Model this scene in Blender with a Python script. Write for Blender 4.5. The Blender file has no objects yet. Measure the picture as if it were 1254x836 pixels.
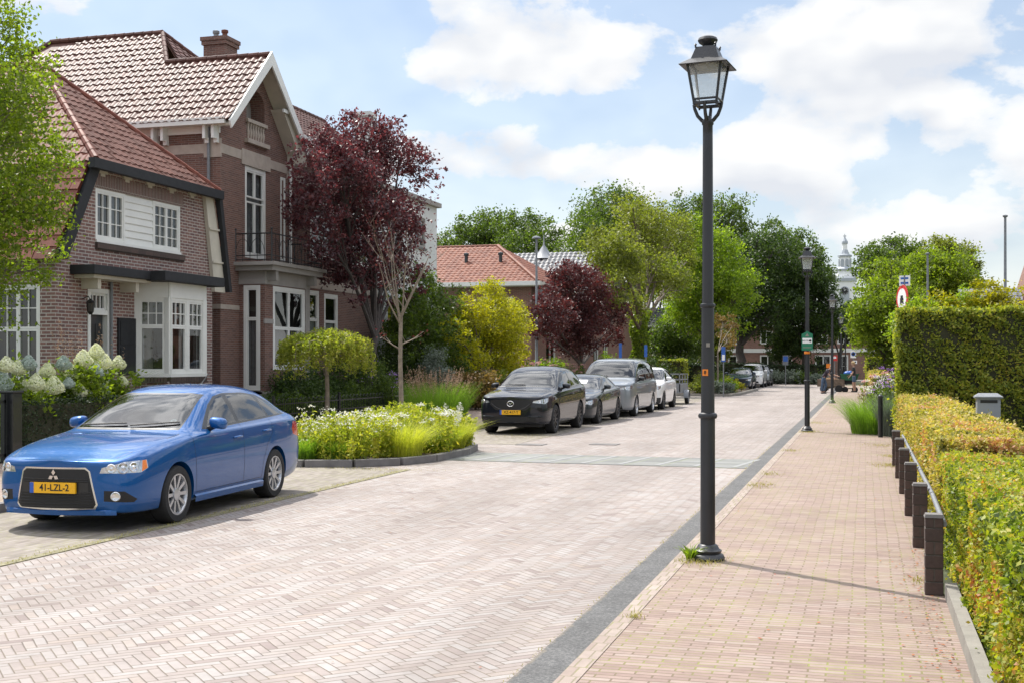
import bpy, bmesh, math, random
import numpy as np
from mathutils import Vector, Matrix
from mathutils.bvhtree import BVHTree

random.seed(7)
R = math.radians
scn = bpy.context.scene
COL = scn.collection

# ------------------------------------------------------------------ camera
FPX, CAMH, HY, CX0 = 1500.0, 1.77, 443.0, 627.0
YAW = math.atan(433 / 1500)
cam_d = bpy.data.cameras.new('camera')
cam = bpy.data.objects.new('camera', cam_d)
COL.objects.link(cam)
cam.location = (0, 0, CAMH)
cam.rotation_euler = (R(90), 0, YAW)
cam_d.sensor_width = 36
cam_d.lens = 36 * FPX / 1254
cam_d.shift_y = (HY - 418) / 1254
cam_d.clip_end = 6000
scn.camera = cam

# ------------------------------------------------------------------ sun and sky
SUN_EL = R(56)
SUN_DIR = Vector((-0.80, 0.60, 0)).normalized()          # horizontal direction towards the sun
sun_v = Vector((SUN_DIR.x * math.cos(SUN_EL), SUN_DIR.y * math.cos(SUN_EL), math.sin(SUN_EL)))
sl = bpy.data.lights.new('sun', 'SUN')
sl.energy = 4.1
sl.angle = R(0.55)
sl.color = (1.0, 0.955, 0.88)
so = bpy.data.objects.new('sun', sl)
COL.objects.link(so)
so.rotation_euler = sun_v.to_track_quat('Z', 'Y').to_euler()
scn.view_settings.view_transform = 'Standard'
scn.view_settings.look = 'None'
scn.view_settings.gamma = 1
scn.view_settings.exposure = 0.54

def blob_dir(px, py):
    az = YAW * -1 + math.atan((px - CX0) / FPX)
    d = math.hypot(FPX, px - CX0)
    return az, math.atan((HY - py) / d)

W = bpy.data.worlds.new('World')
scn.world = W
W.use_nodes = True
nt = W.node_tree
nt.nodes.clear()

class NG:
    """small helper to write node maths"""
    def __init__(self, nt): self.nt = nt
    def n(self, typ, **kw):
        nd = self.nt.nodes.new(typ)
        for k, v in kw.items(): setattr(nd, k, v)
        return nd
    def link(self, a, b): self.nt.links.new(a, b)
    def m(self, op, a, b=0.0, c=None, clamp=False):
        nd = self.nt.nodes.new('ShaderNodeMath'); nd.operation = op; nd.use_clamp = clamp
        for i, v in enumerate((a, b, c)):
            if v is None: continue
            if isinstance(v, (int, float)): nd.inputs[i].default_value = v
            else: self.nt.links.new(v, nd.inputs[i])
        return nd.outputs[0]
    def noise(self, vec, scale, detail=4, rough=.5, dist=0.0):
        nd = self.n('ShaderNodeTexNoise')
        nd.inputs['Scale'].default_value = scale; nd.inputs['Detail'].default_value = detail
        nd.inputs['Roughness'].default_value = rough; nd.inputs['Distortion'].default_value = dist
        if vec is not None: self.link(vec, nd.inputs['Vector'])
        return nd.outputs['Fac']
    def ramp(self, fac, stops, interp='LINEAR'):
        nd = self.n('ShaderNodeValToRGB'); nd.color_ramp.interpolation = interp
        e = nd.color_ramp.elements
        while len(e) < len(stops): e.new(.5)
        for el, (p, col) in zip(e, stops):
            el.position = p; el.color = (*col, 1) if len(col) == 3 else col
        self.link(fac, nd.inputs[0])
        return nd.outputs[0]
    def mix(self, fac, a, b, blend='MIX'):
        nd = self.n('ShaderNodeMix'); nd.data_type = 'RGBA'; nd.blend_type = blend
        for i, v in ((0, fac), (6, a), (7, b)):
            if isinstance(v, (int, float)): nd.inputs[i].default_value = v
            elif isinstance(v, tuple): nd.inputs[i].default_value = (*v[:3], 1)
            else: self.link(v, nd.inputs[i])
        return nd.outputs[2]
    def comb(self, x, y, z=0.0):
        nd = self.n('ShaderNodeCombineXYZ')
        for i, v in enumerate((x, y, z)):
            if isinstance(v, (int, float)): nd.inputs[i].default_value = v
            else: self.link(v, nd.inputs[i])
        return nd.outputs[0]
    def sep(self, v):
        nd = self.n('ShaderNodeSeparateXYZ'); self.link(v, nd.inputs[0]); return nd.outputs

g = NG(nt)
sky = g.n('ShaderNodeTexSky', sky_type='NISHITA', sun_disc=False)
sky.sun_elevation = SUN_EL
sky.sun_rotation = math.atan2(SUN_DIR.x, SUN_DIR.y)
sky.air_density = 1.0; sky.dust_density = 1.2; sky.ozone_density = 1.0
tc = g.n('ShaderNodeTexCoord')
dx, dy, dz = g.sep(tc.outputs['Generated'])
dzc = g.m('MAXIMUM', dz, 0.0)
az = g.m('ARCTAN2', dx, dy)
el = g.m('ARCSINE', g.m('MINIMUM', dzc, 1.0))
# clouds lie in a layer: flatten towards the horizon
den = g.m('ADD', dzc, 0.20)
pv = g.comb(g.m('DIVIDE', dx, den), g.m('DIVIDE', dy, den), g.m('MULTIPLY', dzc, 2.6))
pv2 = g.comb(dx, dy, g.m('MULTIPLY', dzc, 1.55))
base = g.noise(pv2, 7.0, 10, .56, .1)
above = g.noise(g.comb(dx, dy, g.m('MULTIPLY_ADD', dzc, 1.55, .035)), 7.0, 3, .5)
here = g.noise(pv2, 7.0, 3, .5)
big = g.noise(pv2, 2.2, 2, .5)
dens = g.m('ADD', g.m('MULTIPLY', base, 1.30), g.m('MULTIPLY', big, .20))
dens = g.m('SUBTRACT', dens, .150)
CLOUDS = [(600, 75, 95, 42, .17), (760, 60, 150, 48, .17), (940, 55, 100, 26, .10), (720, 205, 180, 32, .16), (560, 190, 70, 34, .10), (960, 215, 60, 30, .1),
          (1170, 90, 120, 70, .19), (1060, 120, 90, 70, .12), (1250, 180, 120, 40, .1), (1150, 290, 150, 34, .12), (1000, 260, 90, 30, .05), (930, 165, 32, 24, .14),
          (330, 60, 210, 90, -.22), (470, 20, 60, 40, -.10), (890, 130, 50, 24, -.10), (620, 140, 130, 14, -.12), (1010, 20, 60, 14, -.10), (1060, 205, 90, 16, -.08), (700, 262, 200, 12, -.06), (1040, 225, 60, 20, -.03)]
for (px, py, sx, sy, amp) in CLOUDS:
    a0, e0 = blob_dir(px, py)
    u = g.m('DIVIDE', g.m('SUBTRACT', az, a0), sx / FPX)
    v = g.m('DIVIDE', g.m('SUBTRACT', el, e0), sy / FPX)
    r2 = g.m('ADD', g.m('MULTIPLY', u, u), g.m('MULTIPLY', v, v))
    dens = g.m('ADD', dens, g.m('MULTIPLY', g.m('EXPONENT', g.m('MULTIPLY', r2, -.8)), amp))
fac = g.ramp(dens, [(.565, (0, 0, 0)), (.60, (.32, .32, .32)), (.64, (.78, .78, .78)), (.71, (.98, .98, .98))])
veil = g.ramp(el, [(0.0, (.74, .74, .74)), (.10, (.52, .52, .52)), (.20, (.36, .36, .36)), (.45, (.08, .08, .08))])
fac = g.m('MAXIMUM', fac, veil)
puff = g.noise(pv, 6.5, 5, .6)
shade = g.m('MULTIPLY_ADD', g.m('SUBTRACT', here, above), 5.5, g.m('MULTIPLY_ADD', puff, .7, .30), clamp=True)
ccol = g.mix(shade, (5.5, 5.7, 6.1), (7.2, 7.2, 7.15))
skyc = g.mix(1.0, sky.outputs[0], (.92, 1.0, 1.04), 'MULTIPLY')
# bright cloud sheet added above the view as extra fill for shaded house fronts
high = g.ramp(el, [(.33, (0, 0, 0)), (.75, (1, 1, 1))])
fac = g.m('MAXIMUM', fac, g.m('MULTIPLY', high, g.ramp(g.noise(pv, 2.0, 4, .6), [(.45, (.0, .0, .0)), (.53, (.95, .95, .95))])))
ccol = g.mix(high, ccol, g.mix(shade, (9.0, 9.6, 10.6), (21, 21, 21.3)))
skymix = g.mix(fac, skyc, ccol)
bg = g.n('ShaderNodeBackground')
bg.inputs['Strength'].default_value = 0.10
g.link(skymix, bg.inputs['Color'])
wo = g.n('ShaderNodeOutputWorld')
g.link(bg.outputs[0], wo.inputs[0])

# ------------------------------------------------------------------ helpers
sY, cY = math.sin(YAW), math.cos(YAW)
def onX(px, py, X):
    """point of the vertical plane x = X seen at photo position"""
    k = (px - CX0) / FPX
    D = X / (-sY + cY * k)
    return Vector((X, D * (cY + sY * k), CAMH + (HY - py) * D / FPX))
def onY(px, py, Y):
    k = (px - CX0) / FPX
    D = Y / (cY + sY * k)
    return Vector((D * (-sY + cY * k), Y, CAMH + (HY - py) * D / FPX))
def onG(px, py, z=0.0):
    D = (CAMH - z) * FPX / (py - HY); L = (px - CX0) / FPX * D
    return Vector((-sY * D + cY * L, cY * D + sY * L, z))
def Yp(px, X): return onX(px, HY, X).y

def tag(o, label=None, cat=None, group=None, kind=None):
    if label: o['label'] = label
    if cat: o['category'] = cat
    if group: o['group'] = group
    if kind: o['kind'] = kind
    return o
def thing(name, label, cat, loc=(0, 0, 0), rotz=0.0, group=None):
    o = bpy.data.objects.new(name, None); COL.objects.link(o)
    o.empty_display_size = .2
    o.location = loc; o.rotation_euler = (0, 0, rotz)
    return tag(o, label, cat, group)
def copy_tree(o, parent=None):
    c = o.copy(); COL.objects.link(c)
    if parent: c.parent = parent
    for ch in list(o.children): copy_tree(ch, c)
    return c
def root_loc(p):
    while p.parent: p = p.parent
    return p.location

class MB:
    def __init__(s): s.v = []; s.f = []; s.mi = []
    def add(s, vs, fs, m=0):
        b = len(s.v); s.v += [tuple(v) for v in vs]
        s.f += [tuple(b + i for i in f) for f in fs]; s.mi += [m] * len(fs)
        return s
    def box(s, x0, x1, y0, y1, z0, z1, m=0):
        vs = [(x, y, z) for x in (x0, x1) for y in (y0, y1) for z in (z0, z1)]
        return s.add(vs, [(0, 1, 3, 2), (4, 6, 7, 5), (0, 4, 5, 1), (2, 3, 7, 6), (0, 2, 6, 4), (1, 5, 7, 3)], m)
    def fbox(s, F, u0, u1, z0, z1, d0, d1, m=0):
        vs = [F(u, z, d) for u in (u0, u1) for z in (z0, z1) for d in (d0, d1)]
        return s.add(vs, [(0, 1, 3, 2), (4, 6, 7, 5), (0, 4, 5, 1), (2, 3, 7, 6), (0, 2, 6, 4), (1, 5, 7, 3)], m)
    def prism(s, poly, off, m=0):
        """planar polygon of 3D points extruded by the vector off"""
        n = len(poly); p = [Vector(q) for q in poly]; o = Vector(off)
        vs = p + [q + o for q in p]
        fs = [tuple(range(n))[::-1], tuple(range(n, 2 * n))] + [(i, (i + 1) % n, n + (i + 1) % n, n + i) for i in range(n)]
        return s.add(vs, fs, m)
    def tube(s, pts, rad, n=8, m=0, caps=True):
        pts = [Vector(p) for p in pts]
        if isinstance(rad, (int, float)): rad = [rad] * len(pts)
        vs = []; prev = None
        for i, p in enumerate(pts):
            t = (pts[min(i + 1, len(pts) - 1)] - pts[max(i - 1, 0)])
            if t.length < 1e-9: t = Vector((0, 0, 1))
            t.normalize()
            if prev is None:
                a = Vector((1, 0, 0)) if abs(t.x) < .8 else Vector((0, 1, 0))
                e = t.cross(a).normalized()
            else:
                e = (prev - t * prev.dot(t))
                e = e.normalized() if e.length > 1e-6 else t.orthogonal().normalized()
            prev = e; f = t.cross(e)
            for k in range(n):
                an = 2 * math.pi * k / n
                vs.append(p + (e * math.cos(an) + f * math.sin(an)) * rad[i])
        fs = []
        for i in range(len(pts) - 1):
            for k in range(n):
                a = i * n + k; b = i * n + (k + 1) % n
                fs.append((a, b, b + n, a + n))
        if caps:
            fs.append(tuple(range(n))[::-1]); fs.append(tuple(range((len(pts) - 1) * n, len(pts) * n)))
        return s.add(vs, fs, m)
    def lathe(s, prof, n=16, c=(0, 0, 0), ax='z', m=0, caps=True):
        vs = []
        for (r, h) in prof:
            for k in range(n):
                a = 2 * math.pi * k / n
                if ax == 'z': vs.append((c[0] + r * math.cos(a), c[1] + r * math.sin(a), c[2] + h))
                else: vs.append((c[0] + h, c[1] + r * math.cos(a), c[2] + r * math.sin(a)))
        fs = []
        for i in range(len(prof) - 1):
            for k in range(n):
                a = i * n + k; b = i * n + (k + 1) % n
                fs.append((a, b, b + n, a + n))
        if caps and prof[0][0] > 1e-6: fs.append(tuple(range(n))[::-1])
        if caps and prof[-1][0] > 1e-6: fs.append(tuple(range((len(prof) - 1) * n, len(prof) * n)))
        return s.add(vs, fs, m)
    def sphere(s, c, r, n=10, m=0, sc=(1, 1, 1)):
        prof = [(math.sin(math.pi * i / n), -math.cos(math.pi * i / n)) for i in range(n + 1)]
        b = len(s.v)
        s.lathe([(a * r, h * r) for a, h in prof], n + 2, (0, 0, 0), 'z', m)
        for i in range(b, len(s.v)):
            x, y, z = s.v[i]; s.v[i] = (c[0] + x * sc[0], c[1] + y * sc[1], c[2] + z * sc[2])
        return s
    def build(s, name, mats, parent=None, smooth=False, world=True, bevel=0.0, label=None, cat=None, group=None, kind=None, origin=None):
        me = bpy.data.meshes.new(name)
        off = Vector((0, 0, 0))
        if parent is not None and world: off = root_loc(parent).copy()
        if origin is not None: off = Vector(origin)
        vs = [(v[0] - off.x, v[1] - off.y, v[2] - off.z) for v in s.v]
        me.from_pydata(vs, [], s.f)
        if not isinstance(mats, (list, tuple)): mats = [mats]
        for m in mats: me.materials.append(m)
        if len(mats) > 1: me.polygons.foreach_set('material_index', s.mi)
        bm = bmesh.new(); bm.from_mesh(me)
        bmesh.ops.recalc_face_normals(bm, faces=bm.faces)
        bm.to_mesh(me); bm.free()
        if smooth:
            me.polygons.foreach_set('use_smooth', [True] * len(me.polygons))
            me.set_sharp_from_angle(angle=R(40))
        o = bpy.data.objects.new(name, me); COL.objects.link(o)
        if parent is not None: o.parent = parent
        if origin is not None: o.location = origin
        if bevel > 0:
            b = o.modifiers.new('bevel', 'BEVEL'); b.width = bevel; b.segments = 2; b.limit_method = 'ANGLE'
        return tag(o, label, cat, group, kind)

def link_mesh(me, name, parent=None, loc=None):
    o = bpy.data.objects.new(name, me); COL.objects.link(o)
    if parent is not None: o.parent = parent
    if loc is not None: o.location = loc
    return o

def text_obj(body, size, mat, parent, mtx, name='lettering', extrude=.002, sx=1.0):
    cu = bpy.data.curves.new('t', 'FONT'); cu.body = body; cu.size = size; cu.extrude = extrude
    cu.align_x = 'CENTER'; cu.align_y = 'CENTER'; cu.offset = size * .012
    to = bpy.data.objects.new('t', cu); COL.objects.link(to)
    dg = bpy.context.evaluated_depsgraph_get(); dg.update()
    me = bpy.data.meshes.new_from_object(to.evaluated_get(dg))
    bpy.data.objects.remove(to); 
    me.transform(mtx @ Matrix.Diagonal((sx, 1, 1, 1)))
    me.materials.clear(); me.materials.append(mat)
    return link_mesh(me, name, parent)

# ------------------------------------------------------------------ materials
def new_mat(name):
    m = bpy.data.materials.new(name); m.use_nodes = True
    nt = m.node_tree; p = nt.nodes['Principled BSDF']
    return m, NG(nt), p, nt.nodes['Material Output']
def pm(name, col, rough=.6, metal=0.0, var=.12, scale=6.0, bump=0.0, coat=0.0, spec=.5, bscale=None, rvar=.1):
    m, g, p, out = new_mat(name)
    tcn = g.n('ShaderNodeTexCoord').outputs['Object']
    nz = g.noise(tcn, scale, 5, .6)
    dark = tuple(max(0, c * (1 - var)) for c in col); lite = tuple(min(1, c * (1 + var)) for c in col)
    c = g.ramp(nz, [(.3, dark), (.7, lite)])
    g.link(c, p.inputs['Base Color'])
    g.link(g.m('MULTIPLY_ADD', g.noise(tcn, scale * 2.3, 3), rvar * 2, rough - rvar, clamp=True), p.inputs['Roughness'])
    p.inputs['Metallic'].default_value = metal
    p.inputs['Specular IOR Level'].default_value = spec
    p.inputs['Coat Weight'].default_value = coat
    p.inputs['Coat Roughness'].default_value = .03
    if bump:
        b = g.n('ShaderNodeBump'); b.inputs['Strength'].default_value = bump; b.inputs['Distance'].default_value = .01
        g.link(g.noise(tcn, bscale or scale * 4, 5, .65), b.inputs['Height']); g.link(b.outputs[0], p.inputs['Normal'])
    return m

def wallvec(g):
    """metres along the wall and up, whichever way the wall faces"""
    o = g.sep(g.n('ShaderNodeTexCoord').outputs['Object'])
    nrm = g.sep(g.n('ShaderNodeNewGeometry').outputs['True Normal'])
    k = g.m('GREATER_THAN', g.m('ABSOLUTE', nrm[0]), g.m('ABSOLUTE', nrm[1]))
    u = g.m('ADD', g.m('MULTIPLY', o[1], k), g.m('MULTIPLY', o[0], g.m('SUBTRACT', 1.0, k)))
    return g.comb(u, o[2], 0.0), o

def brick_mat(name, c1, c2, mortar, bw=.22, rh=.0625, ms=.009, rough=.85, dirt=(.25)):
    m, g, p, out = new_mat(name)
    v, o = wallvec(g)
    b = g.n('ShaderNodeTexBrick')
    g.link(v, b.inputs['Vector'])
    b.inputs['Scale'].default_value = 1; b.inputs['Brick Width'].default_value = bw
    b.inputs['Row Height'].default_value = rh; b.inputs['Mortar Size'].default_value = ms
    b.inputs['Mortar Smooth'].default_value = .2; b.inputs['Bias'].default_value = 0
    b.inputs['Color1'].default_value = (*c1, 1); b.inputs['Color2'].default_value = (*c2, 1); b.inputs['Mortar'].default_value = (*mortar, 1)
    tcn = g.n('ShaderNodeTexCoord').outputs['Object']
    n1 = g.noise(tcn, .7, 4, .6); n2 = g.noise(tcn, 28, 3, .6)
    c = g.mix(g.m('MULTIPLY', n1, dirt), b.outputs['Color'], tuple(x * .5 for x in c1))
    c = g.mix(.35, c, g.ramp(n2, [(.3, (.55, .55, .55)), (.7, (1.35, 1.35, 1.35))]), 'MULTIPLY')
    g.link(c, p.inputs['Base Color']); p.inputs['Roughness'].default_value = rough
    bp = g.n('ShaderNodeBump'); bp.inputs['Strength'].default_value = .7; bp.inputs['Distance'].default_value = .008
    h = g.m('ADD', g.m('SUBTRACT', 1.0, b.outputs['Fac']), g.m('MULTIPLY', n2, .3))
    g.link(h, bp.inputs['Height']); g.link(bp.outputs[0], p.inputs['Normal'])
    return m

def leaf_mat(name, cols, trans=.42, tcol=None, rough=.5, spec=.35, big=.6, con=1.0):
    """cols: ramp colours over leaves; every leaf gets its own shade; tcol: light shining through"""
    m, g, p, out = new_mat(name)
    ge = g.n('ShaderNodeNewGeometry')
    rnd = ge.outputs['Random Per Island']
    tcn = g.n('ShaderNodeTexCoord').outputs['Object']
    nz = g.noise(tcn, big, 3, .6)
    f = g.m('ADD', g.m('MULTIPLY', rnd, .62), g.m('MULTIPLY', g.m('SUBTRACT', nz, .5 - .19 / con), .95 * con), clamp=True)
    n = len(cols)
    c = g.ramp(f, [(i / max(1, n - 1), cc) for i, cc in enumerate(cols)])
    g.link(c, p.inputs['Base Color']); p.inputs['Roughness'].default_value = rough
    p.inputs['Specular IOR Level'].default_value = spec
    tr = g.n('ShaderNodeBsdfTranslucent')
    g.link(g.mix(1.0, c, tcol or (1.7, 1.9, .6), 'MULTIPLY'), tr.inputs['Color'])
    mx = g.n('ShaderNodeMixShader'); mx.inputs[0].default_value = trans
    g.link(p.outputs[0], mx.inputs[1]); g.link(tr.outputs[0], mx.inputs[2]); g.link(mx.outputs[0], out.inputs[0])
    return m

def glass_mat(name, tint=(.75, .8, .8), f0=.06, rough=.0):
    m, g, p, out = new_mat(name)
    tr = g.n('ShaderNodeBsdfTransparent'); tr.inputs[0].default_value = (*tint, 1)
    gl = g.n('ShaderNodeBsdfGlossy'); gl.inputs['Roughness'].default_value = rough; gl.inputs[0].default_value = (1, 1, 1, 1)
    lw = g.n('ShaderNodeLayerWeight'); lw.inputs[0].default_value = .5
    fres = g.m('MULTIPLY_ADD', g.m('POWER', lw.outputs['Facing'], 4.5), .9, .035)
    tcn = g.n('ShaderNodeTexCoord').outputs['Object']
    bp = g.n('ShaderNodeBump'); bp.inputs['Strength'].default_value = .04; bp.inputs['Distance'].default_value = .05
    g.link(g.noise(tcn, 1.3, 2), bp.inputs['Height'])
    g.link(bp.outputs[0], gl.inputs['Normal'])
    mx = g.n('ShaderNodeMixShader')
    g.link(g.m('ADD', fres, f0, clamp=True), mx.inputs[0])
    g.link(tr.outputs[0], mx.inputs[1]); g.link(gl.outputs[0], mx.inputs[2]); g.link(mx.outputs[0], out.inputs[0])
    return m

def herringbone_mat():
    m, g, p, out = new_mat('clinker_herringbone')
    o = g.n('ShaderNodeTexCoord').outputs['Object']
    x, y, z = g.sep(o)
    Wd, n = .0685, 3
    warp = g.m('MULTIPLY', g.m('SUBTRACT', g.noise(o, .8, 2), .5), .06)
    xx = g.m('ADD', x, warp); yy = g.m('ADD', y, warp)
    s = math.sqrt(.5) / Wd
    u = g.m('MULTIPLY', g.m('ADD', xx, yy), s); v = g.m('MULTIPLY', g.m('SUBTRACT', yy, xx), s)
    i = g.m('FLOOR', u); j = g.m('FLOOR', v)
    fu = g.m('SUBTRACT', u, i); fv = g.m('SUBTRACT', v, j)
    k = g.m('FLOORED_MODULO', g.m('SUBTRACT', i, j), 2 * n)
    hor = g.m('LESS_THAN', k, n - .5)
    ver = g.m('SUBTRACT', 1.0, hor)
    # along / across coordinates inside the brick
    al = g.m('ADD', g.m('MULTIPLY', hor, g.m('ADD', k, fu)), g.m('MULTIPLY', ver, g.m('ADD', g.m('SUBTRACT', 2 * n - 1, k), fv)))
    ac = g.m('ADD', g.m('MULTIPLY', hor, fv), g.m('MULTIPLY', ver, fu))
    e1 = g.m('MINIMUM', al, g.m('SUBTRACT', float(n), al)); e2 = g.m('MINIMUM', ac, g.m('SUBTRACT', 1.0, ac))
    edge = g.m('MINIMUM', e1, e2)
    jn = g.noise(o, 60, 2)
    edge = g.m('ADD', edge, g.m('MULTIPLY', g.m('SUBTRACT', jn, .5), .05))
    bi = g.m('ADD', g.m('MULTIPLY', hor, g.m('SUBTRACT', i, k)), g.m('MULTIPLY', ver, i))
    bj = g.m('ADD', g.m('MULTIPLY', hor, j), g.m('MULTIPLY', ver, g.m('SUBTRACT', j, g.m('SUBTRACT', 2 * n - 1, k))))
    wn = g.n('ShaderNodeTexWhiteNoise'); wn.noise_dimensions = '3D'
    g.link(g.comb(bi, bj, hor), wn.inputs['Vector'])
    rv = wn.outputs['Value']
    bc = g.ramp(rv, [(0, (.20, .16, .15)), (.05, (.255, .215, .20)), (.3, (.278, .24, .222)), (.6, (.295, .262, .248)), (.85, (.312, .292, .282)), (1, (.29, .24, .21))])
    wearn = g.noise(o, 9, 4, .65); patch = g.noise(o, .35, 4, .6)
    bc = g.mix(.75, bc, g.ramp(wearn, [(.25, (.86, .86, .86)), (.75, (1.12, 1.12, 1.12))]), 'MULTIPLY')
    bc = g.mix(.8, bc, g.ramp(patch, [(.3, (.82, .80, .79)), (.7, (1.12, 1.12, 1.12))]), 'MULTIPLY')
    jc = g.ramp(g.noise(o, 1.7, 3), [(.35, (.10, .08, .065)), (.65, (.15, .12, .085)), (.8, (.12, .13, .06))])
    jf = g.ramp(edge, [(.035, (1, 1, 1)), (.085, (0, 0, 0))])
    c = g.mix(jf, bc, jc)
    # dark specks and stains
    st = g.ramp(g.noise(o, 2.6, 6, .7), [(.60, (1, 1, 1)), (.78, (.62, .60, .58))])
    c = g.mix(.8, c, st, 'MULTIPLY')
    # wheel worn bands and grimy patches running along the street
    st2 = g.noise(g.comb(g.m('MULTIPLY', x, 1.15), g.m('MULTIPLY', y, .09)), 1.0, 5, .6)
    c = g.mix(.9, c, g.ramp(st2, [(.34, (.80, .785, .77)), (.62, (1.06, 1.06, 1.06))]), 'MULTIPLY')
    oil = g.ramp(g.noise(o, .75, 6, .75, .6), [(.60, (1, 1, 1)), (.68, (.74, .72, .70))])
    c = g.mix(.55, c, oil, 'MULTIPLY')
    g.link(c, p.inputs['Base Color']); p.inputs['Roughness'].default_value = .72
    p.inputs['Specular IOR Level'].default_value = .4
    bp = g.n('ShaderNodeBump'); bp.inputs['Strength'].default_value = .55; bp.inputs['Distance'].default_value = .006
    h = g.m('ADD', g.m('MULTIPLY', g.m('SMOOTH_MIN', edge, .16, .05), 5.5), g.m('ADD', g.m('MULTIPLY', rv, .5), g.m('MULTIPLY', wearn, .5)))
    g.link(h, bp.inputs['Height']); g.link(bp.outputs[0], p.inputs['Normal'])
    return m

def paver_mat(name, cols, bw, rh, rot=0.0, joint=(.2, .17, .12), ms=.006, offset=.5, weed=0.0):
    m, g, p, out = new_mat(name)
    o = g.n('ShaderNodeTexCoord').outputs['Object']
    mp = g.n('ShaderNodeMapping'); mp.inputs['Rotation'].default_value = (0, 0, rot)
    g.link(o, mp.inputs[0])
    b = g.n('ShaderNodeTexBrick'); b.offset = offset
    # small waviness of the laid courses
    wv = g.n('ShaderNodeVectorMath'); wv.operation = 'ADD'
    wy = g.m('MULTIPLY', g.m('SUBTRACT', g.noise(o, .9, 2), .5), .05)
    g.link(mp.outputs[0], wv.inputs[0]); g.link(g.comb(wy, wy, 0.0), wv.inputs[1])
    g.link(wv.outputs[0], b.inputs['Vector'])
    b.inputs['Scale'].default_value = 1; b.inputs['Brick Width'].default_value = bw; b.inputs['Row Height'].default_value = rh
    b.inputs['Mortar Size'].default_value = ms; b.inputs['Mortar Smooth'].default_value = .3; b.inputs['Bias'].default_value = 0
    b.inputs['Color1'].default_value = (0, 0, 0, 1); b.inputs['Color2'].default_value = (1, 1, 1, 1); b.inputs['Mortar'].default_value = (.5, .5, .5, 1)
    n = len(cols)
    c = g.ramp(b.outputs['Color'], [(i_ / (n - 1), cc) for i_, cc in enumerate(cols)])
    wear = g.noise(o, 11, 4, .65); patch = g.noise(o, .6, 4, .6)
    c = g.mix(.8, c, g.ramp(wear, [(.25, (.85, .85, .85)), (.75, (1.13, 1.13, 1.13))]), 'MULTIPLY')
    c = g.mix(.8, c, g.ramp(patch, [(.3, (.88, .87, .86)), (.7, (1.08, 1.08, 1.08))]), 'MULTIPLY')
    jc = g.mix(g.ramp(g.noise(o, 2.2, 4, .7), [(.5 - .3 * weed, (0, 0, 0)), (.75 - .3 * weed, (1, 1, 1))]), joint, (.22, .23, .06))
    c = g.mix(b.outputs['Fac'], c, jc)
    g.link(c, p.inputs['Base Color']); p.inputs['Roughness'].default_value = .75; p.inputs['Specular IOR Level'].default_value = .35
    bp = g.n('ShaderNodeBump'); bp.inputs['Strength'].default_value = .5; bp.inputs['Distance'].default_value = .006
    g.link(g.m('ADD', g.m('SUBTRACT', 1.0, b.outputs['Fac']), g.m('MULTIPLY', wear, .5)), bp.inputs['Height']); g.link(bp.outputs[0], p.inputs['Normal'])
    return m

def roof_mat(name, cols, rough=.3, coat=.5, spec=.5):
    m, g, p, out = new_mat(name)
    ge = g.n('ShaderNodeNewGeometry')
    tcn = g.n('ShaderNodeTexCoord').outputs['Object']
    c = g.ramp(g.m('ADD', g.m('MULTIPLY', ge.outputs['Random Per Island'], .7), g.m('MULTIPLY', g.noise(tcn, 1.2, 4, .7), .4)), [(i / (len(cols) - 1), cc) for i, cc in enumerate(cols)])
    c = g.mix(.6, c, g.ramp(g.noise(tcn, 14, 4, .7), [(.3, (.7, .7, .7)), (.7, (1.25, 1.25, 1.25))]), 'MULTIPLY')
    g.link(c, p.inputs['Base Color'])
    g.link(g.m('MULTIPLY_ADD', g.noise(tcn, 8, 3), .22, rough - .1, clamp=True), p.inputs['Roughness'])
    p.inputs['Coat Weight'].default_value = coat; p.inputs['Coat Roughness'].default_value = rough * .8
    p.inputs['Specular IOR Level'].default_value = spec
    return m
def paint_mat(name, col, metal=.35, rough=.32, flake=.1):
    m, g, p, out = new_mat(name)
    tcn = g.n('ShaderNodeTexCoord').outputs['Object']
    c = g.ramp(g.noise(tcn, 900, 2), [(.3, tuple(x * (1 - flake) for x in col)), (.7, tuple(min(1, x * (1 + flake)) for x in col))])
    ge = g.n('ShaderNodeNewGeometry')
    c = g.mix(ge.outputs['Backfacing'], c, (.025, .025, .028))
    g.link(c, p.inputs['Base Color'])
    p.inputs['Metallic'].default_value = metal; p.inputs['Roughness'].default_value = rough; p.inputs['Specular IOR Level'].default_value = .08
    p.inputs['Coat Weight'].default_value = 1.0; p.inputs['Coat Roughness'].default_value = .02
    return m

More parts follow.
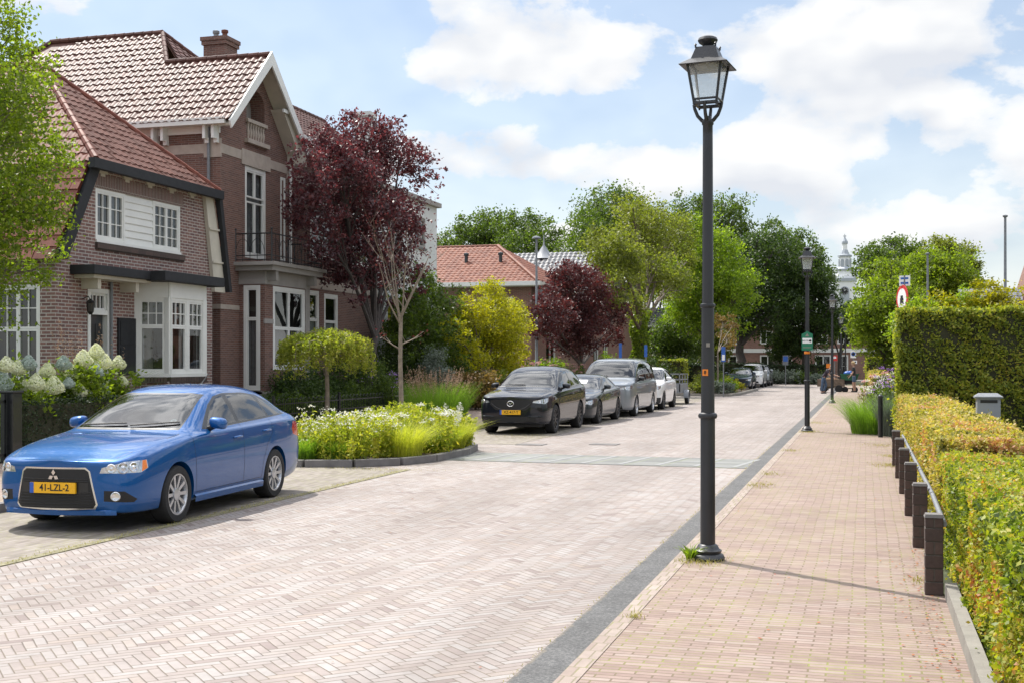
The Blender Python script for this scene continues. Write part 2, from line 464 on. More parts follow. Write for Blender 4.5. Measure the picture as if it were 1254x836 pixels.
M = {}
M['herring'] = herringbone_mat()
M['pave'] = paver_mat('pavement_bricks', [(.225, .16, .138), (.262, .192, .165), (.282, .21, .182), (.30, .238, .21)], .205, .064, 0, joint=(.15, .11, .078), ms=.007, weed=.25)
M['bay'] = paver_mat('parking_bay_bricks', [(.17, .145, .13), (.23, .20, .18), (.27, .24, .22)], .205, .069, R(90), weed=.35)
M['kerbbrick'] = paver_mat('kerb_bricks', [(.26, .205, .175), (.33, .275, .24)], .069, .205, 0, weed=.1)
M['mossy'] = pm('mossy_edging', (.21, .19, .115), .9, var=.4, scale=14, bump=.6)
def gutter_mat():
    m, g, p, out = new_mat('gutter_asphalt')
    o = g.n('ShaderNodeTexCoord').outputs['Object']; x, y, z = g.sep(o)
    c = g.ramp(g.noise(o, 55, 4, .75), [(.32, (.045, .045, .047)), (.5, (.09, .09, .092)), (.68, (.17, .168, .165))])
    c = g.mix(.8, c, g.ramp(g.noise(o, 1.6, 5, .7), [(.35, (.78, .77, .75)), (.65, (1.15, 1.14, 1.12))]), 'MULTIPLY')
    # sand and grit swept against both edges
    e = g.m('MINIMUM', g.m('SUBTRACT', x, -1.9), g.m('SUBTRACT', -1.62, x))
    k = g.m('SUBTRACT', g.m('ADD', g.noise(o, 7, 4, .7), 0.0), g.m('MULTIPLY', e, 9))
    c = g.mix(g.ramp(k, [(.30, (0, 0, 0)), (.55, (.7, .7, .7))]), c, (.20, .17, .13))
    g.link(c, p.inputs['Base Color']); p.inputs['Roughness'].default_value = .85
    bp = g.n('ShaderNodeBump'); bp.inputs['Strength'].default_value = .8; bp.inputs['Distance'].default_value = .006
    g.link(g.noise(o, 60, 4, .7), bp.inputs['Height']); g.link(bp.outputs[0], p.inputs['Normal'])
    return m
M['gutter'] = gutter_mat()
M['conc_block'] = paver_mat('concrete_blocks', [(.15, .153, .152), (.185, .188, .186), (.215, .217, .213)], .62, .31, R(8), joint=(.2, .22, .14), ms=.014, offset=0)
M['whitepaint'] = pm('road_white', (.24, .243, .238), .7, var=.1, scale=30)
M['kerbdark'] = pm('kerb_stone_dark', (.16, .15, .145), .85, var=.2, scale=5, bump=.4)
M['conc'] = pm('concrete', (.23, .215, .19), .85, var=.15, scale=5, bump=.3)
M['soil'] = pm('soil', (.07, .052, .035), .95, var=.4, scale=3, bump=1, bscale=14)
M['gardenground'] = pm('garden_ground', (.055, .065, .028), .95, var=.5, scale=2, bump=1, bscale=20)
M['ground'] = pm('ground', (.10, .105, .05), .95, var=.3, scale=.3, bump=.5)
M['asph'] = pm('asphalt', (.2, .19, .185), .85, var=.15, scale=4, bump=.3, bscale=80)
M['lampgreen'] = pm('lamp_paint_dark', (.018, .019, .023), .42, var=.2, scale=3, coat=.15)
M['lampglass'] = None
M['black'] = pm('black_paint', (.012, .013, .015), .35, var=.2, scale=4, coat=.3)
M['blackwood'] = pm('black_stained_wood', (.014, .015, .018), .7, var=.2, scale=4)
M['blackmat'] = pm('black_plastic', (.018, .018, .019), .6, var=.2, scale=8)
M['rubber'] = pm('rubber', (.016, .016, .017), .8, var=.2, scale=20)
M['white'] = pm('white_wood_paint', (.72, .72, .69), .45, var=.05, scale=2)
M['cream'] = pm('cream_plaster', (.52, .48, .40), .8, var=.1, scale=2)
M['stoneband'] = pm('pale_stone', (.40, .34, .29), .85, var=.13, scale=3, bump=.2)
M['bayplaster'] = pm('grey_plaster', (.30, .28, .26), .85, var=.1, scale=3)
M['render'] = pm('white_render', (.60, .61, .60), .85, var=.07, scale=1.2)
M['brickA'] = brick_mat('brick_purple', (.27, .145, .12), (.14, .078, .075), (.46, .42, .38), bw=.235, rh=.075, ms=.0125)
M['brickB'] = brick_mat('brick_brown', (.215, .105, .080), (.125, .064, .053), (.25, .20, .17), rh=.058, ms=.008)
M['brickC'] = brick_mat('brick_red', (.30, .13, .095), (.20, .09, .07), (.30, .26, .22))
M['brickD'] = brick_mat('brick_post', (.10, .065, .055), (.065, .045, .04), (.08, .07, .06), bw=.3, rh=.1, ms=.006)
M['roofA'] = roof_mat('roof_tile_brown', [(.085, .032, .022), (.12, .045, .031), (.15, .058, .04)], .6, .0, .25)
M['roofAr'] = roof_mat('roof_tile_red', [(.11, .032, .02), (.155, .045, .028), (.19, .06, .037)], .58, .0, .25)
M['roofB'] = roof_mat('roof_tile_glazed', [(.075, .035, .028), (.10, .047, .038), (.135, .062, .05)], .5, .03, .16)
M['roofC'] = roof_mat('roof_tile_orange', [(.125, .042, .025), (.175, .058, .033), (.22, .085, .05)], .6, .0, .25)
M['roofD'] = roof_mat('roof_tile_black', [(.03, .031, .034), (.05, .05, .055)], .25, .7)
M['glass'] = glass_mat('window_glass', (.80, .84, .84), .05)
M['curtain'] = pm('curtain', (.34, .34, .33), .9, var=.1, scale=9)
M['curtaing'] = pm('curtain_grey', (.13, .13, .135), .9, var=.2, scale=9)
M['dark'] = pm('dark_interior', (.035, .033, .03), .9)
M['beige'] = pm('beige_room', (.25, .23, .20), .9)
M['galv'] = pm('galvanised_steel', (.20, .21, .225), .55, metal=.4, var=.15, scale=12)
M['greybox'] = pm('grey_metal_paint', (.23, .245, .27), .5, var=.06, scale=3)
M['bark'] = pm('bark', (.12, .095, .07), .95, var=.35, scale=9, bump=1.2, bscale=25)
M['barkpale'] = pm('bark_pale', (.22, .18, .14), .9, var=.3, scale=10, bump=.8, bscale=30)
M['barkdark'] = pm('bark_dark', (.06, .05, .045), .95, var=.3, scale=9, bump=1.2, bscale=25)
M['yellowplate'] = pm('plate_yellow', (.80, .42, .01), .4, var=.03)
M['plateblue'] = pm('plate_blue', (.03, .10, .42), .4, var=.03)
M['ink'] = pm('ink', (.01, .01, .01), .5, var=.0)
M['chrome'] = pm('chrome', (.75, .75, .76), .14, metal=1, var=.03)
M['signred'] = pm('sign_red', (.55, .03, .03), .4, var=.04)
M['signblue'] = pm('sign_blue', (.03, .11, .40), .4, var=.04)
M['signwhite'] = pm('sign_white', (.82, .82, .82), .4, var=.03)
M['signgreen'] = pm('sign_green', (.01, .17, .09), .4, var=.04)
M['orange'] = pm('orange_plastic', (.75, .22, .02), .4, var=.05)
# ------------------------------------------------------------------ ground, road, pavement
def sheet(name, poly, z, mat, thick=0.0, nx=1):
    mb = MB()
    if thick: mb.prism([(x, y, z - thick) for x, y in poly], (0, 0, thick))
    else: mb.add([(x, y, z) for x, y in poly], [tuple(range(len(poly)))])
    o = mb.build(name, mat); o['kind'] = 'structure'
    return o
sheet('ground', [(-1500, -60), (1500, -60), (1500, 3000), (-1500, 3000)], -.02, M['ground'])
sheet('road', [(-9.75, -12), (-1.9, -12), (-1.9, 112), (-3.2, 119), (-9.75, 119)], 0, M['herring'])
sheet('side_road', [(-60, 119), (40, 119), (40, 127), (-60, 127)], 0.004, M['asph'])
sheet('parking_bay_surface', [(-9.75, -12), (-7.22, -12), (-7.22, 18.9), (-9.75, 18.9)], .004, M['bay'])
sheet('parking_bay_surface', [(-9.75, 25.3), (-7.22, 25.3), (-7.22, 62), (-9.75, 62)], .004, M['bay'])
sheet('side_paving', [(-30, 62), (-9.75, 62), (-9.75, 66), (-30, 66)], .02, M['bay'])
sheet('gutter', [(-1.9, -12), (-1.62, -12), (-1.62, 112), (-1.9, 112)], .008, M['gutter'], .009)
sheet('kerb', [(-1.62, -12), (-1.50, -12), (-1.50, 112), (-1.62, 112)], .045, M['kerbbrick'], .08)
sheet('pavement', [(-1.50, -12), (.56, -12), (.56, 95), (-1.50, 95)], .04, M['pave'], .06)
sheet('left_kerb', [(-9.88, -12), (-9.75, -12), (-9.75, 62), (-9.88, 62)], .11, M['kerbdark'], .14)
sheet('left_pavement', [(-13.75, -12), (-9.88, -12), (-9.88, 119), (-13.75, 119)], .10, M['pave'], .1)
sheet('garden_soil', [(-45, -12), (-13.75, -12), (-13.75, 119), (-45, 119)], .12, M['gardenground'], .14)
sheet('garden_soil', [(.56, -12), (40, -12), (40, 119), (.56, 119)], .03, M['gardenground'], .05)
# speed table of pale concrete blocks across the road
sheet('crossing_strip', [(-7.62, 20.95), (-1.9, 20.65), (-1.9, 22.55), (-7.62, 22.85)], .008, M['conc_block'], .009)
for k in range(9):
    x0 = -7.45 + k * .66
    o = sheet('crossing_line', [(x0, 21.0 - .05 * k / 2), (x0 + .09, 21.0 - .05 * k / 2), (x0 + .36, 22.75 - .05 * k / 2), (x0 + .27, 22.75 - .05 * k / 2)], .012, M['whitepaint'])
# edging rows where the bay meets the driving lane
sheet('bay_edging', [(-7.29, -12), (-7.19, -12), (-7.19, 18.9), (-7.29, 18.9)], .009, M['mossy'], .010)
sheet('kerb_line_far', [(-1.62, 112), (-1.5, 112), (-2.9, 119), (-3.1, 119)], .045, M['kerbbrick'])
# low concrete edge between pavement and hedge
sheet('garden_edge', [(.56, 1), (.64, 1), (.64, 9.55), (.56, 9.55)], .15, M['conc'], .14)
# gully covers
for (x, y) in ((-6.9, 25.4), (-5.4, 25.9)):
    mb = MB(); mb.box(x - .3, x + .3, y - .22, y + .22, 0.0, .012)
    o = mb.build('manhole_cover', M['kerbdark'])
    o['kind'] = 'structure'

# ------------------------------------------------------------------ leaves
def arr_mesh(name, V, Fc, mat, nper):
    me = bpy.data.meshes.new(name)
    nv = len(V); nf = len(Fc)
    me.vertices.add(nv); me.vertices.foreach_set('co', np.asarray(V, np.float32).ravel())
    me.loops.add(nf * nper); me.loops.foreach_set('vertex_index', np.asarray(Fc, np.int32).ravel())
    me.polygons.add(nf); me.polygons.foreach_set('loop_start', np.arange(0, nf * nper, nper, dtype=np.int32))
    try: me.polygons.foreach_set('loop_total', np.full(nf, nper, np.int32))
    except Exception: pass
    me.update(calc_edges=True)
    me.materials.append(mat)
    return me

def leaves(rng, C, size, up=.3, aspect=.55, fold=.18, normal=None, nstr=1.0):
    """a folded four-cornered leaf at every centre; normal: preferred facing per leaf"""
    n = len(C)
    d = rng.normal(size=(n, 3)); d /= np.linalg.norm(d, axis=1)[:, None]
    nn = rng.normal(size=(n, 3)); nn[:, 2] += up * 2
    if normal is not None: nn += normal * nstr * 2
    nn /= np.linalg.norm(nn, axis=1)[:, None]
    d -= nn * np.sum(d * nn, axis=1)[:, None]
    d /= np.linalg.norm(d, axis=1)[:, None] + 1e-9
    s = np.cross(nn, d)
    L = (size * rng.uniform(.6, 1.35, n))[:, None]
    Wd = L * aspect * .5
    V = np.empty((n, 4, 3))
    V[:, 0] = C - d * L * .5
    V[:, 1] = C + s * Wd - nn * L * fold
    V[:, 2] = C + d * L * .5 - nn * L * fold * .5
    V[:, 3] = C - s * Wd - nn * L * fold
    F = np.arange(n * 4).reshape(n, 4)
    return V.reshape(-1, 3), F

def crown_points(rng, lobes, n, clump=.26, shell=.55, per=55, flat=.75):
    """leaf centres gathered in clumps spread through ellipsoid lobes; also returns the clump centres"""
    lobes = [tuple(l) for l in lobes]
    vol = np.array([(l[3] * l[4] * l[5]) ** .67 for l in lobes]); vol /= vol.sum()
    nc = max(8, n // per)
    which = rng.choice(len(lobes), nc, p=vol)
    Lb = np.array(lobes)[which]
    d = rng.normal(size=(nc, 3)); d /= np.linalg.norm(d, axis=1)[:, None]
    rr = shell + (1.04 - shell) * rng.random(nc) ** .6
    rr *= np.where(rng.random(nc) < .16, .6, 1.0)
    cc = Lb[:, :3] + d * Lb[:, 3:] * rr[:, None]
    sc = Lb[:, 3:].mean(axis=1) * clump * rng.uniform(.55, 1.3, nc)
    w = sc ** 1.5; w /= w.sum()
    k = rng.choice(nc, n, p=w)
    P = rng.normal(size=(n, 3)); P *= (sc[k] * .62)[:, None]; P[:, 2] *= flat
    return cc[k] + P, cc

def limb_mesh(rng, base, lobes, cc, r0, fork, twigs=40, lean=(0, 0), bend=.15):
    mb = MB()
    base = Vector(base); top = Vector((base.x + lean[0], base.y + lean[1], fork))
    pts = []; 
    for i in range(6):
        t = i / 5
        p = base.lerp(top, t) + Vector((rng.normal(0, .035), rng.normal(0, .035), 0)) * (r0 * 6) * (t > 0)
        pts.append(p)
    pts[-1] = top
    mb.tube([pts[0] - Vector((0, 0, .15))] + pts, [r0 * 1.35, r0 * 1.25] + [r0 * (1 - .07 * i) for i in range(1, 6)], 9)
    arms = []
    for l in sorted(lobes, key=lambda q: -q[3])[:9]:
        c = Vector(l[:3]); a = top
        mid = a.lerp(c, .5) + Vector((rng.normal(0, bend), rng.normal(0, bend), bend * .7)) * l[3] * .7
        r = r0 * .46
        mb.tube([a - Vector((0, 0, .1)), a.lerp(mid, .5), mid, c], [r, r * .8, r * .6, r * .32], 6)
        arms.append((a, mid, c, r))
    if len(cc):
        for t in range(twigs):
            tgt = Vector(cc[int(rng.integers(len(cc)))])
            a, mid, c, r = min(arms, key=lambda q: (q[2] - tgt).length)
            st = mid.lerp(c, float(rng.random()))
            q = st.lerp(tgt, .5) + Vector(rng.normal(0, .08, 3)) * (tgt - st).length
            mb.tube([st, q, tgt], [r * .3, r * .2, r * .06], 4, caps=False)
    return mb

def tree(name, label, cat, base, lobes, n, size, mat, bark, r0, fork, seed, group=None, lean=(0, 0), twigs=40, per=55, clump=.26, shell=.5, flat=.75, up=.35, aspect=.6, extra=None):
    rng = np.random.default_rng(seed)
    root = thing(name, label, cat, base, 0, group)
    b = Vector(base)
    lobes = [tuple(l) for l in lobes]
    P, cc = crown_points(rng, lobes, n, clump, shell, per, flat)
    V, F = leaves(rng, P, size, up, aspect)
    V = V - np.array(b)
    me = arr_mesh('crown', V, F, mat, 4); link_mesh(me, 'crown', root)
    limb_mesh(rng, b, lobes, cc, r0, fork, twigs, lean).build('trunk', bark, root, smooth=True)
    return root

def shrub(name, label, cat, c, r, n, size, mat, seed, group=None, stems=6, bark=None, per=45, lobes=None, clump=.33, up=.4, aspect=.6, flat=.8, shell=.35):
    """leafy bush standing on the ground; c = (x, y, ground z), r = (rx, ry, height)"""
    rng = np.random.default_rng(seed)
    root = thing(name, label, cat, c, 0, group)
    cx, cy, cz = c
    if lobes is None:
        lobes = []
        for i in range(5):
            a = rng.uniform(0, 6.28); q = rng.uniform(.2, .5)
            lobes.append((cx + math.cos(a) * r[0] * q, cy + math.sin(a) * r[1] * q, cz + r[2] * rng.uniform(.35, .66), r[0] * .62, r[1] * .62, r[2] * .36))
        lobes.append((cx, cy, cz + r[2] * .32, r[0] * .8, r[1] * .8, r[2] * .34))
    P, cc = crown_points(rng, lobes, n, clump, shell, per, flat)
    P = P[P[:, 2] > cz + .03]
    V, F = leaves(rng, P, size, up, aspect)
    me = arr_mesh('foliage', V - np.array(c), F, mat, 4); link_mesh(me, 'foliage', root)
    mb = MB()
    for i in range(stems):
        t = Vector(cc[int(rng.integers(len(cc)))])
        s = Vector((cx + rng.normal(0, .06), cy + rng.normal(0, .06), cz - .05))
        q = s.lerp(t, .5) + Vector((0, 0, .15 * r[2]))
        mb.tube([s, q, t], [.022, .015, .006], 5)
    mb.build('stem', bark or M['bark'], root)
    return root

def hedge(name, label, box, n, size, mat, core, seed, group=None, rough=.05, cat='hedge', facing=None, tilt=1.1):
    """clipped hedge: dark twiggy core with leaves over every clipped face"""
    rng = np.random.default_rng(seed)
    x0, x1, y0, y1, z0, z1 = box
    c = ((x0 + x1) / 2, (y0 + y1) / 2, z0)
    root = thing(name, label, cat, c, 0, group)
    dims = np.array([x1 - x0, y1 - y0, z1 - z0])
    faces = [(0, 0), (0, 1), (1, 0), (1, 1), (2, 1)]
    ar = np.array([dims[1] * dims[2], dims[1] * dims[2], dims[0] * dims[2], dims[0] * dims[2], dims[0] * dims[1]])
    if facing is not None: ar = ar * np.array(facing)
    k = rng.choice(5, n, p=ar / ar.sum())
    P = np.array([x0, y0, z0]) + rng.random((n, 3)) * dims
    N = np.zeros((n, 3))
    # uneven clipped surface
    for i, (ax, side) in enumerate(faces):
        msk = k == i
        q = P[msk]
        und = rough * (np.sin(q[:, (ax + 1) % 3] * 3.1 + seed) + np.sin(q[:, (ax + 2) % 3] * 4.3 + seed * 2) + .8 * np.sin(q[:, (ax + 1) % 3] * 9 + q[:, (ax + 2) % 3] * 7)) * .5
        dep = np.abs(rng.normal(0, rough * 1.3, msk.sum())) + (rng.random(msk.sum()) < .25) * rng.random(msk.sum()) * .12
        dep = dep + und
        P[msk, ax] = (np.array([x0, y0, z0])[ax] + dep) if side == 0 else ((np.array([x1, y1, z1])[ax]) - dep)
        N[msk, ax] = -1 if side == 0 else 1
    # leaves sit in tufts with darker gaps between them
    ph = rng.uniform(0, 6.28, 6); fq = .55 / max(size, .03)
    w_ = (np.sin(P[:, 0] * fq * 1.7 + P[:, 2] * fq * .9 + ph[0]) + np.sin(P[:, 1] * fq * 1.5 - P[:, 2] * fq * 1.1 + ph[1]) + np.sin((P[:, 0] + P[:, 1]) * fq * .8 + P[:, 2] * fq * 1.9 + ph[2]) + np.sin((P[:, 0] - P[:, 1]) * fq * 2.3 + ph[3])) / 4
    keep = rng.random(n) < np.clip(.62 + 1.0 * w_, .12, 1)
    P, N = P[keep], N[keep]
    # a few shoots stand out of the clipped face
    out_ = rng.random(len(P)) < .05; P[out_] += N[out_] * (rng.random(out_.sum()) * size * 2.2)[:, None]
    V, F = leaves(rng, P, size, .25, .62, .15, N, tilt * .35)
    link_mesh(arr_mesh('foliage', V - np.array(c), F, mat, 4), 'foliage', root)
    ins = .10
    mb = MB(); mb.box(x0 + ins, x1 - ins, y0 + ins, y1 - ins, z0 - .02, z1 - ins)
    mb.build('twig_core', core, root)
    return root

def blades(rng, centers, h, w, lean, seg=3, dirs=None):
    """curved grass blades; each is a strip of quads tapering to its tip"""
    n = len(centers)
    a = rng.uniform(0, 2 * math.pi, n) if dirs is None else dirs
    hh = h * rng.uniform(.55, 1.1, n); ln = lean * rng.uniform(.15, 1.1, n) * hh
    out = np.stack([np.cos(a), np.sin(a), np.zeros(n)], 1)
    sd = np.stack([-np.sin(a + rng.normal(0, .8, n)), np.cos(a + rng.normal(0, .8, n)), np.zeros(n)], 1)
    V = np.empty((n, (seg + 1) * 2, 3))
    for i in range(seg + 1):
        t = i / seg
        p = centers + out * (ln * t ** 2)[:, None]; p[:, 2] += hh * (t - .25 * lean * t ** 3)
        ww = w * (1 - t * .85) * .5
        V[:, i * 2] = p - sd * ww; V[:, i * 2 + 1] = p + sd * ww
    b = (np.arange(n) * (seg + 1) * 2)[:, None]
    F = []
    for i in range(seg): F.append(np.concatenate([b + i * 2, b + i * 2 + 1, b + i * 2 + 3, b + i * 2 + 2], 1))
    F = np.stack(F, 1).reshape(-1, 4)
    return V.reshape(-1, 3), F

def grass_clump(name, label, cat, c, r, h, n, mat, seed, group=None, w=.012, lean=.7, plumes=0, pmat=None):
    rng = np.random.default_rng(seed)
    root = thing(name, label, cat, c, 0, group)
    a = rng.uniform(0, 6.28, n); q = np.sqrt(rng.random(n)) * r
    C = np.stack([q * np.cos(a), q * np.sin(a), np.zeros(n) - .02], 1)
    V, F = blades(rng, C, h, w, lean, 3, a + rng.normal(0, .5, n))
    link_mesh(arr_mesh('blades', V, F, mat, 4), 'blades', root)
    if plumes:
        a = rng.uniform(0, 6.28, plumes); q = np.sqrt(rng.random(plumes)) * r * .8
        lx = np.cos(a) * (q + .25 * h * rng.random(plumes)); ly = np.sin(a) * (q + .25 * h * rng.random(plumes))
        P = []
        for i in range(plumes):
            m = 34
            t = rng.random(m)
            hb = h * (rng.uniform(.62, .98) - .18 * (q[i] / r) ** 2); P.append(np.stack([lx[i] * (1 + .25 * t) + rng.normal(0, .014, m), ly[i] * (1 + .25 * t) + rng.normal(0, .014, m), hb + h * .34 * t + rng.normal(0, .02, m)], 1))
        P = np.concatenate(P)
        V, F = leaves(rng, P, .04, .1, .3)
        link_mesh(arr_mesh('blossoms', V, F, pmat, 4), 'blossoms', root)
    return root

L = {}
L['fresh'] = leaf_mat('leaf_fresh_green', [(.06, .09, .012), (.14, .19, .02), (.27, .31, .035)], .5)
L['dark'] = leaf_mat('leaf_dark_green', [(.018, .036, .010), (.04, .07, .017), (.085, .12, .028)], .38)
L['mid'] = leaf_mat('leaf_mid_green', [(.036, .06, .013), (.075, .115, .022), (.15, .195, .035)], .42)
L['olive'] = leaf_mat('leaf_olive', [(.08, .095, .022), (.15, .17, .032), (.26, .26, .055)], .45)
L['lime'] = leaf_mat('leaf_lime', [(.09, .14, .014), (.17, .24, .022), (.28, .33, .035)], .5)
L['yellow'] = leaf_mat('leaf_yellow_green', [(.14, .15, .01), (.26, .25, .012), (.38, .33, .02)], .5, (1.6, 1.6, .5))
L['purple'] = leaf_mat('leaf_purple', [(.042, .022, .026), (.088, .036, .042), (.19, .072, .074)], .40, (1.75, .95, .95), .38, .5)
L['purplegreen'] = leaf_mat('leaf_purple_faded', [(.035, .014, .018), (.075, .028, .030), (.11, .055, .04)], .35, (2.0, .9, .9), .4)
L['hedge'] = leaf_mat('leaf_hedge', [(.055, .085, .018), (.15, .20, .03), (.34, .36, .05), (.46, .34, .08)], .5, (1.6, 1.6, .5))
L['hedgey'] = leaf_mat('leaf_hedge_yellow', [(.10, .10, .03), (.26, .25, .045), (.42, .37, .08), (.52, .42, .18), (.46, .22, .13)], .42, (1.5, 1.5, .5), big=1.8, con=2.6)
L['hedgeg'] = leaf_mat('leaf_hedge_green', [(.05, .08, .015), (.17, .23, .022), (.32, .34, .035), (.40, .34, .06), (.42, .15, .06)], .42, (1.5, 1.6, .5), big=1.9, con=2.8)
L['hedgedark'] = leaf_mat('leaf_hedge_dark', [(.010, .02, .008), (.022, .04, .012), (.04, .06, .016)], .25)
L['grassy'] = leaf_mat('blade_yellow', [(.26, .30, .035), (.42, .44, .06), (.6, .55, .12)], .45, (1.4, 1.5, .5), big=2)
L['grassg'] = leaf_mat('blade_green', [(.09, .16, .025), (.16, .26, .04), (.26, .38, .07)], .45)
L['grassd'] = leaf_mat('blade_dark', [(.03, .055, .02), (.05, .085, .028), (.09, .12, .04)], .35)
L['straw'] = leaf_mat('straw_plume', [(.30, .19, .12), (.42, .29, .20), (.50, .38, .28)], .3, (1.2, 1, .8))
L['perennial'] = leaf_mat('leaf_perennial', [(.12, .18, .022), (.28, .33, .035), (.48, .48, .06), (.54, .38, .09)], .45, (1.4, 1.5, .5), big=1.6)
L['silver'] = leaf_mat('leaf_silver', [(.10, .13, .10), (.17, .20, .16), (.25, .28, .24)], .3, (1.2, 1.3, 1))
L['petalw'] = leaf_mat('petal_white', [(.55, .56, .46), (.70, .70, .62), (.78, .78, .74)], .35, (1, 1, .9))
L['petalcream'] = leaf_mat('petal_cream', [(.66, .70, .42), (.80, .82, .60), (.86, .86, .76)], .35, (1, 1, .8), big=3)
L['petalpink'] = leaf_mat('petal_pink', [(.42, .20, .20), (.58, .34, .32), (.62, .44, .40)], .35, (1.1, .9, .9))
L['petalpurple'] = leaf_mat('petal_purple', [(.22, .10, .38), (.34, .20, .50), (.42, .30, .55)], .35, (1.1, .9, 1.1))
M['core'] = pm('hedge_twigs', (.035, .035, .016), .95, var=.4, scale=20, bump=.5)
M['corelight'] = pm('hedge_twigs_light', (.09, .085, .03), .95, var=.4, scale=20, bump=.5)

L['tan'] = leaf_mat('leaf_tan', [(.10, .08, .03), (.20, .14, .05), (.32, .22, .09)], .4, (1.4, 1.3, .6))
L['olivey'] = leaf_mat('leaf_olive_bright', [(.13, .17, .03), (.26, .28, .045), (.42, .34, .12)], .5)
L['petalgrey'] = leaf_mat('petal_grey_green', [(.34, .42, .36), (.44, .52, .46), (.52, .58, .52)], .3, (1, 1, .95), big=3)
L['weed'] = leaf_mat('weed', [(.20, .19, .05), (.34, .31, .09), (.42, .36, .16)], .35, (1.2, 1.2, .6))
L['litter'] = leaf_mat('fallen_leaf', [(.30, .06, .03), (.38, .12, .04), (.36, .22, .06)], .2, (1.2, 1, .6))
L['yellow2'] = leaf_mat('leaf_yellow_lime', [(.13, .15, .012), (.30, .30, .016), (.50, .45, .025)], .5, (1.6, 1.6, .5), big=.9)
# ------------------------------------------------------------------ street lamps
def _lampglass():
    m, g, p, out = new_mat('rippled_lamp_glass')
    tcn = g.n('ShaderNodeTexCoord').outputs['Object']
    tr = g.n('ShaderNodeBsdfTransparent'); tr.inputs[0].default_value = (.93, .95, .95, 1)
    tl = g.n('ShaderNodeBsdfTranslucent'); tl.inputs[0].default_value = (.85, .88, .88, 1)
    gl = g.n('ShaderNodeBsdfGlossy'); gl.inputs['Roughness'].default_value = .12
    bp = g.n('ShaderNodeBump'); bp.inputs['Strength'].default_value = .6; bp.inputs['Distance'].default_value = .01
    g.link(g.noise(tcn, 90, 2), bp.inputs['Height']); g.link(bp.outputs[0], gl.inputs['Normal']); g.link(bp.outputs[0], tl.inputs['Normal'])
    a = g.n('ShaderNodeMixShader'); a.inputs[0].default_value = .26
    g.link(tr.outputs[0], a.inputs[1]); g.link(tl.outputs[0], a.inputs[2])
    b = g.n('ShaderNodeMixShader'); b.inputs[0].default_value = .12
    g.link(a.outputs[0], b.inputs[1]); g.link(gl.outputs[0], b.inputs[2]); g.link(b.outputs[0], out.inputs[0])
    return m
M['lampglass'] = _lampglass()

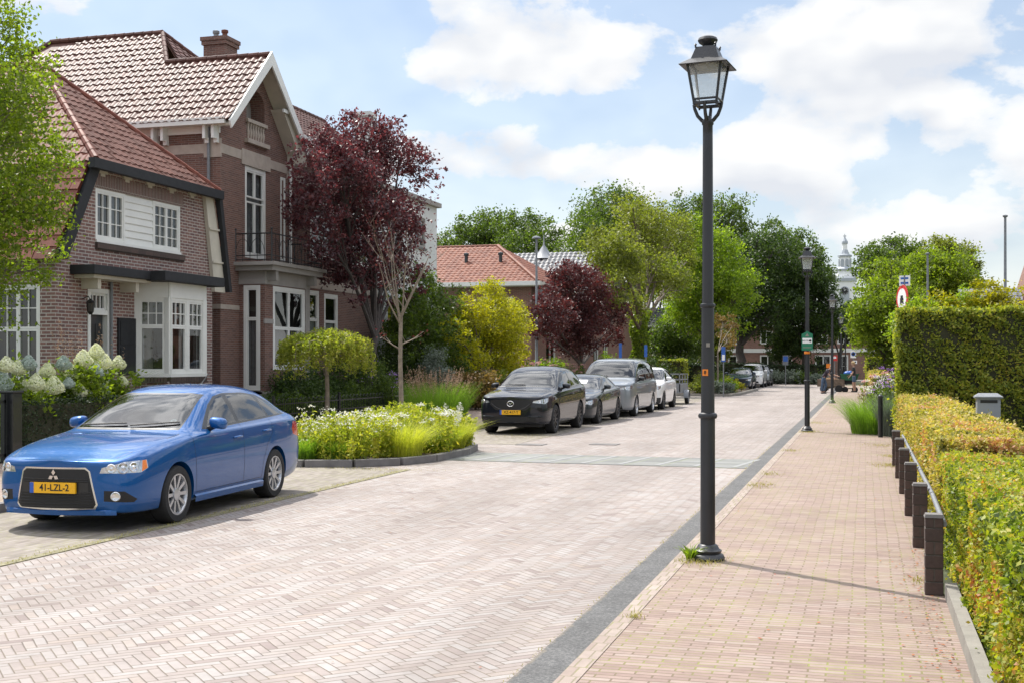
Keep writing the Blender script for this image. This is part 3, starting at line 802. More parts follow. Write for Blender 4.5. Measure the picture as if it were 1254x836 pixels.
def make_lamp():
    root = thing('street_lamp', '', 'street lamp', (0, 0, 0))
    # cast base
    mb = MB()
    mb.lathe([(.145, 0), (.15, .02), (.135, .05), (.115, .06), (.125, .085), (.10, .10), (.085, .13), (.07, .14)], 20)
    mb.build('base', M['lampgreen'], root, smooth=True, world=False)
    mb = MB()
    mb.lathe([(.066, .12), (.064, .9), (.064, 1.235), (.078, 1.24), (.085, 1.26), (.078, 1.28), (.060, 1.29), (.056, 1.9), (.056, 2.20),
              (.064, 2.205), (.068, 2.22), (.064, 2.235), (.05, 2.24), (.044, 3.70), (.044, 3.80), (.052, 3.81), (.052, 3.84), (.03, 3.86)], 18)
    mb.build('post', M['lampgreen'], root, smooth=True, world=False)
    # U shaped fork under the lantern
    mb = MB()
    for s in (-1, 1):
        for ax in (0, 1):
            def q(a, z, ax=ax, s=s): return (a * s, 0, z) if ax == 0 else (0, a * s, z)
            mb.tube([q(.0, 3.83), q(.05, 3.845), q(.09, 3.89), q(.115, 3.95), q(.125, 3.99)], [.018, .018, .016, .015, .013], 7)
    mb.lathe([(.035, 3.80), (.04, 3.84), (.025, 3.88), (0.0, 3.885)], 12)
    mb.build('fork', M['lampgreen'], root, smooth=True, world=False)
    lan = MB()
    zb, zt = 3.985, 4.33; rb, rt = .098, .148
    # lantern frame: four corner bars and rings
    for sx in (-1, 1):
        for sy in (-1, 1):
            lan.tube([(sx * rb, sy * rb, zb), (sx * rt, sy * rt, zt)], .0125, 6)
    for (r_, z_, t_) in ((rb, zb, .016), (rb + .007, zb + .035, .010), (rt, zt, .013)):
        for a_, b_ in (((-1, -1), (1, -1)), ((1, -1), (1, 1)), ((1, 1), (-1, 1)), ((-1, 1), (-1, -1))):
            lan.tube([(a_[0] * r_, a_[1] * r_, z_), (b_[0] * r_, b_[1] * r_, z_)], t_, 6)
    for sx in (-1, 1):
        for sy in (-1, 1):
            lan.tube([(sx * rb, sy * rb, zb - .025), (sx * rb, sy * rb, zb + .01)], .009, 6)
    fr = lan.build('lantern_frame', M['lampgreen'], root, smooth=True, world=False)
    gl = MB()
    for (a_, b_) in (((-1, -1), (1, -1)), ((1, -1), (1, 1)), ((1, 1), (-1, 1)), ((-1, 1), (-1, -1))):
        k = .965
        gl.add([(a_[0] * rb * k, a_[1] * rb * k, zb + .03), (b_[0] * rb * k, b_[1] * rb * k, zb + .03), (b_[0] * rt * k, b_[1] * rt * k, zt), (a_[0] * rt * k, a_[1] * rt * k, zt)], [(0, 1, 2, 3)])
    gl.build('glass', M['lampglass'], fr, world=False)
    rf = MB()
    def ring(r_, z_): return [(-r_, -r_, z_), (r_, -r_, z_), (r_, r_, z_), (-r_, r_, z_)]
    prof = [(.150, 4.318), (.205, 4.305), (.212, 4.312), (.135, 4.365), (.122, 4.372), (.085, 4.478), (.045, 4.482)]
    rf.add(sum([ring(*p_) for p_ in prof], []), [(i * 4 + k, i * 4 + (k + 1) % 4, (i + 1) * 4 + (k + 1) % 4, (i + 1) * 4 + k) for i in range(len(prof) - 1) for k in range(4)] + [(24, 25, 26, 27)])
    rf.build('roof', M['lampgreen'], root, world=False)
    cp = MB()
    cp.lathe([(.045, 4.475), (.042, 4.495), (.05, 4.505), (.078, 4.525), (.088, 4.545), (.080, 4.565), (.05, 4.58), (0, 4.588)], 18)
    for sx in (-1, 1):
        for sy in (-1, 1):
            cp.lathe([(.008, 4.47), (.008, 4.49), (.013, 4.495), (0, 4.51)], 8, (sx * .088, sy * .088, 0))
    cp.build('cap', M['lampgreen'], root, smooth=True, world=False)
    # lamp unit inside, under the roof
    iu = MB(); iu.lathe([(.12, 4.325), (.10, 4.30), (.05, 4.285), (0, 4.28)], 14)
    iu.build('bulb_cover', M['conc'], root, smooth=True, world=False)
    return root
lamp0 = make_lamp()
LAMPS = [((-1.33, 10.8), 'large dark street lamp nearest the viewer, small orange number tag on its post'),
         ((-1.40, 31.4), 'second street lamp along the pavement, the one carrying a green and white sign'),
         ((-1.36, 53.6), 'third street lamp along the pavement, just before the parked wagon'),
         ((-1.42, 76.0), 'fourth street lamp, slender in the distance behind the parked wagon'),
         ((-1.5, 98.5), 'smallest street lamp, furthest away at the end of the pavement')]
lamps = [lamp0] + [copy_tree(lamp0) for _ in LAMPS[1:]]
for i, ((x, y), lab) in enumerate(LAMPS):
    o = lamps[i]
    o.location = (x, y, .04); o.rotation_euler = (0, 0, R(-6) if i == 0 else R(3 * i)); tag(o, lab, 'street lamp', 'street lamps along the pavement')
    if i == 0:
        mb = MB(); mb.box(-.032, .016, -.068, -.055, 1.612, 1.668)
        # orange number plate strapped on the post, two small stickers
        mb.build('number_tag', M['orange'], o, world=False)
        mb = MB(); mb.lathe([(.0, 0), (.022, 0), (.022, .003), (0, .003)], 12, (0, 0, 0))
        t = text_obj('8', .042, M['ink'], o, Matrix.Translation((-.008, -.070, 1.64)) @ Matrix.Rotation(R(90), 4, 'X'), 'number')
        mb = MB(); mb.box(.0, .03, -.0625, -.05, 1.86, 1.895); mb.build('sticker', M['conc'], o, world=False)
    if i == 1:
        mb = MB(); mb.prism([(-.135, -.075, 2.02), (.135, -.075, 2.02), (.135, -.075, 2.42), (.05, -.075, 2.46), (.0, -.075, 2.50), (-.05, -.075, 2.46), (-.135, -.075, 2.42)], (0, .012, 0))
        s = mb.build('sign_panel', M['signgreen'], o, world=False)
        mb = MB(); mb.box(-.115, .115, -.080, -.076, 2.19, 2.32); mb.build('white_panel', M['signwhite'], s, world=False)
        mt = Matrix.Translation((-.045, -.082, 2.255)) @ Matrix.Rotation(R(90), 4, 'X')
        text_obj('ROUTE', .045, M['ink'], s, mt, 'lettering', .0008)
        mb = MB(); mb.prism([(.04, -.083, 2.235), (.075, -.083, 2.235), (.075, -.083, 2.215), (.108, -.083, 2.255), (.075, -.083, 2.295), (.075, -.083, 2.275), (.04, -.083, 2.275)], (0, .002, 0))
        mb.build('arrow', M['ink'], s, world=False)
        mb = MB(); mb.prism([(-.05, -.078, 2.36), (.05, -.078, 2.36), (0, -.078, 2.44)], (0, .002, 0)); mb.box(-.1, .1, -.078, -.076, 2.08, 2.10); mb.build('emblem', M['conc'], s, world=False)
        mb = MB(); mb.lathe([(.058, 1.93), (.072, 1.935), (.072, 1.985), (.058, 1.99)], 14); mb.build('orange_band', M['orange'], o, world=False)

# ------------------------------------------------------------------ low fence posts with steel rail along the pavement
PO = [9.67, 12.09, 14.55, 16.95, 19.2, 21.4]
fw = ['nearest', 'second', 'third', 'fourth', 'fifth', 'furthest']
for i, y in enumerate(PO):
    r = thing('fence_post', f'{fw[i]} of the six short dark masonry posts beside the pavement and low hedge', 'post', (.49, y, .04), 0, 'short posts beside the pavement')
    mb = MB(); z = 0
    for k in range(6):
        e = .002 * (k % 2)
        mb.box(-.066 + e, .066 - e, -.07 + e, .07 - e, z, z + .098); z += .1
    mb.box(-.06, .06, -.064, .064, 0, .57)
    mb.build('shaft', M['brickD'], r, world=False, bevel=.006)
    mb = MB(); mb.add([(-.07, -.075, .575), (.07, -.075, .575), (.07, .075, .575), (-.07, .075, .575), (-.06, -.065, .60), (.06, -.065, .60), (.06, .065, .60), (-.06, .065, .60)],
                      [(0, 1, 2, 3), (4, 5, 6, 7), (0, 1, 5, 4), (1, 2, 6, 5), (2, 3, 7, 6), (3, 0, 4, 7)])
    mb.build('cap', M['kerbdark'], r, world=False)
for i in range(5):
    mb = MB(); a, b = PO[i], PO[i + 1]
    mb.tube([(.585, a - .3, .57), (.585, b - .35, .57)] if i else [(.56, a - .05, .57), (.585, b - .35, .57)], .022, 10)
    mb.build('fence_rail', M['galv'], None, smooth=True, origin=(.56, a, .57), label=f'grey steel pipe rail between the {fw[i]} and {fw[i+1]} short posts', cat='rail', group='pipe rails between the short posts')

# ------------------------------------------------------------------ mailbox
p = onY(1210, 482, 18.0)
mbx = thing('mailbox', 'grey metal mailbox with pitched lid standing behind the low clipped hedge', 'mailbox', (p.x, 18.0, .03))
mb = MB(); w, d = .15, .12; H0, H1 = .72, 1.27
mb.box(-w, w, -d, d, H0, H1); mb.box(-.05, .05, -.04, .04, -.03, H0)
mb.build('body', M['greybox'], mbx, world=False, bevel=.006)
mb = MB()
mb.add([(-w - .03, -d - .03, H1), (w + .03, -d - .03, H1), (w + .03, d + .03, H1), (-w - .03, d + .03, H1), (-w + .03, -d + .06, H1 + .045), (w - .03, -d + .06, H1 + .045), (w - .03, d - .05, H1 + .045), (-w + .03, d - .05, H1 + .045)],
       [(0, 1, 2, 3), (4, 5, 6, 7), (0, 1, 5, 4), (1, 2, 6, 5), (2, 3, 7, 6), (3, 0, 4, 7)])
mb.box(-w - .03, w + .03, -d - .03, d + .03, H1 - .02, H1)
mb.build('lid', M['galv'], mbx, world=False)
mb = MB(); mb.box(-.11, .11, -d - .004, -d + .01, H1 - .085, H1 - .045); mb.build('letter_slot', M['ink'], mbx, world=False)

# ------------------------------------------------------------------ flagpoles, tall post
def pole(name, label, px, pytop, X, r, group=None, Y=None):
    q = onX(px, pytop, X) if Y is None else onY(px, pytop, Y)
    root = thing(name, label, 'pole', (q.x, q.y, .02), 0, group)
    mb = MB(); h = q.z
    mb.lathe([(r * 1.5, 0), (r * 1.5, .25), (r, .3), (r * .62, h - .08)], 10); mb.build('shaft', M['galv'], root, smooth=True, world=False)
    mb = MB(); mb.lathe([(r * .7, h - .08), (r * 1.3, h - .06), (r * 1.3, h - .02), (0, h)], 10); mb.build('finial', M['galv'], root, smooth=True, world=False)
    return root, q
pole('flagpole', 'tall bare grey flagpole rising behind the tall hedge at its right end', 1231, 264, 0, .055, 'flagpoles behind the tall hedge', Y=38)
pole('flagpole', 'shorter bare flagpole behind the tall hedge near the red sign', 1136, 310, 0, .05, 'flagpoles behind the tall hedge', Y=42)
lp, q = pole('light_mast', 'tall pale light mast in front of the red roofed house', 657, 292, -14.3, .075)
mb = MB(); mb.lathe([(.05, q.z), (.20, q.z - .03), (.18, q.z + .04), (0, q.z + .09)], 12); mb.build('lamp_head', M['greybox'], lp, smooth=True, world=False)

# black garden post by the grasses
r = thing('garden_post', 'black slim garden post beside the green grass clump', 'post', (.33, 29.5, .04))
mb = MB(); mb.lathe([(.055, 0), (.055, .9)], 8); mb.build('shaft', M['black'], r, world=False, smooth=True)
mb = MB(); mb.sphere((0, 0, .93), .06, 8); mb.build('finial', M['black'], r, world=False, smooth=True)

# dark gate posts and gate far left
for k, (px, lab) in enumerate(((14, 'square dark blue gate post left of the parked blue car'),)):
    q = onX(px, 481, -13.6)
    r = thing('gate_post', lab, 'post', (q.x, q.y, .1))
    mb = MB(); mb.box(-.12, .12, -.12, .12, 0, 1.16); mb.build('shaft', M['black'], r, world=False, bevel=.01)
    mb = MB(); mb.box(-.14, .14, -.14, .14, 1.16, 1.2); mb.build('cap', M['black'], r, world=False, bevel=.01)
    gt = thing('garden_gate', 'dark metal garden gate with flat bars beside the gate post', 'gate', (q.x, q.y - .9, .1))
    mb = MB(); mb.box(-.02, .02, -.75, .75, 1.0, 1.05); mb.box(-.02, .02, -.75, .75, .12, .17); mb.box(-.02, .02, .70, .75, .05, 1.15); mb.box(-.02, .02, -.75, -.70, .05, 1.15)
    mb.build('frame', M['black'], gt, world=False)
    mb = MB()
    for j in range(9): mb.box(-.012, .012, -.62 + j * .15, -.59 + j * .15, .17, 1.0)
    mb.build('bars', M['black'], gt, world=False)

# ------------------------------------------------------------------ low iron fence with rounded tops, in front of the gardens
y0, y1 = 23.0, 47.0
fn = thing('garden_fence', 'low dark green iron fence with looped tops in front of the brick villa garden', 'fence', (-13.75, y0, .1))
mb = MB()
for z in (.38, .63): mb.box(-.012, .012, 0, y1 - y0, z, z + .028)
mb.build('rail', M['black'], fn, world=False)
k = 0; y = 0
mbt = MB()
while y < y1 - y0:
    if k % 16 == 0:
        mbp = MB(); mbp.box(-.028, .028, y - .028, y + .028, 0, .86); mbp.build('post', M['black'], fn, world=False)
    mbt.tube([(0, y, .05), (0, y, .72), (0, y + .03, .765), (0, y + .06, .775), (0, y + .09, .765), (0, y + .12, .72), (0, y + .12, .05)], .0085, 5)
    k += 1; y += .24
mbt.build('loops', M['black'], fn, world=False)

# ------------------------------------------------------------------ signs
def disc(mb, c, r, axis, th, n=24, m=0):
    """flat round plate facing 'axis' (unit horizontal vector)"""
    ax = Vector(axis).normalized(); s = Vector((-ax.y, ax.x, 0)); u = Vector((0, 0, 1)); c = Vector(c)
    ring = [c + (s * math.cos(2 * math.pi * k / n) + u * math.sin(2 * math.pi * k / n)) * r for k in range(n)]
    mb.prism([tuple(q_) for q_ in ring], ax * th, m)
    return mb
q = onY(1104, 365, 33.0)
sg = thing('road_sign', 'round red and white road sign above the tall hedge, blue street name plate on top', 'road sign', (q.x + .08, 33.0, .02))
mb = MB(); mb.lathe([(.03, 0), (.03, q.z + .55)], 10); mb.build('post', M['galv'], sg, world=False, smooth=True)
ax = Vector((-.93, -.37, 0)).normalized()
d = MB(); disc(d, (-.05, 0, q.z - .05), .36, ax, .02); rd = d.build('sign_plate', M['signred'], sg, world=False)
d = MB(); c0 = Vector((-.05, 0, q.z - .05)) + ax * .022; disc(d, c0, .27, ax, .003); d.build('white_field', M['signwhite'], rd, world=False)
c1 = c0 + ax * .005; s_ = Vector((-ax.y, ax.x, 0))
d = MB()
for (a, b, c_, e) in ((-.10, .10, -.10, .02), (-.07, .07, .02, .09), (-.12, -.06, -.13, -.10), (.06, .12, -.13, -.10)):
    pts = [c1 + s_ * a + Vector((0, 0, c_)), c1 + s_ * b + Vector((0, 0, c_)), c1 + s_ * b + Vector((0, 0, e)), c1 + s_ * a + Vector((0, 0, e))]
    d.prism([tuple(p_) for p_ in pts], ax * .003)
d.build('symbol', M['ink'], rd, world=False)
ax2 = Vector((-.35, -.93, 0)).normalized(); s2 = Vector((-ax2.y, ax2.x, 0))
cc0 = Vector((0, 0, q.z + .42))
d = MB(); pts = [cc0 + s2 * a + Vector((0, 0, b)) for a, b in ((-.14, -.13), (.14, -.13), (.14, .13), (-.14, .13))]
d.prism([tuple(p_) for p_ in pts], ax2 * .02); npz = d.build('name_plate', M['signwhite'], sg, world=False)
d = MB()
for (b0, b1) in ((.035, .085), (-.085, -.035)):
    pts = [cc0 + ax2 * .022 + s2 * a + Vector((0, 0, b)) for a, b in ((-.10, b0), (.10, b0), (.10, b1), (-.10, b1))]
    d.prism([tuple(p_) for p_ in pts], ax2 * .003)
d.build('blue_text_bands', M['signblue'], npz, world=False)

def board(name, label, px, py, Y, w, h, mat, h2=0, extra=None, cat='sign', group=None):
    q = onY(px, py, Y)
    r = thing(name, label, cat, (q.x, Y, .02), 0, group)
    mb = MB(); mb.lathe([(.03, 0), (.03, q.z + h / 2)], 8); mb.build('post', M['galv'], r, world=False, smooth=True)
    mb = MB(); mb.box(-w / 2, w / 2, -.06, -.04, q.z - h / 2, q.z + h / 2); pl = mb.build('panel', mat, r, world=False)
    return r, pl, q
r, pl, q = board('parking_zone_sign', 'square white parking zone sign with a dark disc, behind the woman', 1045, 434, 84, .36 * 1.0, .46, M['signwhite'])
d = MB(); disc(d, (0, -.066, q.z + .03), .14, (0, -1, 0), .004); d.build('blue_disc', M['signblue'], pl, world=False)
d = MB(); disc(d, (0, -.071, q.z + .03), .09, (0, -1, 0), .004); d.build('dark_disc', M['ink'], pl, world=False)
mb = MB(); mb.box(.02, .24, -.06, -.04, q.z - .62, q.z - .40); p2 = mb.build('lower_panel', M['signwhite'], r, world=False)
mb = MB(); mb.box(.09, .17, -.066, -.061, q.z - .55, q.z - .46); mb.build('mark', M['ink'], p2, world=False)
r, pl, q = board('direction_sign', 'blue and white direction sign on a post before the far hedge', 962, 441, 95, .42, .75, M['galv'])
mb = MB(); mb.box(-.17, .17, -.066, -.061, q.z - .1, q.z + .3); mb.build('blue_field', M['signblue'], pl, world=False)
r, pl, q = board('parking_sign', 'narrow blue sign beside the ivy covered trunk, behind the silver van', 791, 430, 52, .13, .5, M['signblue'], group='narrow blue signs along the road')
r, pl, q = board('parking_sign', 'narrow blue sign at the purple tree, left of the ivy covered trunk', 760, 431, 53, .13, .75, M['signblue'], group='narrow blue signs along the road')
r, pl, q = board('parking_sign', 'narrow blue and white sign on a post above the far flower bed', 886, 434, 62, .2, .75, M['signblue'], group='narrow blue signs along the road')
mb = MB(); mb.box(-.07, .07, -.066, -.061, q.z - .3, q.z - .02); mb.build('white_field', M['signwhite'], pl, world=False)
# ------------------------------------------------------------------ cars
M['carglass'] = glass_mat('car_glass', (.18, .23, .24), .07)
M['vanglass'] = glass_mat('tinted_car_glass', (.10, .12, .12), .06)
M['cartrim'] = pm('car_trim_black', (.012, .012, .013), .35, var=.1, coat=.2)
M['carplastic'] = pm('car_plastic', (.02, .02, .021), .65, var=.15, scale=30)
M['cabin'] = pm('car_cabin_grey', (.035, .035, .038), .8, var=.2)
M['alloy'] = pm('alloy_wheel', (.50, .51, .53), .3, metal=.75, var=.06)
M['alloydark'] = pm('alloy_dark', (.035, .036, .04), .35, metal=.5, var=.1)
M['lamprefl'] = pm('headlamp_reflector', (.55, .57, .6), .15, metal=.9, var=.25, scale=40)
M['lampclear'] = glass_mat('lamp_clear', (.9, .92, .94), .08)
M['indicator'] = pm('indicator_orange', (.80, .22, .04), .3)
M['tail'] = pm('tail_lamp_red', (.45, .01, .015), .2, coat=.8)
M['grille'] = pm('grille_black', (.008, .008, .009), .5)
PAINT = {
    'blue': paint_mat('paint_blue', (.002, .078, .27), .35, .34),
    'black': paint_mat('paint_black', (.008, .010, .016), .0, .5),
    'grey': paint_mat('paint_grey', (.028, .034, .04), .3, .4),
    'silver': paint_mat('paint_silver', (.24, .265, .29), .6, .34),
    'white': paint_mat('paint_white', (.72, .72, .71), .0, .4, .02),
    'darkblue': paint_mat('paint_dark_blue', (.02, .035, .06), .4, .3),
}

def lerp_tab(tab, y):
    if y <= tab[0][0]: return list(tab[0][1:])
    for a, b in zip(tab, tab[1:]):
        if y <= b[0]:
            t = (y - a[0]) / (b[0] - a[0]); return [p + (q - p) * t for p, q in zip(a[1:], b[1:])]
    return list(tab[-1][1:])

def bool_diff(o, cutters):
    for c in cutters:
        m = o.modifiers.new('b', 'BOOLEAN'); m.operation = 'DIFFERENCE'; m.solver = 'EXACT'; m.object = c
    dg = bpy.context.evaluated_depsgraph_get(); dg.update()
    me = bpy.data.meshes.new_from_object(o.evaluated_get(dg))
    o.modifiers.clear()
    return me

def car_body_mesh(tab, bulge, rearb, arches, lod=2):
    """tab rows: y w zb zs wg zg wr zr zt ; car nose at y=0, pointing to -y"""
    rows = []
    for r in tab:
        y, w, zb, zs, wg, zg, wr, zr, zt = r
        rows.append([(0, zb), (w * .62, zb), (w - .06, zb + .015), (w - .022, zb + .11), (w, zb + .11 + .40 * (zs - zb - .11)), (w - .012, zs - .11), (w - .035, zs),
                     (wg, zg), (wr, zr), (wr * .62, zr + (zt - zr) * .78), (0, zt)])
    K = len(rows[0]); bm = bmesh.new()
    Lv, Rv = [], []
    for r, t in zip(rows, tab):
        l = []; rr = []
        for k, (x, z) in enumerate(r):
            v = bm.verts.new((x, t[0], z)); l.append(v)
            rr.append(v if k in (0, K - 1) else bm.verts.new((-x, t[0], z)))
        Lv.append(l); Rv.append(rr)
    cr = bm.edges.layers.float.new('crease_edge')
    def quad(vs):
        u = []
        for v in vs:
            if v not in u: u.append(v)
        if len(u) >= 3:
            try: return bm.faces.new(u)
            except ValueError: return None
    for i in range(len(rows) - 1):
        for k in range(K - 1):
            quad((Lv[i][k], Lv[i + 1][k], Lv[i + 1][k + 1], Lv[i][k + 1]))
            quad((Rv[i][k], Rv[i][k + 1], Rv[i + 1][k + 1], Rv[i + 1][k]))
    for idx, bl in ((0, -bulge), (-1, rearb)):
        A, B = Lv[idx], Rv[idx]; mid = []
        y = tab[idx][0]
        colsL = []; colsR = []
        for k in range(K):
            if k in (0, K - 1):
                A[k].co.y += bl; mid.append(A[k]); colsL.append(A[k]); colsR.append(A[k])
            else:
                x, z = A[k].co.x, A[k].co.z
                mid.append(bm.verts.new((0, y + bl, z)))
                colsL.append(bm.verts.new((x * .55, y + bl * .8, z))); colsR.append(bm.verts.new((-x * .55, y + bl * .8, z)))
        for k in range(K - 1):
            quad((A[k], A[k + 1], colsL[k + 1], colsL[k])); quad((colsL[k], colsL[k + 1], mid[k + 1], mid[k]))
            quad((mid[k], mid[k + 1], colsR[k + 1], colsR[k])); quad((colsR[k], colsR[k + 1], B[k + 1], B[k]))
    # creases: shoulder, sill, roof rail
    for i in range(len(rows) - 1):
        for S in (Lv, Rv):
            for k, c in ((2, .5), (3, .35), (6, .45), (7, .3)):
                e = bm.edges.get((S[i][k], S[i + 1][k]))
                if e: e[cr] = c
    bmesh.ops.recalc_face_normals(bm, faces=bm.faces)
    me = bpy.data.meshes.new('b'); bm.to_mesh(me); bm.free()
    o = bpy.data.objects.new('b', me); COL.objects.link(o)
    s = o.modifiers.new('s', 'SUBSURF'); s.levels = lod; s.render_levels = lod
    cutters = []
    for (ya, ra, za, wid) in arches:
        for sgn in (-1, 1):
            cb = MB(); cb.lathe([(ra, 0), (ra, .5)], 40, (sgn * (wid - .24) + (-.5 if sgn < 0 else 0), ya, za), 'x')
            c = cb.build('c', M['carplastic']); cutters.append(c)
    o.data.materials.append(M['carplastic']); 
    me2 = bool_diff(o, cutters)
    for c in cutters: bpy.data.objects.remove(c)
    bpy.data.objects.remove(o)
    return me2

class Cutter:
    """splits a car body into panels along projected convex outlines"""
    def __init__(s, me): 
        s.bm = bmesh.new(); s.bm.from_mesh(me)
        s.lay = s.bm.faces.layers.int.new('part')
        s.next = 1
    def cut(s, poly, d, region, pid=None):
        """poly: outline as 3D points, extruded along d; region(center, normal)->bool"""
        d = Vector(d).normalized(); P = [Vector(p) for p in poly]
        ctr = sum(P, Vector()) / len(P); n = len(P)
        planes = []
        for i in range(n):
            a, b = P[i], P[(i + 1) % n]
            nn = (b - a).cross(d).normalized()
            if nn.dot(ctr - a) > 0: nn = -nn
            planes.append((a, nn))
        rad = max((p - ctr).length for p in P) * 1.25 + .1
        def near(f):
            c = f.calc_center_median(); w = c - ctr; w -= d * w.dot(d)
            return w.length < rad + math.sqrt(f.calc_area()) and region(c, f.normal)
        for (a, nn) in planes:
            fs = [f for f in s.bm.faces if near(f)]
            es = {e for f in fs for e in f.edges}; vs = {v for f in fs for v in f.verts}
            bmesh.ops.bisect_plane(s.bm, geom=list(vs) + list(es) + fs, plane_co=a, plane_no=nn, dist=1e-5)
        pid = pid or s.next; s.next = max(s.next, pid) + 1
        s.bm.faces.ensure_lookup_table()
        for f in s.bm.faces:
            c = f.calc_center_median()
            if near(f) and all(nn.dot(c - a) < 1e-6 for a, nn in planes): f[s.lay] = pid
        return pid
    def finish(s):
        s.bm.normal_update(); return s.bm

def sub_mesh(bm, lay, pids, name, mats, off=0.0, dark=None):
    """copies the faces of some panels into their own mesh"""
    nb = bmesh.new(); mp = {}
    for f in bm.faces:
        if f[lay] in pids:
            vs = []
            for v in f.verts:
                if v not in mp: mp[v] = nb.verts.new(v.co + v.normal * off)
                vs.append(mp[v])
            try: nf = nb.faces.new(vs)
            except ValueError: continue
            nf.smooth = True; nf.material_index = min(f.material_index, len(mats) - 1)
    me = bpy.data.meshes.new(name); nb.to_mesh(me); nb.free()
    for m in mats: me.materials.append(m)
    me.set_sharp_from_angle(angle=R(38))
    return me

def wheel(parent, x, y, r, w, side, spokes, rimmat, style='spoke'):
    """side +1: outer face towards +x"""
    mb = MB(); s = side
    rr = r * .70
    prof = [(rr, -w * .5), (r * .93, -w * .5), (r * .985, -w * .42), (r, -w * .3), (r, w * .3), (r * .985, w * .42), (r * .93, w * .5), (rr + .012, w * .5), (rr, w * .44), (rr, -w * .5)]
    mb.lathe([(a, b * s) for a, b in prof], 40, (x, y, r), 'x', caps=False)
    tyre = mb.build('wheel', M['rubber'], parent, smooth=True, world=False)
    mb = MB()
    mb.lathe([(rr + .004, s * w * .46), (rr - .012, s * w * .46), (rr - .02, s * w * .40), (rr - .03, s * w * .1), (rr - .03, -s * w * .3)], 40, (x, y, r), 'x', caps=False)
    ds = s * w * .36
    mb.lathe([(.075, s * w * .30), (.07, ds + s * .012), (.03, ds + s * .018), (0, ds + s * .018)], 20, (x, y, r), 'x', caps=False)
    for k in range(spokes):
        a = 2 * math.pi * k / spokes
        for da in ((-.07, .07) if style == 'twin' else (0,)):
            a0 = a + da * 1.4; a1 = a + da
            hw0, hw1 = (.012, .017) if style == 'twin' else (.016, .021)
            if spokes <= 6: hw0, hw1 = .026, .034
            c0 = Vector((0, math.cos(a0), math.sin(a0))); c1 = Vector((0, math.cos(a1), math.sin(a1)))
            t0 = Vector((0, -math.sin(a0), math.cos(a0))); t1 = Vector((0, -math.sin(a1), math.cos(a1)))
            C = Vector((x, y, r)); X = Vector((s, 0, 0))
            p0, p1 = C + c0 * .055, C + c1 * (rr - .012)
            q = [p0 - t0 * hw0 + X * (w * .36), p0 + t0 * hw0 + X * (w * .36), p1 + t1 * hw1 + X * (w * .43), p1 - t1 * hw1 + X * (w * .43)]
            mb.prism([tuple(v) for v in q], X * -.03)
    rim = mb.build('rim', rimmat, tyre, smooth=True, world=False)
    mb = MB(); mb.lathe([(rr - .03, s * w * .02), (.0, s * w * .02)], 24, (x, y, r), 'x'); mb.build('brake_disc', M['carplastic'], rim, world=False)
    return tyre

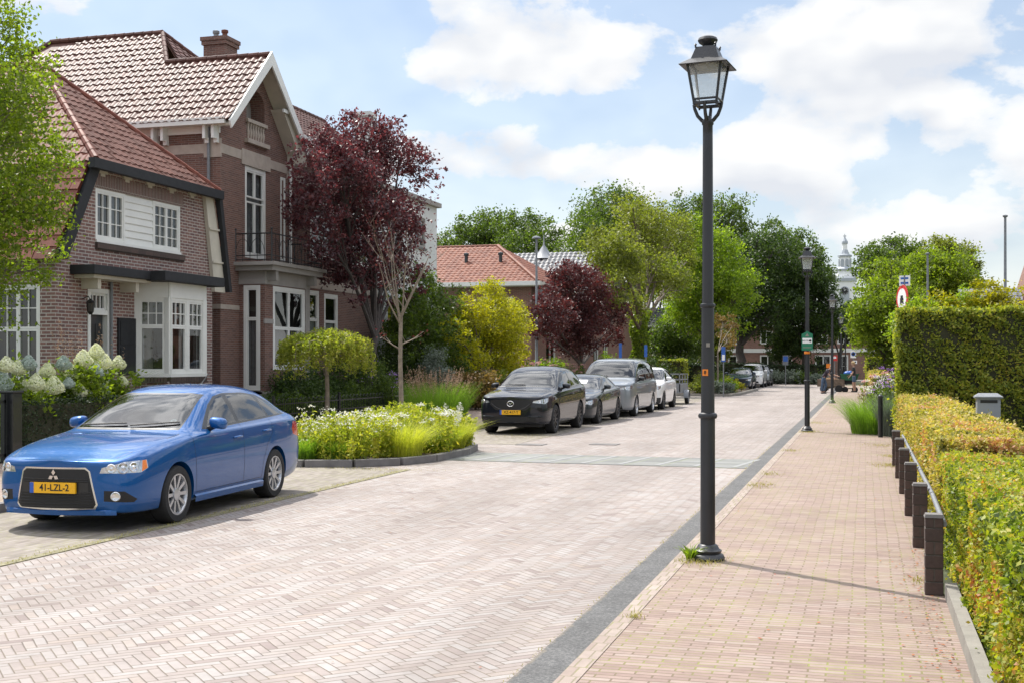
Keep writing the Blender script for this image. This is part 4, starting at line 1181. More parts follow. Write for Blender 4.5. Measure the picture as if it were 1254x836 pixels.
def build_car(name, label, cat, loc, rot, S, group=None):
    """S: dictionary of dimensions; the nose is at local y=0 pointing to -y"""
    root = thing(name, label, cat, loc, rot, group)
    Ln, hw, H = S['L'], S['hw'], S['H']
    ya, yb, r = S['ya'], S['yb'], S['r']
    tab = S['tab']
    arches = [(ya, S['ra'], r, hw), (yb, S['ra'], r, hw)]
    me = car_body_mesh(tab, S.get('bulge', .07), S.get('rbulge', .04), arches, S.get('lod', 2))
    cu = Cutter(me); lay = cu.lay
    pid_trim = []; pid_glass = []; parts = {}
    mid = (S['yc'] + S['yh']) / 2
    for sgn in (1, -1):
        reg = lambda c, n, sgn=sgn: c.x * sgn > .3 and abs(n.x) > .3
        for poly in S['dlo']:
            pid_trim.append(cu.cut([(0, y, z) for y, z in poly], (1, 0, 0), reg))
        for key, poly in S['side_glass']:
            pid = cu.cut([(0, y, z) for y, z in poly], (1, 0, 0), reg)
            parts.setdefault(('side_window', sgn, key), []).append(pid)
    regf = lambda c, n: c.y < S['yh'] + .25 and n.z > .15 and c.z > S['zc'] - .05
    pid_trim.append(cu.cut([(x, 0, z) for x, z in S['ws_out']], (0, 1, 0), regf))
    ws = cu.cut([(x, 0, z) for x, z in S['ws']], (0, 1, 0), regf)
    regr = lambda c, n: c.y > S['yr'] - .1 and n.y > .15 and c.z > S['zt'] - .05
    rw = cu.cut([(x, 0, z) for x, z in S['rw']], (0, 1, 0), regr)
    feats = {}
    for (key, poly, d, region) in S['front']:
        P = []
        dv = Vector(d).normalized(); hx = Vector((dv.y, -dv.x, 0))
        pl = [Vector(S.get('forg', (0, 0, 0))) * 0 + hx * a + Vector((0, 0, z)) for a, z in poly]
        for sgn in ((1, -1) if key[0] != '_' else (1,)):
            pp = [Vector((p.x * sgn, p.y, p.z)) for p in pl]
            dd = Vector((dv.x * sgn, dv.y, 0))
            pid = cu.cut([tuple(p) for p in pp], tuple(dd), lambda c, n, sgn=sgn, region=region, dd=dd, key=key: region(c, sgn) and (n.dot(dd) < -.15 or key.startswith('tail') and n.dot(dd) > .15))
            feats.setdefault((key, sgn), []).append(pid)
    bm = cu.finish()
    paint = PAINT[S['paint']]
    bodym = sub_mesh(bm, lay, {0}, 'body', [paint, M['carplastic']])
    # the wheel arch cavities come from the cutters (second material slot)
    link_mesh(bodym, 'body', root)
    link_mesh(sub_mesh(bm, lay, set(pid_trim), 'window_trim', [M['cartrim']]), 'window_trim', root)
    link_mesh(sub_mesh(bm, lay, {ws}, 'windscreen', [M['carglass']]), 'windscreen', root)
    link_mesh(sub_mesh(bm, lay, {rw}, 'rear_window', [M['vanglass']]), 'rear_window', root)
    for (nm, sgn, key), ps in parts.items():
        gm = M['vanglass'] if (S.get('tint') and key > 0) else M['carglass']
        link_mesh(sub_mesh(bm, lay, set(ps), 'side_window', [gm]), 'side_window', root)
    FM = {'headlight': ('headlight', M['lamprefl']), 'indicator': ('indicator', M['indicator']), '_grille': ('grille', M['grille']), '_rim': ('grille_surround', M['chrome']),
          'fog': ('fog_recess', M['grille']), '_lower': ('lower_grille', M['grille']), 'tail': ('tail_light', M['tail']), '_skirt': ('bumper_skirt', M['carplastic']), 'sillp': ('sill_cladding', M['carplastic'])}
    made = {}
    for (key, sgn), ps in feats.items():
        nm, mt = FM[key]
        if key == '_rim' and S.get('rimmat'): mt = M[S['rimmat']]
        made[(key, sgn)] = link_mesh(sub_mesh(bm, lay, set(ps), nm, [mt]), nm, root)
    # BVH for details laid on the body
    bv = BVHTree.FromBMesh(bm)
    def side_hit(y, z, sgn=1):
        h = bv.ray_cast(Vector((sgn * 2, y, z)), Vector((-sgn, 0, 0)))
        return h[0], h[1]
    def front_hit(x, z, y0=-2):
        h = bv.ray_cast(Vector((x, y0, z)), Vector((0, 1, 0)))
        return h[0], h[1]
    # headlamp bowls
    for sgn in (1, -1):
        hl = made.get(('headlight', sgn))
        if hl is None: continue
        for j, (a, z, rr) in enumerate(S.get('bowls', [])):
            dv = Vector(S['hdir']).normalized(); hx = Vector((dv.y, -dv.x, 0))
            o = hx * a + Vector((0, 0, z)); o = Vector((o.x * sgn, o.y, o.z)); dd = Vector((dv.x * sgn, dv.y, 0))
            h = bv.ray_cast(o - dd * 3, dd)
            if h[0] is None: continue
            nrm = h[1]; c = h[0] + nrm * .001
            mb = MB(); e = nrm.orthogonal().normalized(); f = nrm.cross(e)
            for (r0, r1, h0, h1) in ((rr, rr * .86, .0, .006), (rr * .86, rr * .45, .006, .002), (rr * .45, 0.0001, .002, .012)):
                vs = []
                for q, hh in ((r0, h0), (r1, h1)):
                    for k in range(18): vs.append(c + (e * math.cos(k * math.pi / 9) + f * math.sin(k * math.pi / 9)) * q + nrm * hh)
                mb.add(vs, [(k, (k + 1) % 18, 18 + (k + 1) % 18, 18 + k) for k in range(18)])
            mb.build('lamp_bowl', M['chrome'] if j % 2 == 0 else M['lamprefl'], hl, smooth=True, world=False)
        if S.get('bowls'):
            mb = MB()
    # seams between panels
    def ribbon(mb, pts, wd=.005, off=.0012):
        """pts: hit points with normals"""
        P = [(p, n) for p, n in pts if p is not None]
        for (p, n), (q, m_) in zip(P, P[1:]):
            if (q - p).length > .35: continue
            t = (q - p).normalized(); s1 = t.cross(n).normalized() * wd * .5; s2 = t.cross(m_).normalized() * wd * .5
            mb.add([p - s1 + n * off, p + s1 + n * off, q + s2 + m_ * off, q - s2 + m_ * off], [(0, 1, 2, 3)])
    def line(a, b, n=14): return [(a[0] + (b[0] - a[0]) * i / n, a[1] + (b[1] - a[1]) * i / n) for i in range(n + 1)]
    for sgn in (1, -1):
        mb = MB()
        for seg in S['seams']:
            pts = []
            for a, b in zip(seg, seg[1:]): pts += line(a, b)
            ribbon(mb, [side_hit(y, z, sgn) for y, z in pts])
        mb.build('door_seams', M['grille'], root, world=False)
        # handles
        for (y, z) in S['handles']:
            p, n = side_hit(y, z, sgn)
            if p is None: continue
            mb = MB()
            mb.tube([p + Vector((sgn * .004, -.10, -.004)), p + Vector((sgn * .032, -.075, 0)), p + Vector((sgn * .036, 0, .003)), p + Vector((sgn * .032, .075, .002)), p + Vector((sgn * .004, .10, 0))], [.010, .013, .014, .013, .010], 8)
            mb.build('door_handle', paint, root, smooth=True, world=False)
        # mirror
        my, mz = S['mirror']; p, n = side_hit(my + .05, mz - .03, sgn)
        if p is not None:
            mb = MB(); mw = S.get('msz', 1.0)
            prof = []
            rows = [(-.075, .35), (-.06, .72), (-.02, .95), (.03, 1.0), (.055, .93), (.06, .85)]
            vs = []; n_ = 14
            for (dy, k) in rows:
                for q in range(n_):
                    a = 2 * math.pi * q / n_
                    ex = abs(math.cos(a)) ** .6 * (1 if math.cos(a) > 0 else -1); ez = abs(math.sin(a)) ** .6 * (1 if math.sin(a) > 0 else -1)
                    vs.append((p.x + sgn * (.125 + ex * .105 * k * mw), my + dy * mw, mz + .03 + ez * .068 * k * mw - (.012 * ex)))
            fs = [(i * n_ + q, i * n_ + (q + 1) % n_, (i + 1) * n_ + (q + 1) % n_, (i + 1) * n_ + q) for i in range(len(rows) - 1) for q in range(n_)]
            fs += [tuple(range(n_))[::-1], tuple(range((len(rows) - 1) * n_, len(rows) * n_))]
            mb.add(vs, fs)
            mo = mb.build('wing_mirror', PAINT[S['paint']] if not S.get('blackmirror') else M['cartrim'], root, smooth=True, world=False)
            mb = MB(); mb.tube([(p.x - sgn * .03, my + .03, mz - .045), (p.x + sgn * .06, my + .01, mz - .02), (p.x + sgn * .1, my, mz)], [.035, .028, .03], 8)
            mb.build('mirror_arm', M['cartrim'], mo, smooth=True, world=False)
    # bonnet seam and windscreen wipers
    mb = MB()
    for sgn in (1, -1):
        pts = []
        for (x, y) in S['bonnet']:
            h = bv.ray_cast(Vector((sgn * x, y, 2.5)), Vector((0, 0, -1)))
            pts.append((h[0], h[1]))
        ribbon(mb, pts, .007)
    mb.build('bonnet_seam', M['grille'], root, world=False)
    for (xa, xb, za, zb_) in S.get('wipers', []):
        pts = []
        for i in range(9):
            t = i / 8; x = xa + (xb - xa) * t; z = za + (zb_ - za) * t
            h = bv.ray_cast(Vector((x, -1, z)), Vector((0, 1, 0)))
            if h[0]: pts.append(h[0] + h[1] * .02)
        if len(pts) > 2:
            mb = MB(); mb.tube(pts, .009, 5); mb.build('wiper', M['carplastic'], root, world=False)
    # wheels
    for (x, sgn) in ((hw - S['tw'] / 2 - .015, 1), (-(hw - S['tw'] / 2 - .015), -1)):
        for y in (ya, yb):
            wheel(root, x, y, r, S['tw'], sgn, S['spokes'], M[S['rimm']], S.get('wstyle', 'spoke'))
    # underbody, cabin
    mb = MB()
    mb.box(-hw + .22, hw - .22, .15, Ln - .2, .19, .32)
    mb.build('underbody', M['carplastic'], root, world=False)
    yc, yh, yr, yt = S['yc'], S['yh'], S['yr'], S['yt']; bz = S['belt']
    mb = MB()
    cw = hw - .14
    mb.add([(-cw, yc - .05, bz - .06), (cw, yc - .05, bz - .06), (cw, yc + .45, bz - .05), (-cw, yc + .45, bz - .05), (-cw, yc + .5, .35), (cw, yc + .5, .35)], [(0, 1, 2, 3), (3, 2, 5, 4)])
    mb.add([(-cw, yc + .4, .36), (cw, yc + .4, .36), (cw, yt - .25, .36), (-cw, yt - .25, .36)], [(0, 1, 2, 3)])
    for sx in (-1, 1):
        mb.add([(sx * (cw - .01), yc, .36), (sx * (cw - .01), yt - .15, .36), (sx * (cw - .01), yt - .15, bz + .0), (sx * (cw - .01), yc, bz - .03)], [(0, 1, 2, 3)])
    mb.add([(-cw, yt - .25, .36), (cw, yt - .25, .36), (cw, yt - .25, bz - .1), (-cw, yt - .25, bz - .1)], [(0, 1, 2, 3)])
    cab = mb.build('cabin', M['cabin'], root, world=False)
    for yy in (yc + .95, yc + 1.85) if Ln > 3.9 else (yc + .95,):
        for sx in (-.38, .38):
            mb = MB()
            mb.add([(sx + a * .25, yy + b, z) for (b, z) in ((-.1, .5), (.12, bz + .16)) for a in (-1, 1)] + [(sx + a * .25, yy + b, z) for (b, z) in ((.05, .5), (.22, bz + .14)) for a in (-1, 1)],
                   [(0, 1, 3, 2), (4, 6, 7, 5), (2, 3, 7, 6), (0, 2, 6, 4), (1, 5, 7, 3)])
            mb.box(sx - .13, sx + .13, yy + .13, yy + .22, bz + .19, bz + .38)
            mb.box(sx - .25, sx + .25, yy - .55, yy, .36, .58)
            mb.build('seat', M['cabin'], cab, world=False, bevel=.02)
    # steering wheel
    mb = MB(); mb.tube([(.38 + .17 * math.cos(a), yc + .52 - .06 * math.sin(a), bz + .0 + .17 * math.sin(a)) for a in [k * math.pi / 8 for k in range(17)]], .014, 6, caps=False)
    mb.build('steering_wheel', M['cartrim'], cab, world=False)
    # number plate
    if S.get('plate'):
        px_, pz = S['platepos']; p, n = front_hit(px_, pz)
        y = (p.y if p is not None else 0) - .025
        mb = MB(); mb.box(px_ - .26, px_ + .26, y - .006, y + .02, pz - .055, pz + .055)
        pl = mb.build('number_plate', M['yellowplate'], root, world=False)
        mb = MB(); mb.box(px_ - .26, px_ - .215, y - .0085, y - .0065, pz - .055, pz + .055); mb.build('blue_band', M['plateblue'], pl, world=False)
        mt = Matrix.Translation((px_ + .022, y - .008, pz)) @ Matrix.Rotation(R(90), 4, 'X')
        text_obj(S['plate'], .098, M['ink'], pl, mt, 'lettering', .001, .92)
    return root, bm, lay, bv, made

def table(hw, zb, nose, hood, cowl, header, roof, rend, tail, rear, wr, wg, belt0, belt1):
    """side profile -> cross sections. nose=(z of bonnet edge), hood=[(y,z)], cowl=(y,z), header=(y,z), roof=[(y,z)], rend=(y,z), tail=(y,z), rear=(y,z)"""
    T = []
    zn = nose
    T.append((0.0, hw * .71, zb + .05, zn - .10, hw * .70, zn - .035, hw * .58, zn - .005, zn))
    T.append((.03, hw * .80, zb + .01, zn - .085, hw * .77, zn - .015, hw * .61, zn + .012, zn + .02))
    T.append((.14, hw * .895, zb + .0, zn - .05, hw * .83, zn + .015, hw * .64, zn + .035, zn + .045))
    for (y, z) in hood:
        k = min(1, .925 + .075 * (y / .8))
        T.append((y, hw * k, zb - .01, z - .085, hw * .88 * k, z - .03, hw * .66, z - .008, z + .006))
    yc, zc = cowl; yh, zh = header
    T.append((yc, hw, zb, belt0, wg, belt0 + .03, wr + .11, zc - .02, zc))
    ym, zm = yc + (yh - yc) * .4, zc + (zh - zc) * .47
    T.append((ym, hw, zb, belt0 + .008, wg, belt0 + .04, wr + .07, zm - .045, zm))
    T.append((yh, hw, zb, belt0 + (belt1 - belt0) * .3, wg, belt0 + (belt1 - belt0) * .3 + .05, wr + .015, zh - .045, zh))
    for (y, z) in roof:
        t = (y - yc) / (tail[0] - yc); b = belt0 + (belt1 - belt0) * min(1, t * 1.15)
        T.append((y, hw, zb, b, wg, b + .045, wr, z - .05, z))
    yr_, zr_ = rend
    T.append((yr_, hw - .004, zb, belt1, wg - .01, belt1 + .05, wr - .02, zr_ - .055, zr_))
    yt_, zt_ = tail
    ym, zm = yr_ + (yt_ - yr_) * .5, zr_ + (zt_ - zr_) * .42
    T.append((ym, hw - .012, zb + .02, belt1, wg - .03, belt1 + .045, wr - .02, zm - .05, zm))
    T.append((yt_, hw - .04, zb + .06, min(belt1, zt_ - .04), wg - .07, zt_ - .015, wr - .04, zt_ - .01, zt_ + .005))
    ye, ze = rear
    T.append((yt_ + (ye - yt_) * .6, hw - .07, zb + .09, min(belt1, zt_) - .12, wg - .1, zt_ - .11, wr - .08, zt_ - .09, zt_ - .08))
    T.append((ye, hw - .16, zb + .12, ze - .1, wg - .18, ze - .04, wr - .14, ze - .01, ze))
    return T

any_front = lambda c, s: c.y < .9
# ------------------------------------------------------------------ the blue hatchback
HB = dict(L=4.585, hw=.88, H=1.515, ya=.94, yb=3.575, r=.318, ra=.362, tw=.215, paint='blue', spokes=10, rimm='alloy',
          yc=1.30, zc=.985, yh=2.12, yr=3.86, zt=1.09, yt=4.42, belt=.99, bulge=.10, rbulge=.05, lod=3,
          tab=table(.88, .19, .755, [(.36, .865), (.75, .93), (1.05, .965)], (1.30, .99), (2.12, 1.435), [(2.6, 1.51), (3.25, 1.50)], (3.86, 1.425), (4.42, 1.10), (4.585, .82), .575, .79, .93, 1.0),
          dlo=[[(1.66, .995), (1.9, .99), (4.12, 1.075), (4.07, 1.11), (3.86, 1.25), (3.55, 1.345), (3.15, 1.385), (2.6, 1.39), (2.34, 1.36), (2.10, 1.265)]],
          side_glass=[(0, [(1.80, 1.012), (2.56, 1.04), (2.535, 1.362), (2.36, 1.338), (2.12, 1.24)]),
                      (1, [(2.66, 1.043), (3.50, 1.07), (3.42, 1.338), (3.15, 1.362), (2.655, 1.368)]),
                      (2, [(3.56, 1.073), (4.05, 1.09), (3.84, 1.225), (3.50, 1.325)])],
          ws_out=[(-.655, 1.0), (.655, 1.0), (.615, 1.15), (.525, 1.38), (.4, 1.40), (-.4, 1.40), (-.525, 1.38), (-.615, 1.15)],
          ws=[(-.635, 1.02), (.635, 1.02), (.598, 1.15), (.51, 1.367), (.4, 1.384), (-.4, 1.384), (-.51, 1.367), (-.598, 1.15)],
          rw=[(-.52, 1.1), (.52, 1.1), (.45, 1.36), (-.45, 1.36)],
          hdir=(-.62, .785), bowls=[(.47, .672, .05), (.585, .675, .062), (.70, .678, .055)],
          front=[('_rim', [(-.43, .245), (.43, .245), (.465, .30), (.39, .645), (.345, .685), (-.345, .685), (-.39, .645), (-.465, .30)], (0, 1), any_front),
                 ('_grille', [(-.415, .262), (.415, .262), (.447, .305), (.374, .64), (.335, .668), (-.335, .668), (-.374, .64), (-.447, .305)], (0, 1), any_front),
                 ('headlight', [(.36, .625), (.78, .62), (.865, .66), (.85, .745), (.60, .738), (.38, .68)], (-.62, .785), lambda c, s: c.x * s > .3 and c.y < .9),
                 ('indicator', [(.79, .628), (.855, .66), (.845, .743), (.80, .742)], (-.62, .785), lambda c, s: c.x * s > .3 and c.y < .9),
                 ('fog', [(.40, .335), (.70, .315), (.74, .345), (.60, .435), (.40, .445)], (-.62, .785), lambda c, s: c.x * s > .3 and c.y < .9),
                 ('tail', [(-4.18, .80), (-4.6, .72), (-4.6, .95), (-4.22, .97), (-4.16, .88)], (1, 0), lambda c, s: c.x * s > .4 and c.y > 4)],
          seams=[[(1.30, .95), (1.33, .70), (1.36, .30)], [(2.60, 1.02), (2.61, .6), (2.60, .29)], [(3.50, 1.03), (3.47, .85), (3.30, .72), (3.17, .50), (3.14, .31)], [(1.36, .30), (3.14, .31)]],
          handles=[(2.42, .865), (3.28, .90)], mirror=(1.80, 1.03),
          bonnet=[(.60, .10), (.66, .3), (.70, .6), (.715, .95), (.72, 1.22)],
          wipers=[(-.58, -.02, 1.03, 1.055), (.05, .60, 1.03, 1.07)], plate='41-LZL-2', platepos=(-.0, .475))
car, cbm, clay, cbv, cmade = build_car('parked_car', 'metallic blue five door hatchback parked nearest the viewer, yellow plate 41-LZL-2', 'car', (-8.07, 10.95, 0), R(3.6), HB)
def on_front(x, z):
    h = cbv.ray_cast(Vector((x, -2, z)), Vector((0, 1, 0))); return h[0].y
# three-diamond emblem
mb = MB(); y = on_front(0, .60) - .014
def rhomb(cx, cz, a, rot):
    c, s = math.cos(rot), math.sin(rot)
    pts = [(0, 0), (a * .5, a * .29), (0, a * 1.0) if False else (a * .0, a * .58), (-a * .5, a * .29)]
    pts = [(0, .004), (.022, .034), (0, .066), (-.022, .034)]
    return [(cx + px * c - pz * s, y, cz + px * s + pz * c) for px, pz in pts]
for k in range(3): mb.prism(rhomb(0, .598, .06, k * 2 * math.pi / 3), (0, .010, 0))
mb.build('emblem', M['chrome'], car, world=False)
mb = MB()
for z, wd in ((.43, .40), (.40, .405), (.37, .41), (.34, .415), (.31, .42), (.28, .40), (.54, .37), (.565, .365)):
    pts = [(x, on_front(x, z) - .004, z) for x in np.linspace(-wd, wd, 15)]
    mb.tube(pts, .005, 5)
mb.build('grille_slats', M['carplastic'], car, world=False)
mb = MB(); pts = [(x, on_front(x, .475) - .006, .475) for x in np.linspace(-.38, .38, 9)]
# cross member behind the plate
for a, b in zip(pts, pts[1:]): mb.add([(a[0], a[1], .42), (b[0], b[1], .42), (b[0], b[1], .53), (a[0], a[1], .53)], [(0, 1, 2, 3)])
mb.build('grille_crossbar', M['cartrim'], car, world=False)
for sgn in (1, -1):
    dv = Vector((-.62 * sgn, .785, 0)); hx = Vector((.785 * -1, -.62, 0))
    o = Vector((-dv.y, dv.x, 0))
    h = cbv.ray_cast(Vector((.64 * sgn, -1, .385)), Vector((0, 1, 0)))
    if h[0]:
        mb = MB(); mb.lathe([(.048, -.01), (.05, .006), (.042, .010), (.03, .004), (0, .004)], 16, (0, 0, 0), 'x')
        q = Matrix.Translation(h[0]) @ h[1].to_track_quat('X', 'Z').to_matrix().to_4x4()
        mb.v = [tuple(q @ Vector(v)) for v in mb.v]
        mb.build('fog_lamp', M['chrome'], car, smooth=True, world=False)
# roof aerial
mb = MB(); mb.tube([(0, 3.18, 1.475), (0, 3.21, 1.50), (.0, 3.42, 1.64)], [.02, .010, .003], 6); mb.build('aerial', M['cartrim'], car, smooth=True, world=False)
# rear spoiler lip
mb = MB()
for s_ in range(12):
    a = -.50 + s_ * 1.0 / 12; b = a + 1.0 / 12
    ya_ = 4.08 - .10 * (a / .5) ** 2; yb_ = 4.08 - .10 * (b / .5) ** 2
    mb.add([(a, ya_ - .20, 1.385), (b, yb_ - .20, 1.385), (b, yb_, 1.365), (a, ya_, 1.365), (a, ya_ - .18, 1.34), (b, yb_ - .18, 1.34), (b, yb_ - .01, 1.345), (a, ya_ - .01, 1.345)], [(0, 1, 2, 3), (4, 5, 6, 7), (3, 2, 6, 7)])
mb.build('rear_spoiler', PAINT['blue'], car, smooth=True, world=False)
# side skirt lip
for sgn in (1, -1):
    mb = MB()
    for i in range(10):
        a = 1.34 + i * .185; b = a + .185
        pa = cbv.ray_cast(Vector((sgn * 2, a, .27)), Vector((-sgn, 0, 0)))[0]; pb = cbv.ray_cast(Vector((sgn * 2, b, .27)), Vector((-sgn, 0, 0)))[0]
        if pa is None or pb is None: continue
        mb.add([(pa.x - sgn * .01, a, .285), (pb.x - sgn * .01, b, .285), (pb.x + sgn * .022, b, .255), (pa.x + sgn * .022, a, .255), (pb.x + sgn * .012, b, .19), (pa.x + sgn * .012, a, .19)], [(0, 1, 2, 3), (3, 2, 4, 5)])
    mb.build('side_skirt', PAINT['blue'], car, smooth=True, world=False)
# front lip
mb = MB()
pts = []
for x in np.linspace(-.64, .64, 25):
    h = cbv.ray_cast(Vector((x, -2, .235)), Vector((0, 1, 0)))[0]
    if h: pts.append(h)
for a, b in zip(pts, pts[1:]):
    if abs(a.y - b.y) > .09: continue
    ka, kb = (1 - (abs(a.x) / .67) ** 4), (1 - (abs(b.x) / .67) ** 4)
    mb.add([(a.x, a.y - .001, .255), (b.x, b.y - .001, .255), (b.x, b.y - .028 * kb, .235), (a.x, a.y - .028 * ka, .235), (b.x, b.y - .02 * kb, .19), (a.x, a.y - .02 * ka, .19), (b.x, b.y + .1, .19), (a.x, a.y + .1, .19)], [(0, 1, 2, 3), (3, 2, 4, 5), (5, 4, 6, 7)])
mb.build('front_lip', PAINT['blue'], car, smooth=True, world=False)
# small round paper disc inside the windscreen, antenna of the toll sticker
h = cbv.ray_cast(Vector((.50, -1, 1.10)), Vector((0, 1, 0)))
if h[0]:
    mb = MB(); mb.lathe([(.036, .0), (.036, .003), (.018, .0035), (.018, .0)], 14, (0, 0, 0), 'x')
    q = Matrix.Translation(h[0] - h[1] * .008) @ h[1].to_track_quat('X', 'Z').to_matrix().to_4x4()
    mb.v = [tuple(q @ Vector(v)) for v in mb.v]; mb.build('windscreen_disc', M['signwhite'], car, world=False)

def generic(L, hw, H, r, ya, yb, paint, nose, hood, cowl, header, roof, rend, tail, rear, belt0, belt1, wr, wg, plate=None, tint=False, rim='alloydark', spokes=10, lod=2, zb=.2, plastic=False, boxy=False, style='spoke', grille='wide', blackmirror=False, wheelw=.22):
    yc, zc = cowl; yh, zh = header; yr_, zr_ = rend; yt_, zt_ = tail
    ztop = max(z for _, z in roof) if roof else zh
    b0, b1 = belt0 + .07, belt1 + .085
    t1 = ztop - .125
    yA = yc + .38; yA2 = yc + (yh - yc) * .9; zA2 = zc + (zh - zc) * .72
    yB = (yc + .38 + yr_) * .5 - .08
    yD = yr_ + (yt_ - yr_) * (.35 if not boxy else .2); zD = zr_ + (zt_ - zr_) * .35 - .08
    yE = yr_ + (yt_ - yr_) * (.48 if not boxy else .3)
    bel = lambda y: b0 + (b1 - b0) * (y - yA) / (yE - yA)
    dlo = [[(yA, b0 - .015), (yE, b1 - .015), (yD, zD), (yr_ - .25, zr_ - .1), (yB, t1 + .012), (yh + .12, zh - .105), (yA2, zA2 - .03)]]
    yQ = yr_ - .1
    sg = [(0, [(yA + .06, b0), (yB - .04, bel(yB)), (yB - .05, t1 - .01), (yh + .14, zh - .125), (yA2 + .03, zA2 - .06)]),
          (1, [(yB + .04, bel(yB)), (yQ - .03, bel(yQ)), (yQ - .06, zr_ - .13 if not boxy else t1 - .02), (yB + .04, t1 - .01)]),
          (2, [(yQ + .02, bel(yQ)), (yE - .05, b1), (yD - .03, zD - .03), (yQ + .0, zr_ - .14 if not boxy else t1 - .03)])]
    k = hw / .88
    wt = wr + .0
    zw = zc + .035; zt2 = zh - .045
    ws_o = [(-wt - .125, zw - .02), (wt + .125, zw - .02), (wt + .09, zw + (zt2 - zw) * .4), (wt + .005, zt2), (wt - .15, zt2 + .015), (-wt + .15, zt2 + .015), (-wt - .005, zt2), (-wt - .09, zw + (zt2 - zw) * .4)]
    ws = [(x * .965, z + (.016 if i < 2 else (-.016 if i > 2 and i < 7 else 0))) for i, (x, z) in enumerate(ws_o)]
    n = nose
    gz0, gz1 = (.30 if not boxy else .5), n - .06
    if grille == 'wide':
        g0 = [('_grille', [(-.36 * k, n - .33), (.36 * k, n - .33), (.52 * k, n - .19), (.50 * k, n - .09), (.40 * k, n - .07), (-.40 * k, n - .07), (-.50 * k, n - .09), (-.52 * k, n - .19)], (0, 1), any_front),
              ('_lower', [(-.62 * k, .25 + zb * .3), (.62 * k, .25 + zb * .3), (.56 * k, .40 + zb * .2), (-.56 * k, .40 + zb * .2)], (0, 1), any_front)]
    elif grille == 'van':
        g0 = [('_rim', [(-.46, n - .34), (.46, n - .34), (.56, n - .22), (.52, n - .08), (-.52, n - .08), (-.56, n - .22)], (0, 1), any_front),
              ('_grille', [(-.44, n - .325), (.44, n - .325), (.535, n - .22), (.50, n - .10), (-.50, n - .10), (-.535, n - .22)], (0, 1), any_front),
              ('_lower', [(-.66, .26), (.66, .26), (.6, .48), (-.6, .48)], (0, 1), any_front)]
    else:
        g0 = [('_grille', [(-.48 * k, n - .20), (.48 * k, n - .20), (.52 * k, n - .08), (-.52 * k, n - .08)], (0, 1), any_front),
              ('_lower', [(-.66 * k, .22), (.66 * k, .22), (.60 * k, .48), (-.60 * k, .48)], (0, 1), any_front)]
    hl_z = n - (.06 if not boxy else .07)
    fr = g0 + [('headlight', [(.40 * k, hl_z - .085), (.70 * k, hl_z - .12), (.86 * k, hl_z - .05), (.88 * k, hl_z + .03), (.62 * k, hl_z - .0), (.42 * k, hl_z - .04)], (-.62, .785), lambda c, s: c.x * s > .3 and c.y < .9),
               ('tail', [(-yt_ + .15, belt1 - .2), (-L - .1, belt1 - .25), (-L - .1, belt1 - .02), (-yt_ + .12, belt1 - .03)], (1, 0), lambda c, s: c.x * s > .4 and c.y > L - .6)]
    if plastic:
        fr += [('_skirt', [(-hw, .15), (hw, .15), (hw, .46), (-hw, .46)], (0, 1), lambda c, s: c.y < .35 and c.z < .6)]
    dy1 = yc + .02
    return dict(L=L, hw=hw, H=H, ya=ya, yb=yb, r=r, ra=r * 1.14, tw=wheelw, paint=paint, spokes=spokes, rimm=rim, yc=yc, zc=zc, yh=yh, yr=yr_, zt=zt_ - .02, yt=yt_, belt=belt0 + .06, lod=lod,
                tab=table(hw, zb, nose, hood, cowl, header, roof, rend, tail, rear, wr, wg, belt0, belt1),
                dlo=dlo, side_glass=sg, ws_out=ws_o, ws=ws, rw=[(-wr * .8, zt_ + .06), (wr * .8, zt_ + .06), (wr * .75, zr_ - .07), (-wr * .75, zr_ - .07)],
                hdir=(-.62, .785), bowls=[(.56 * k, hl_z - .052, .034), (.70 * k, hl_z - .055, .036)], front=fr,
                seams=[[(dy1, belt0), (dy1 + .04, .6), (dy1 + .05, zb + .12)], [(yB, belt0 + .06), (yB, zb + .12)], [(yb - r * 1.2, zb + .14), (yb - r * 1.05, .7), (yQ - .02, .86), (yQ, belt1)]],
                handles=[(yB - .17, belt0 - .06), (yQ - .2, belt1 - .06)], mirror=(yc + .46, belt0 + .12), blackmirror=blackmirror,
                bonnet=[(.60 * k, .12), (.66 * k, .3), (.70 * k, .6), (.72 * k, yc - .15)],
                wipers=[(-.55, -.02, zw + .01, zw + .03)], plate=plate, platepos=(0, .46 if not boxy else .52), tint=tint)

# dark SUV
SUV = generic(4.55, .92, 1.68, .36, .92, 3.62, 'black', .93, [(.34, 1.00), (.75, 1.05), (1.1, 1.09)], (1.32, 1.13), (2.05, 1.58), [(2.6, 1.68), (3.4, 1.675)], (4.10, 1.61), (4.43, 1.22), (4.55, .95), 1.02, 1.10, .665, .84, plate='XZ-417-T', tint=True, lod=3, zb=.24, spokes=10, grille='wide', wheelw=.24)
SUV['platepos'] = (0, .55)
suv, b_, l_, sbv, sm = build_car('parked_car', 'black SUV with yellow plate parked just beyond the planted bed', 'car', (-8.32, 28.75, 0), 0, SUV)
y = sbv.ray_cast(Vector((0, -2, .76)), Vector((0, 1, 0)))[0].y - .012
mb = MB()
ring = [(.082 * math.cos(a), y, .76 + .064 * math.sin(a)) for a in [k * math.pi / 12 for k in range(25)]]
mb.tube(ring, .008, 6, caps=False)
mb.tube([(-.078, y, .775), (-.045, y, .79), (-.02, y, .77), (0, y, .735), (.02, y, .77), (.045, y, .79), (.078, y, .775)], [.004, .009, .010, .012, .010, .009, .004], 6)
mb.build('emblem', M['chrome'], suv, world=False)
mb = MB(); pts = []
for x in np.linspace(-.5, .5, 17):
    z = .60 + .17 * abs(x / .5) ** 3
    h = sbv.ray_cast(Vector((x, -2, z)), Vector((0, 1, 0)))[0]
    pts.append((x, h.y - .008, z))
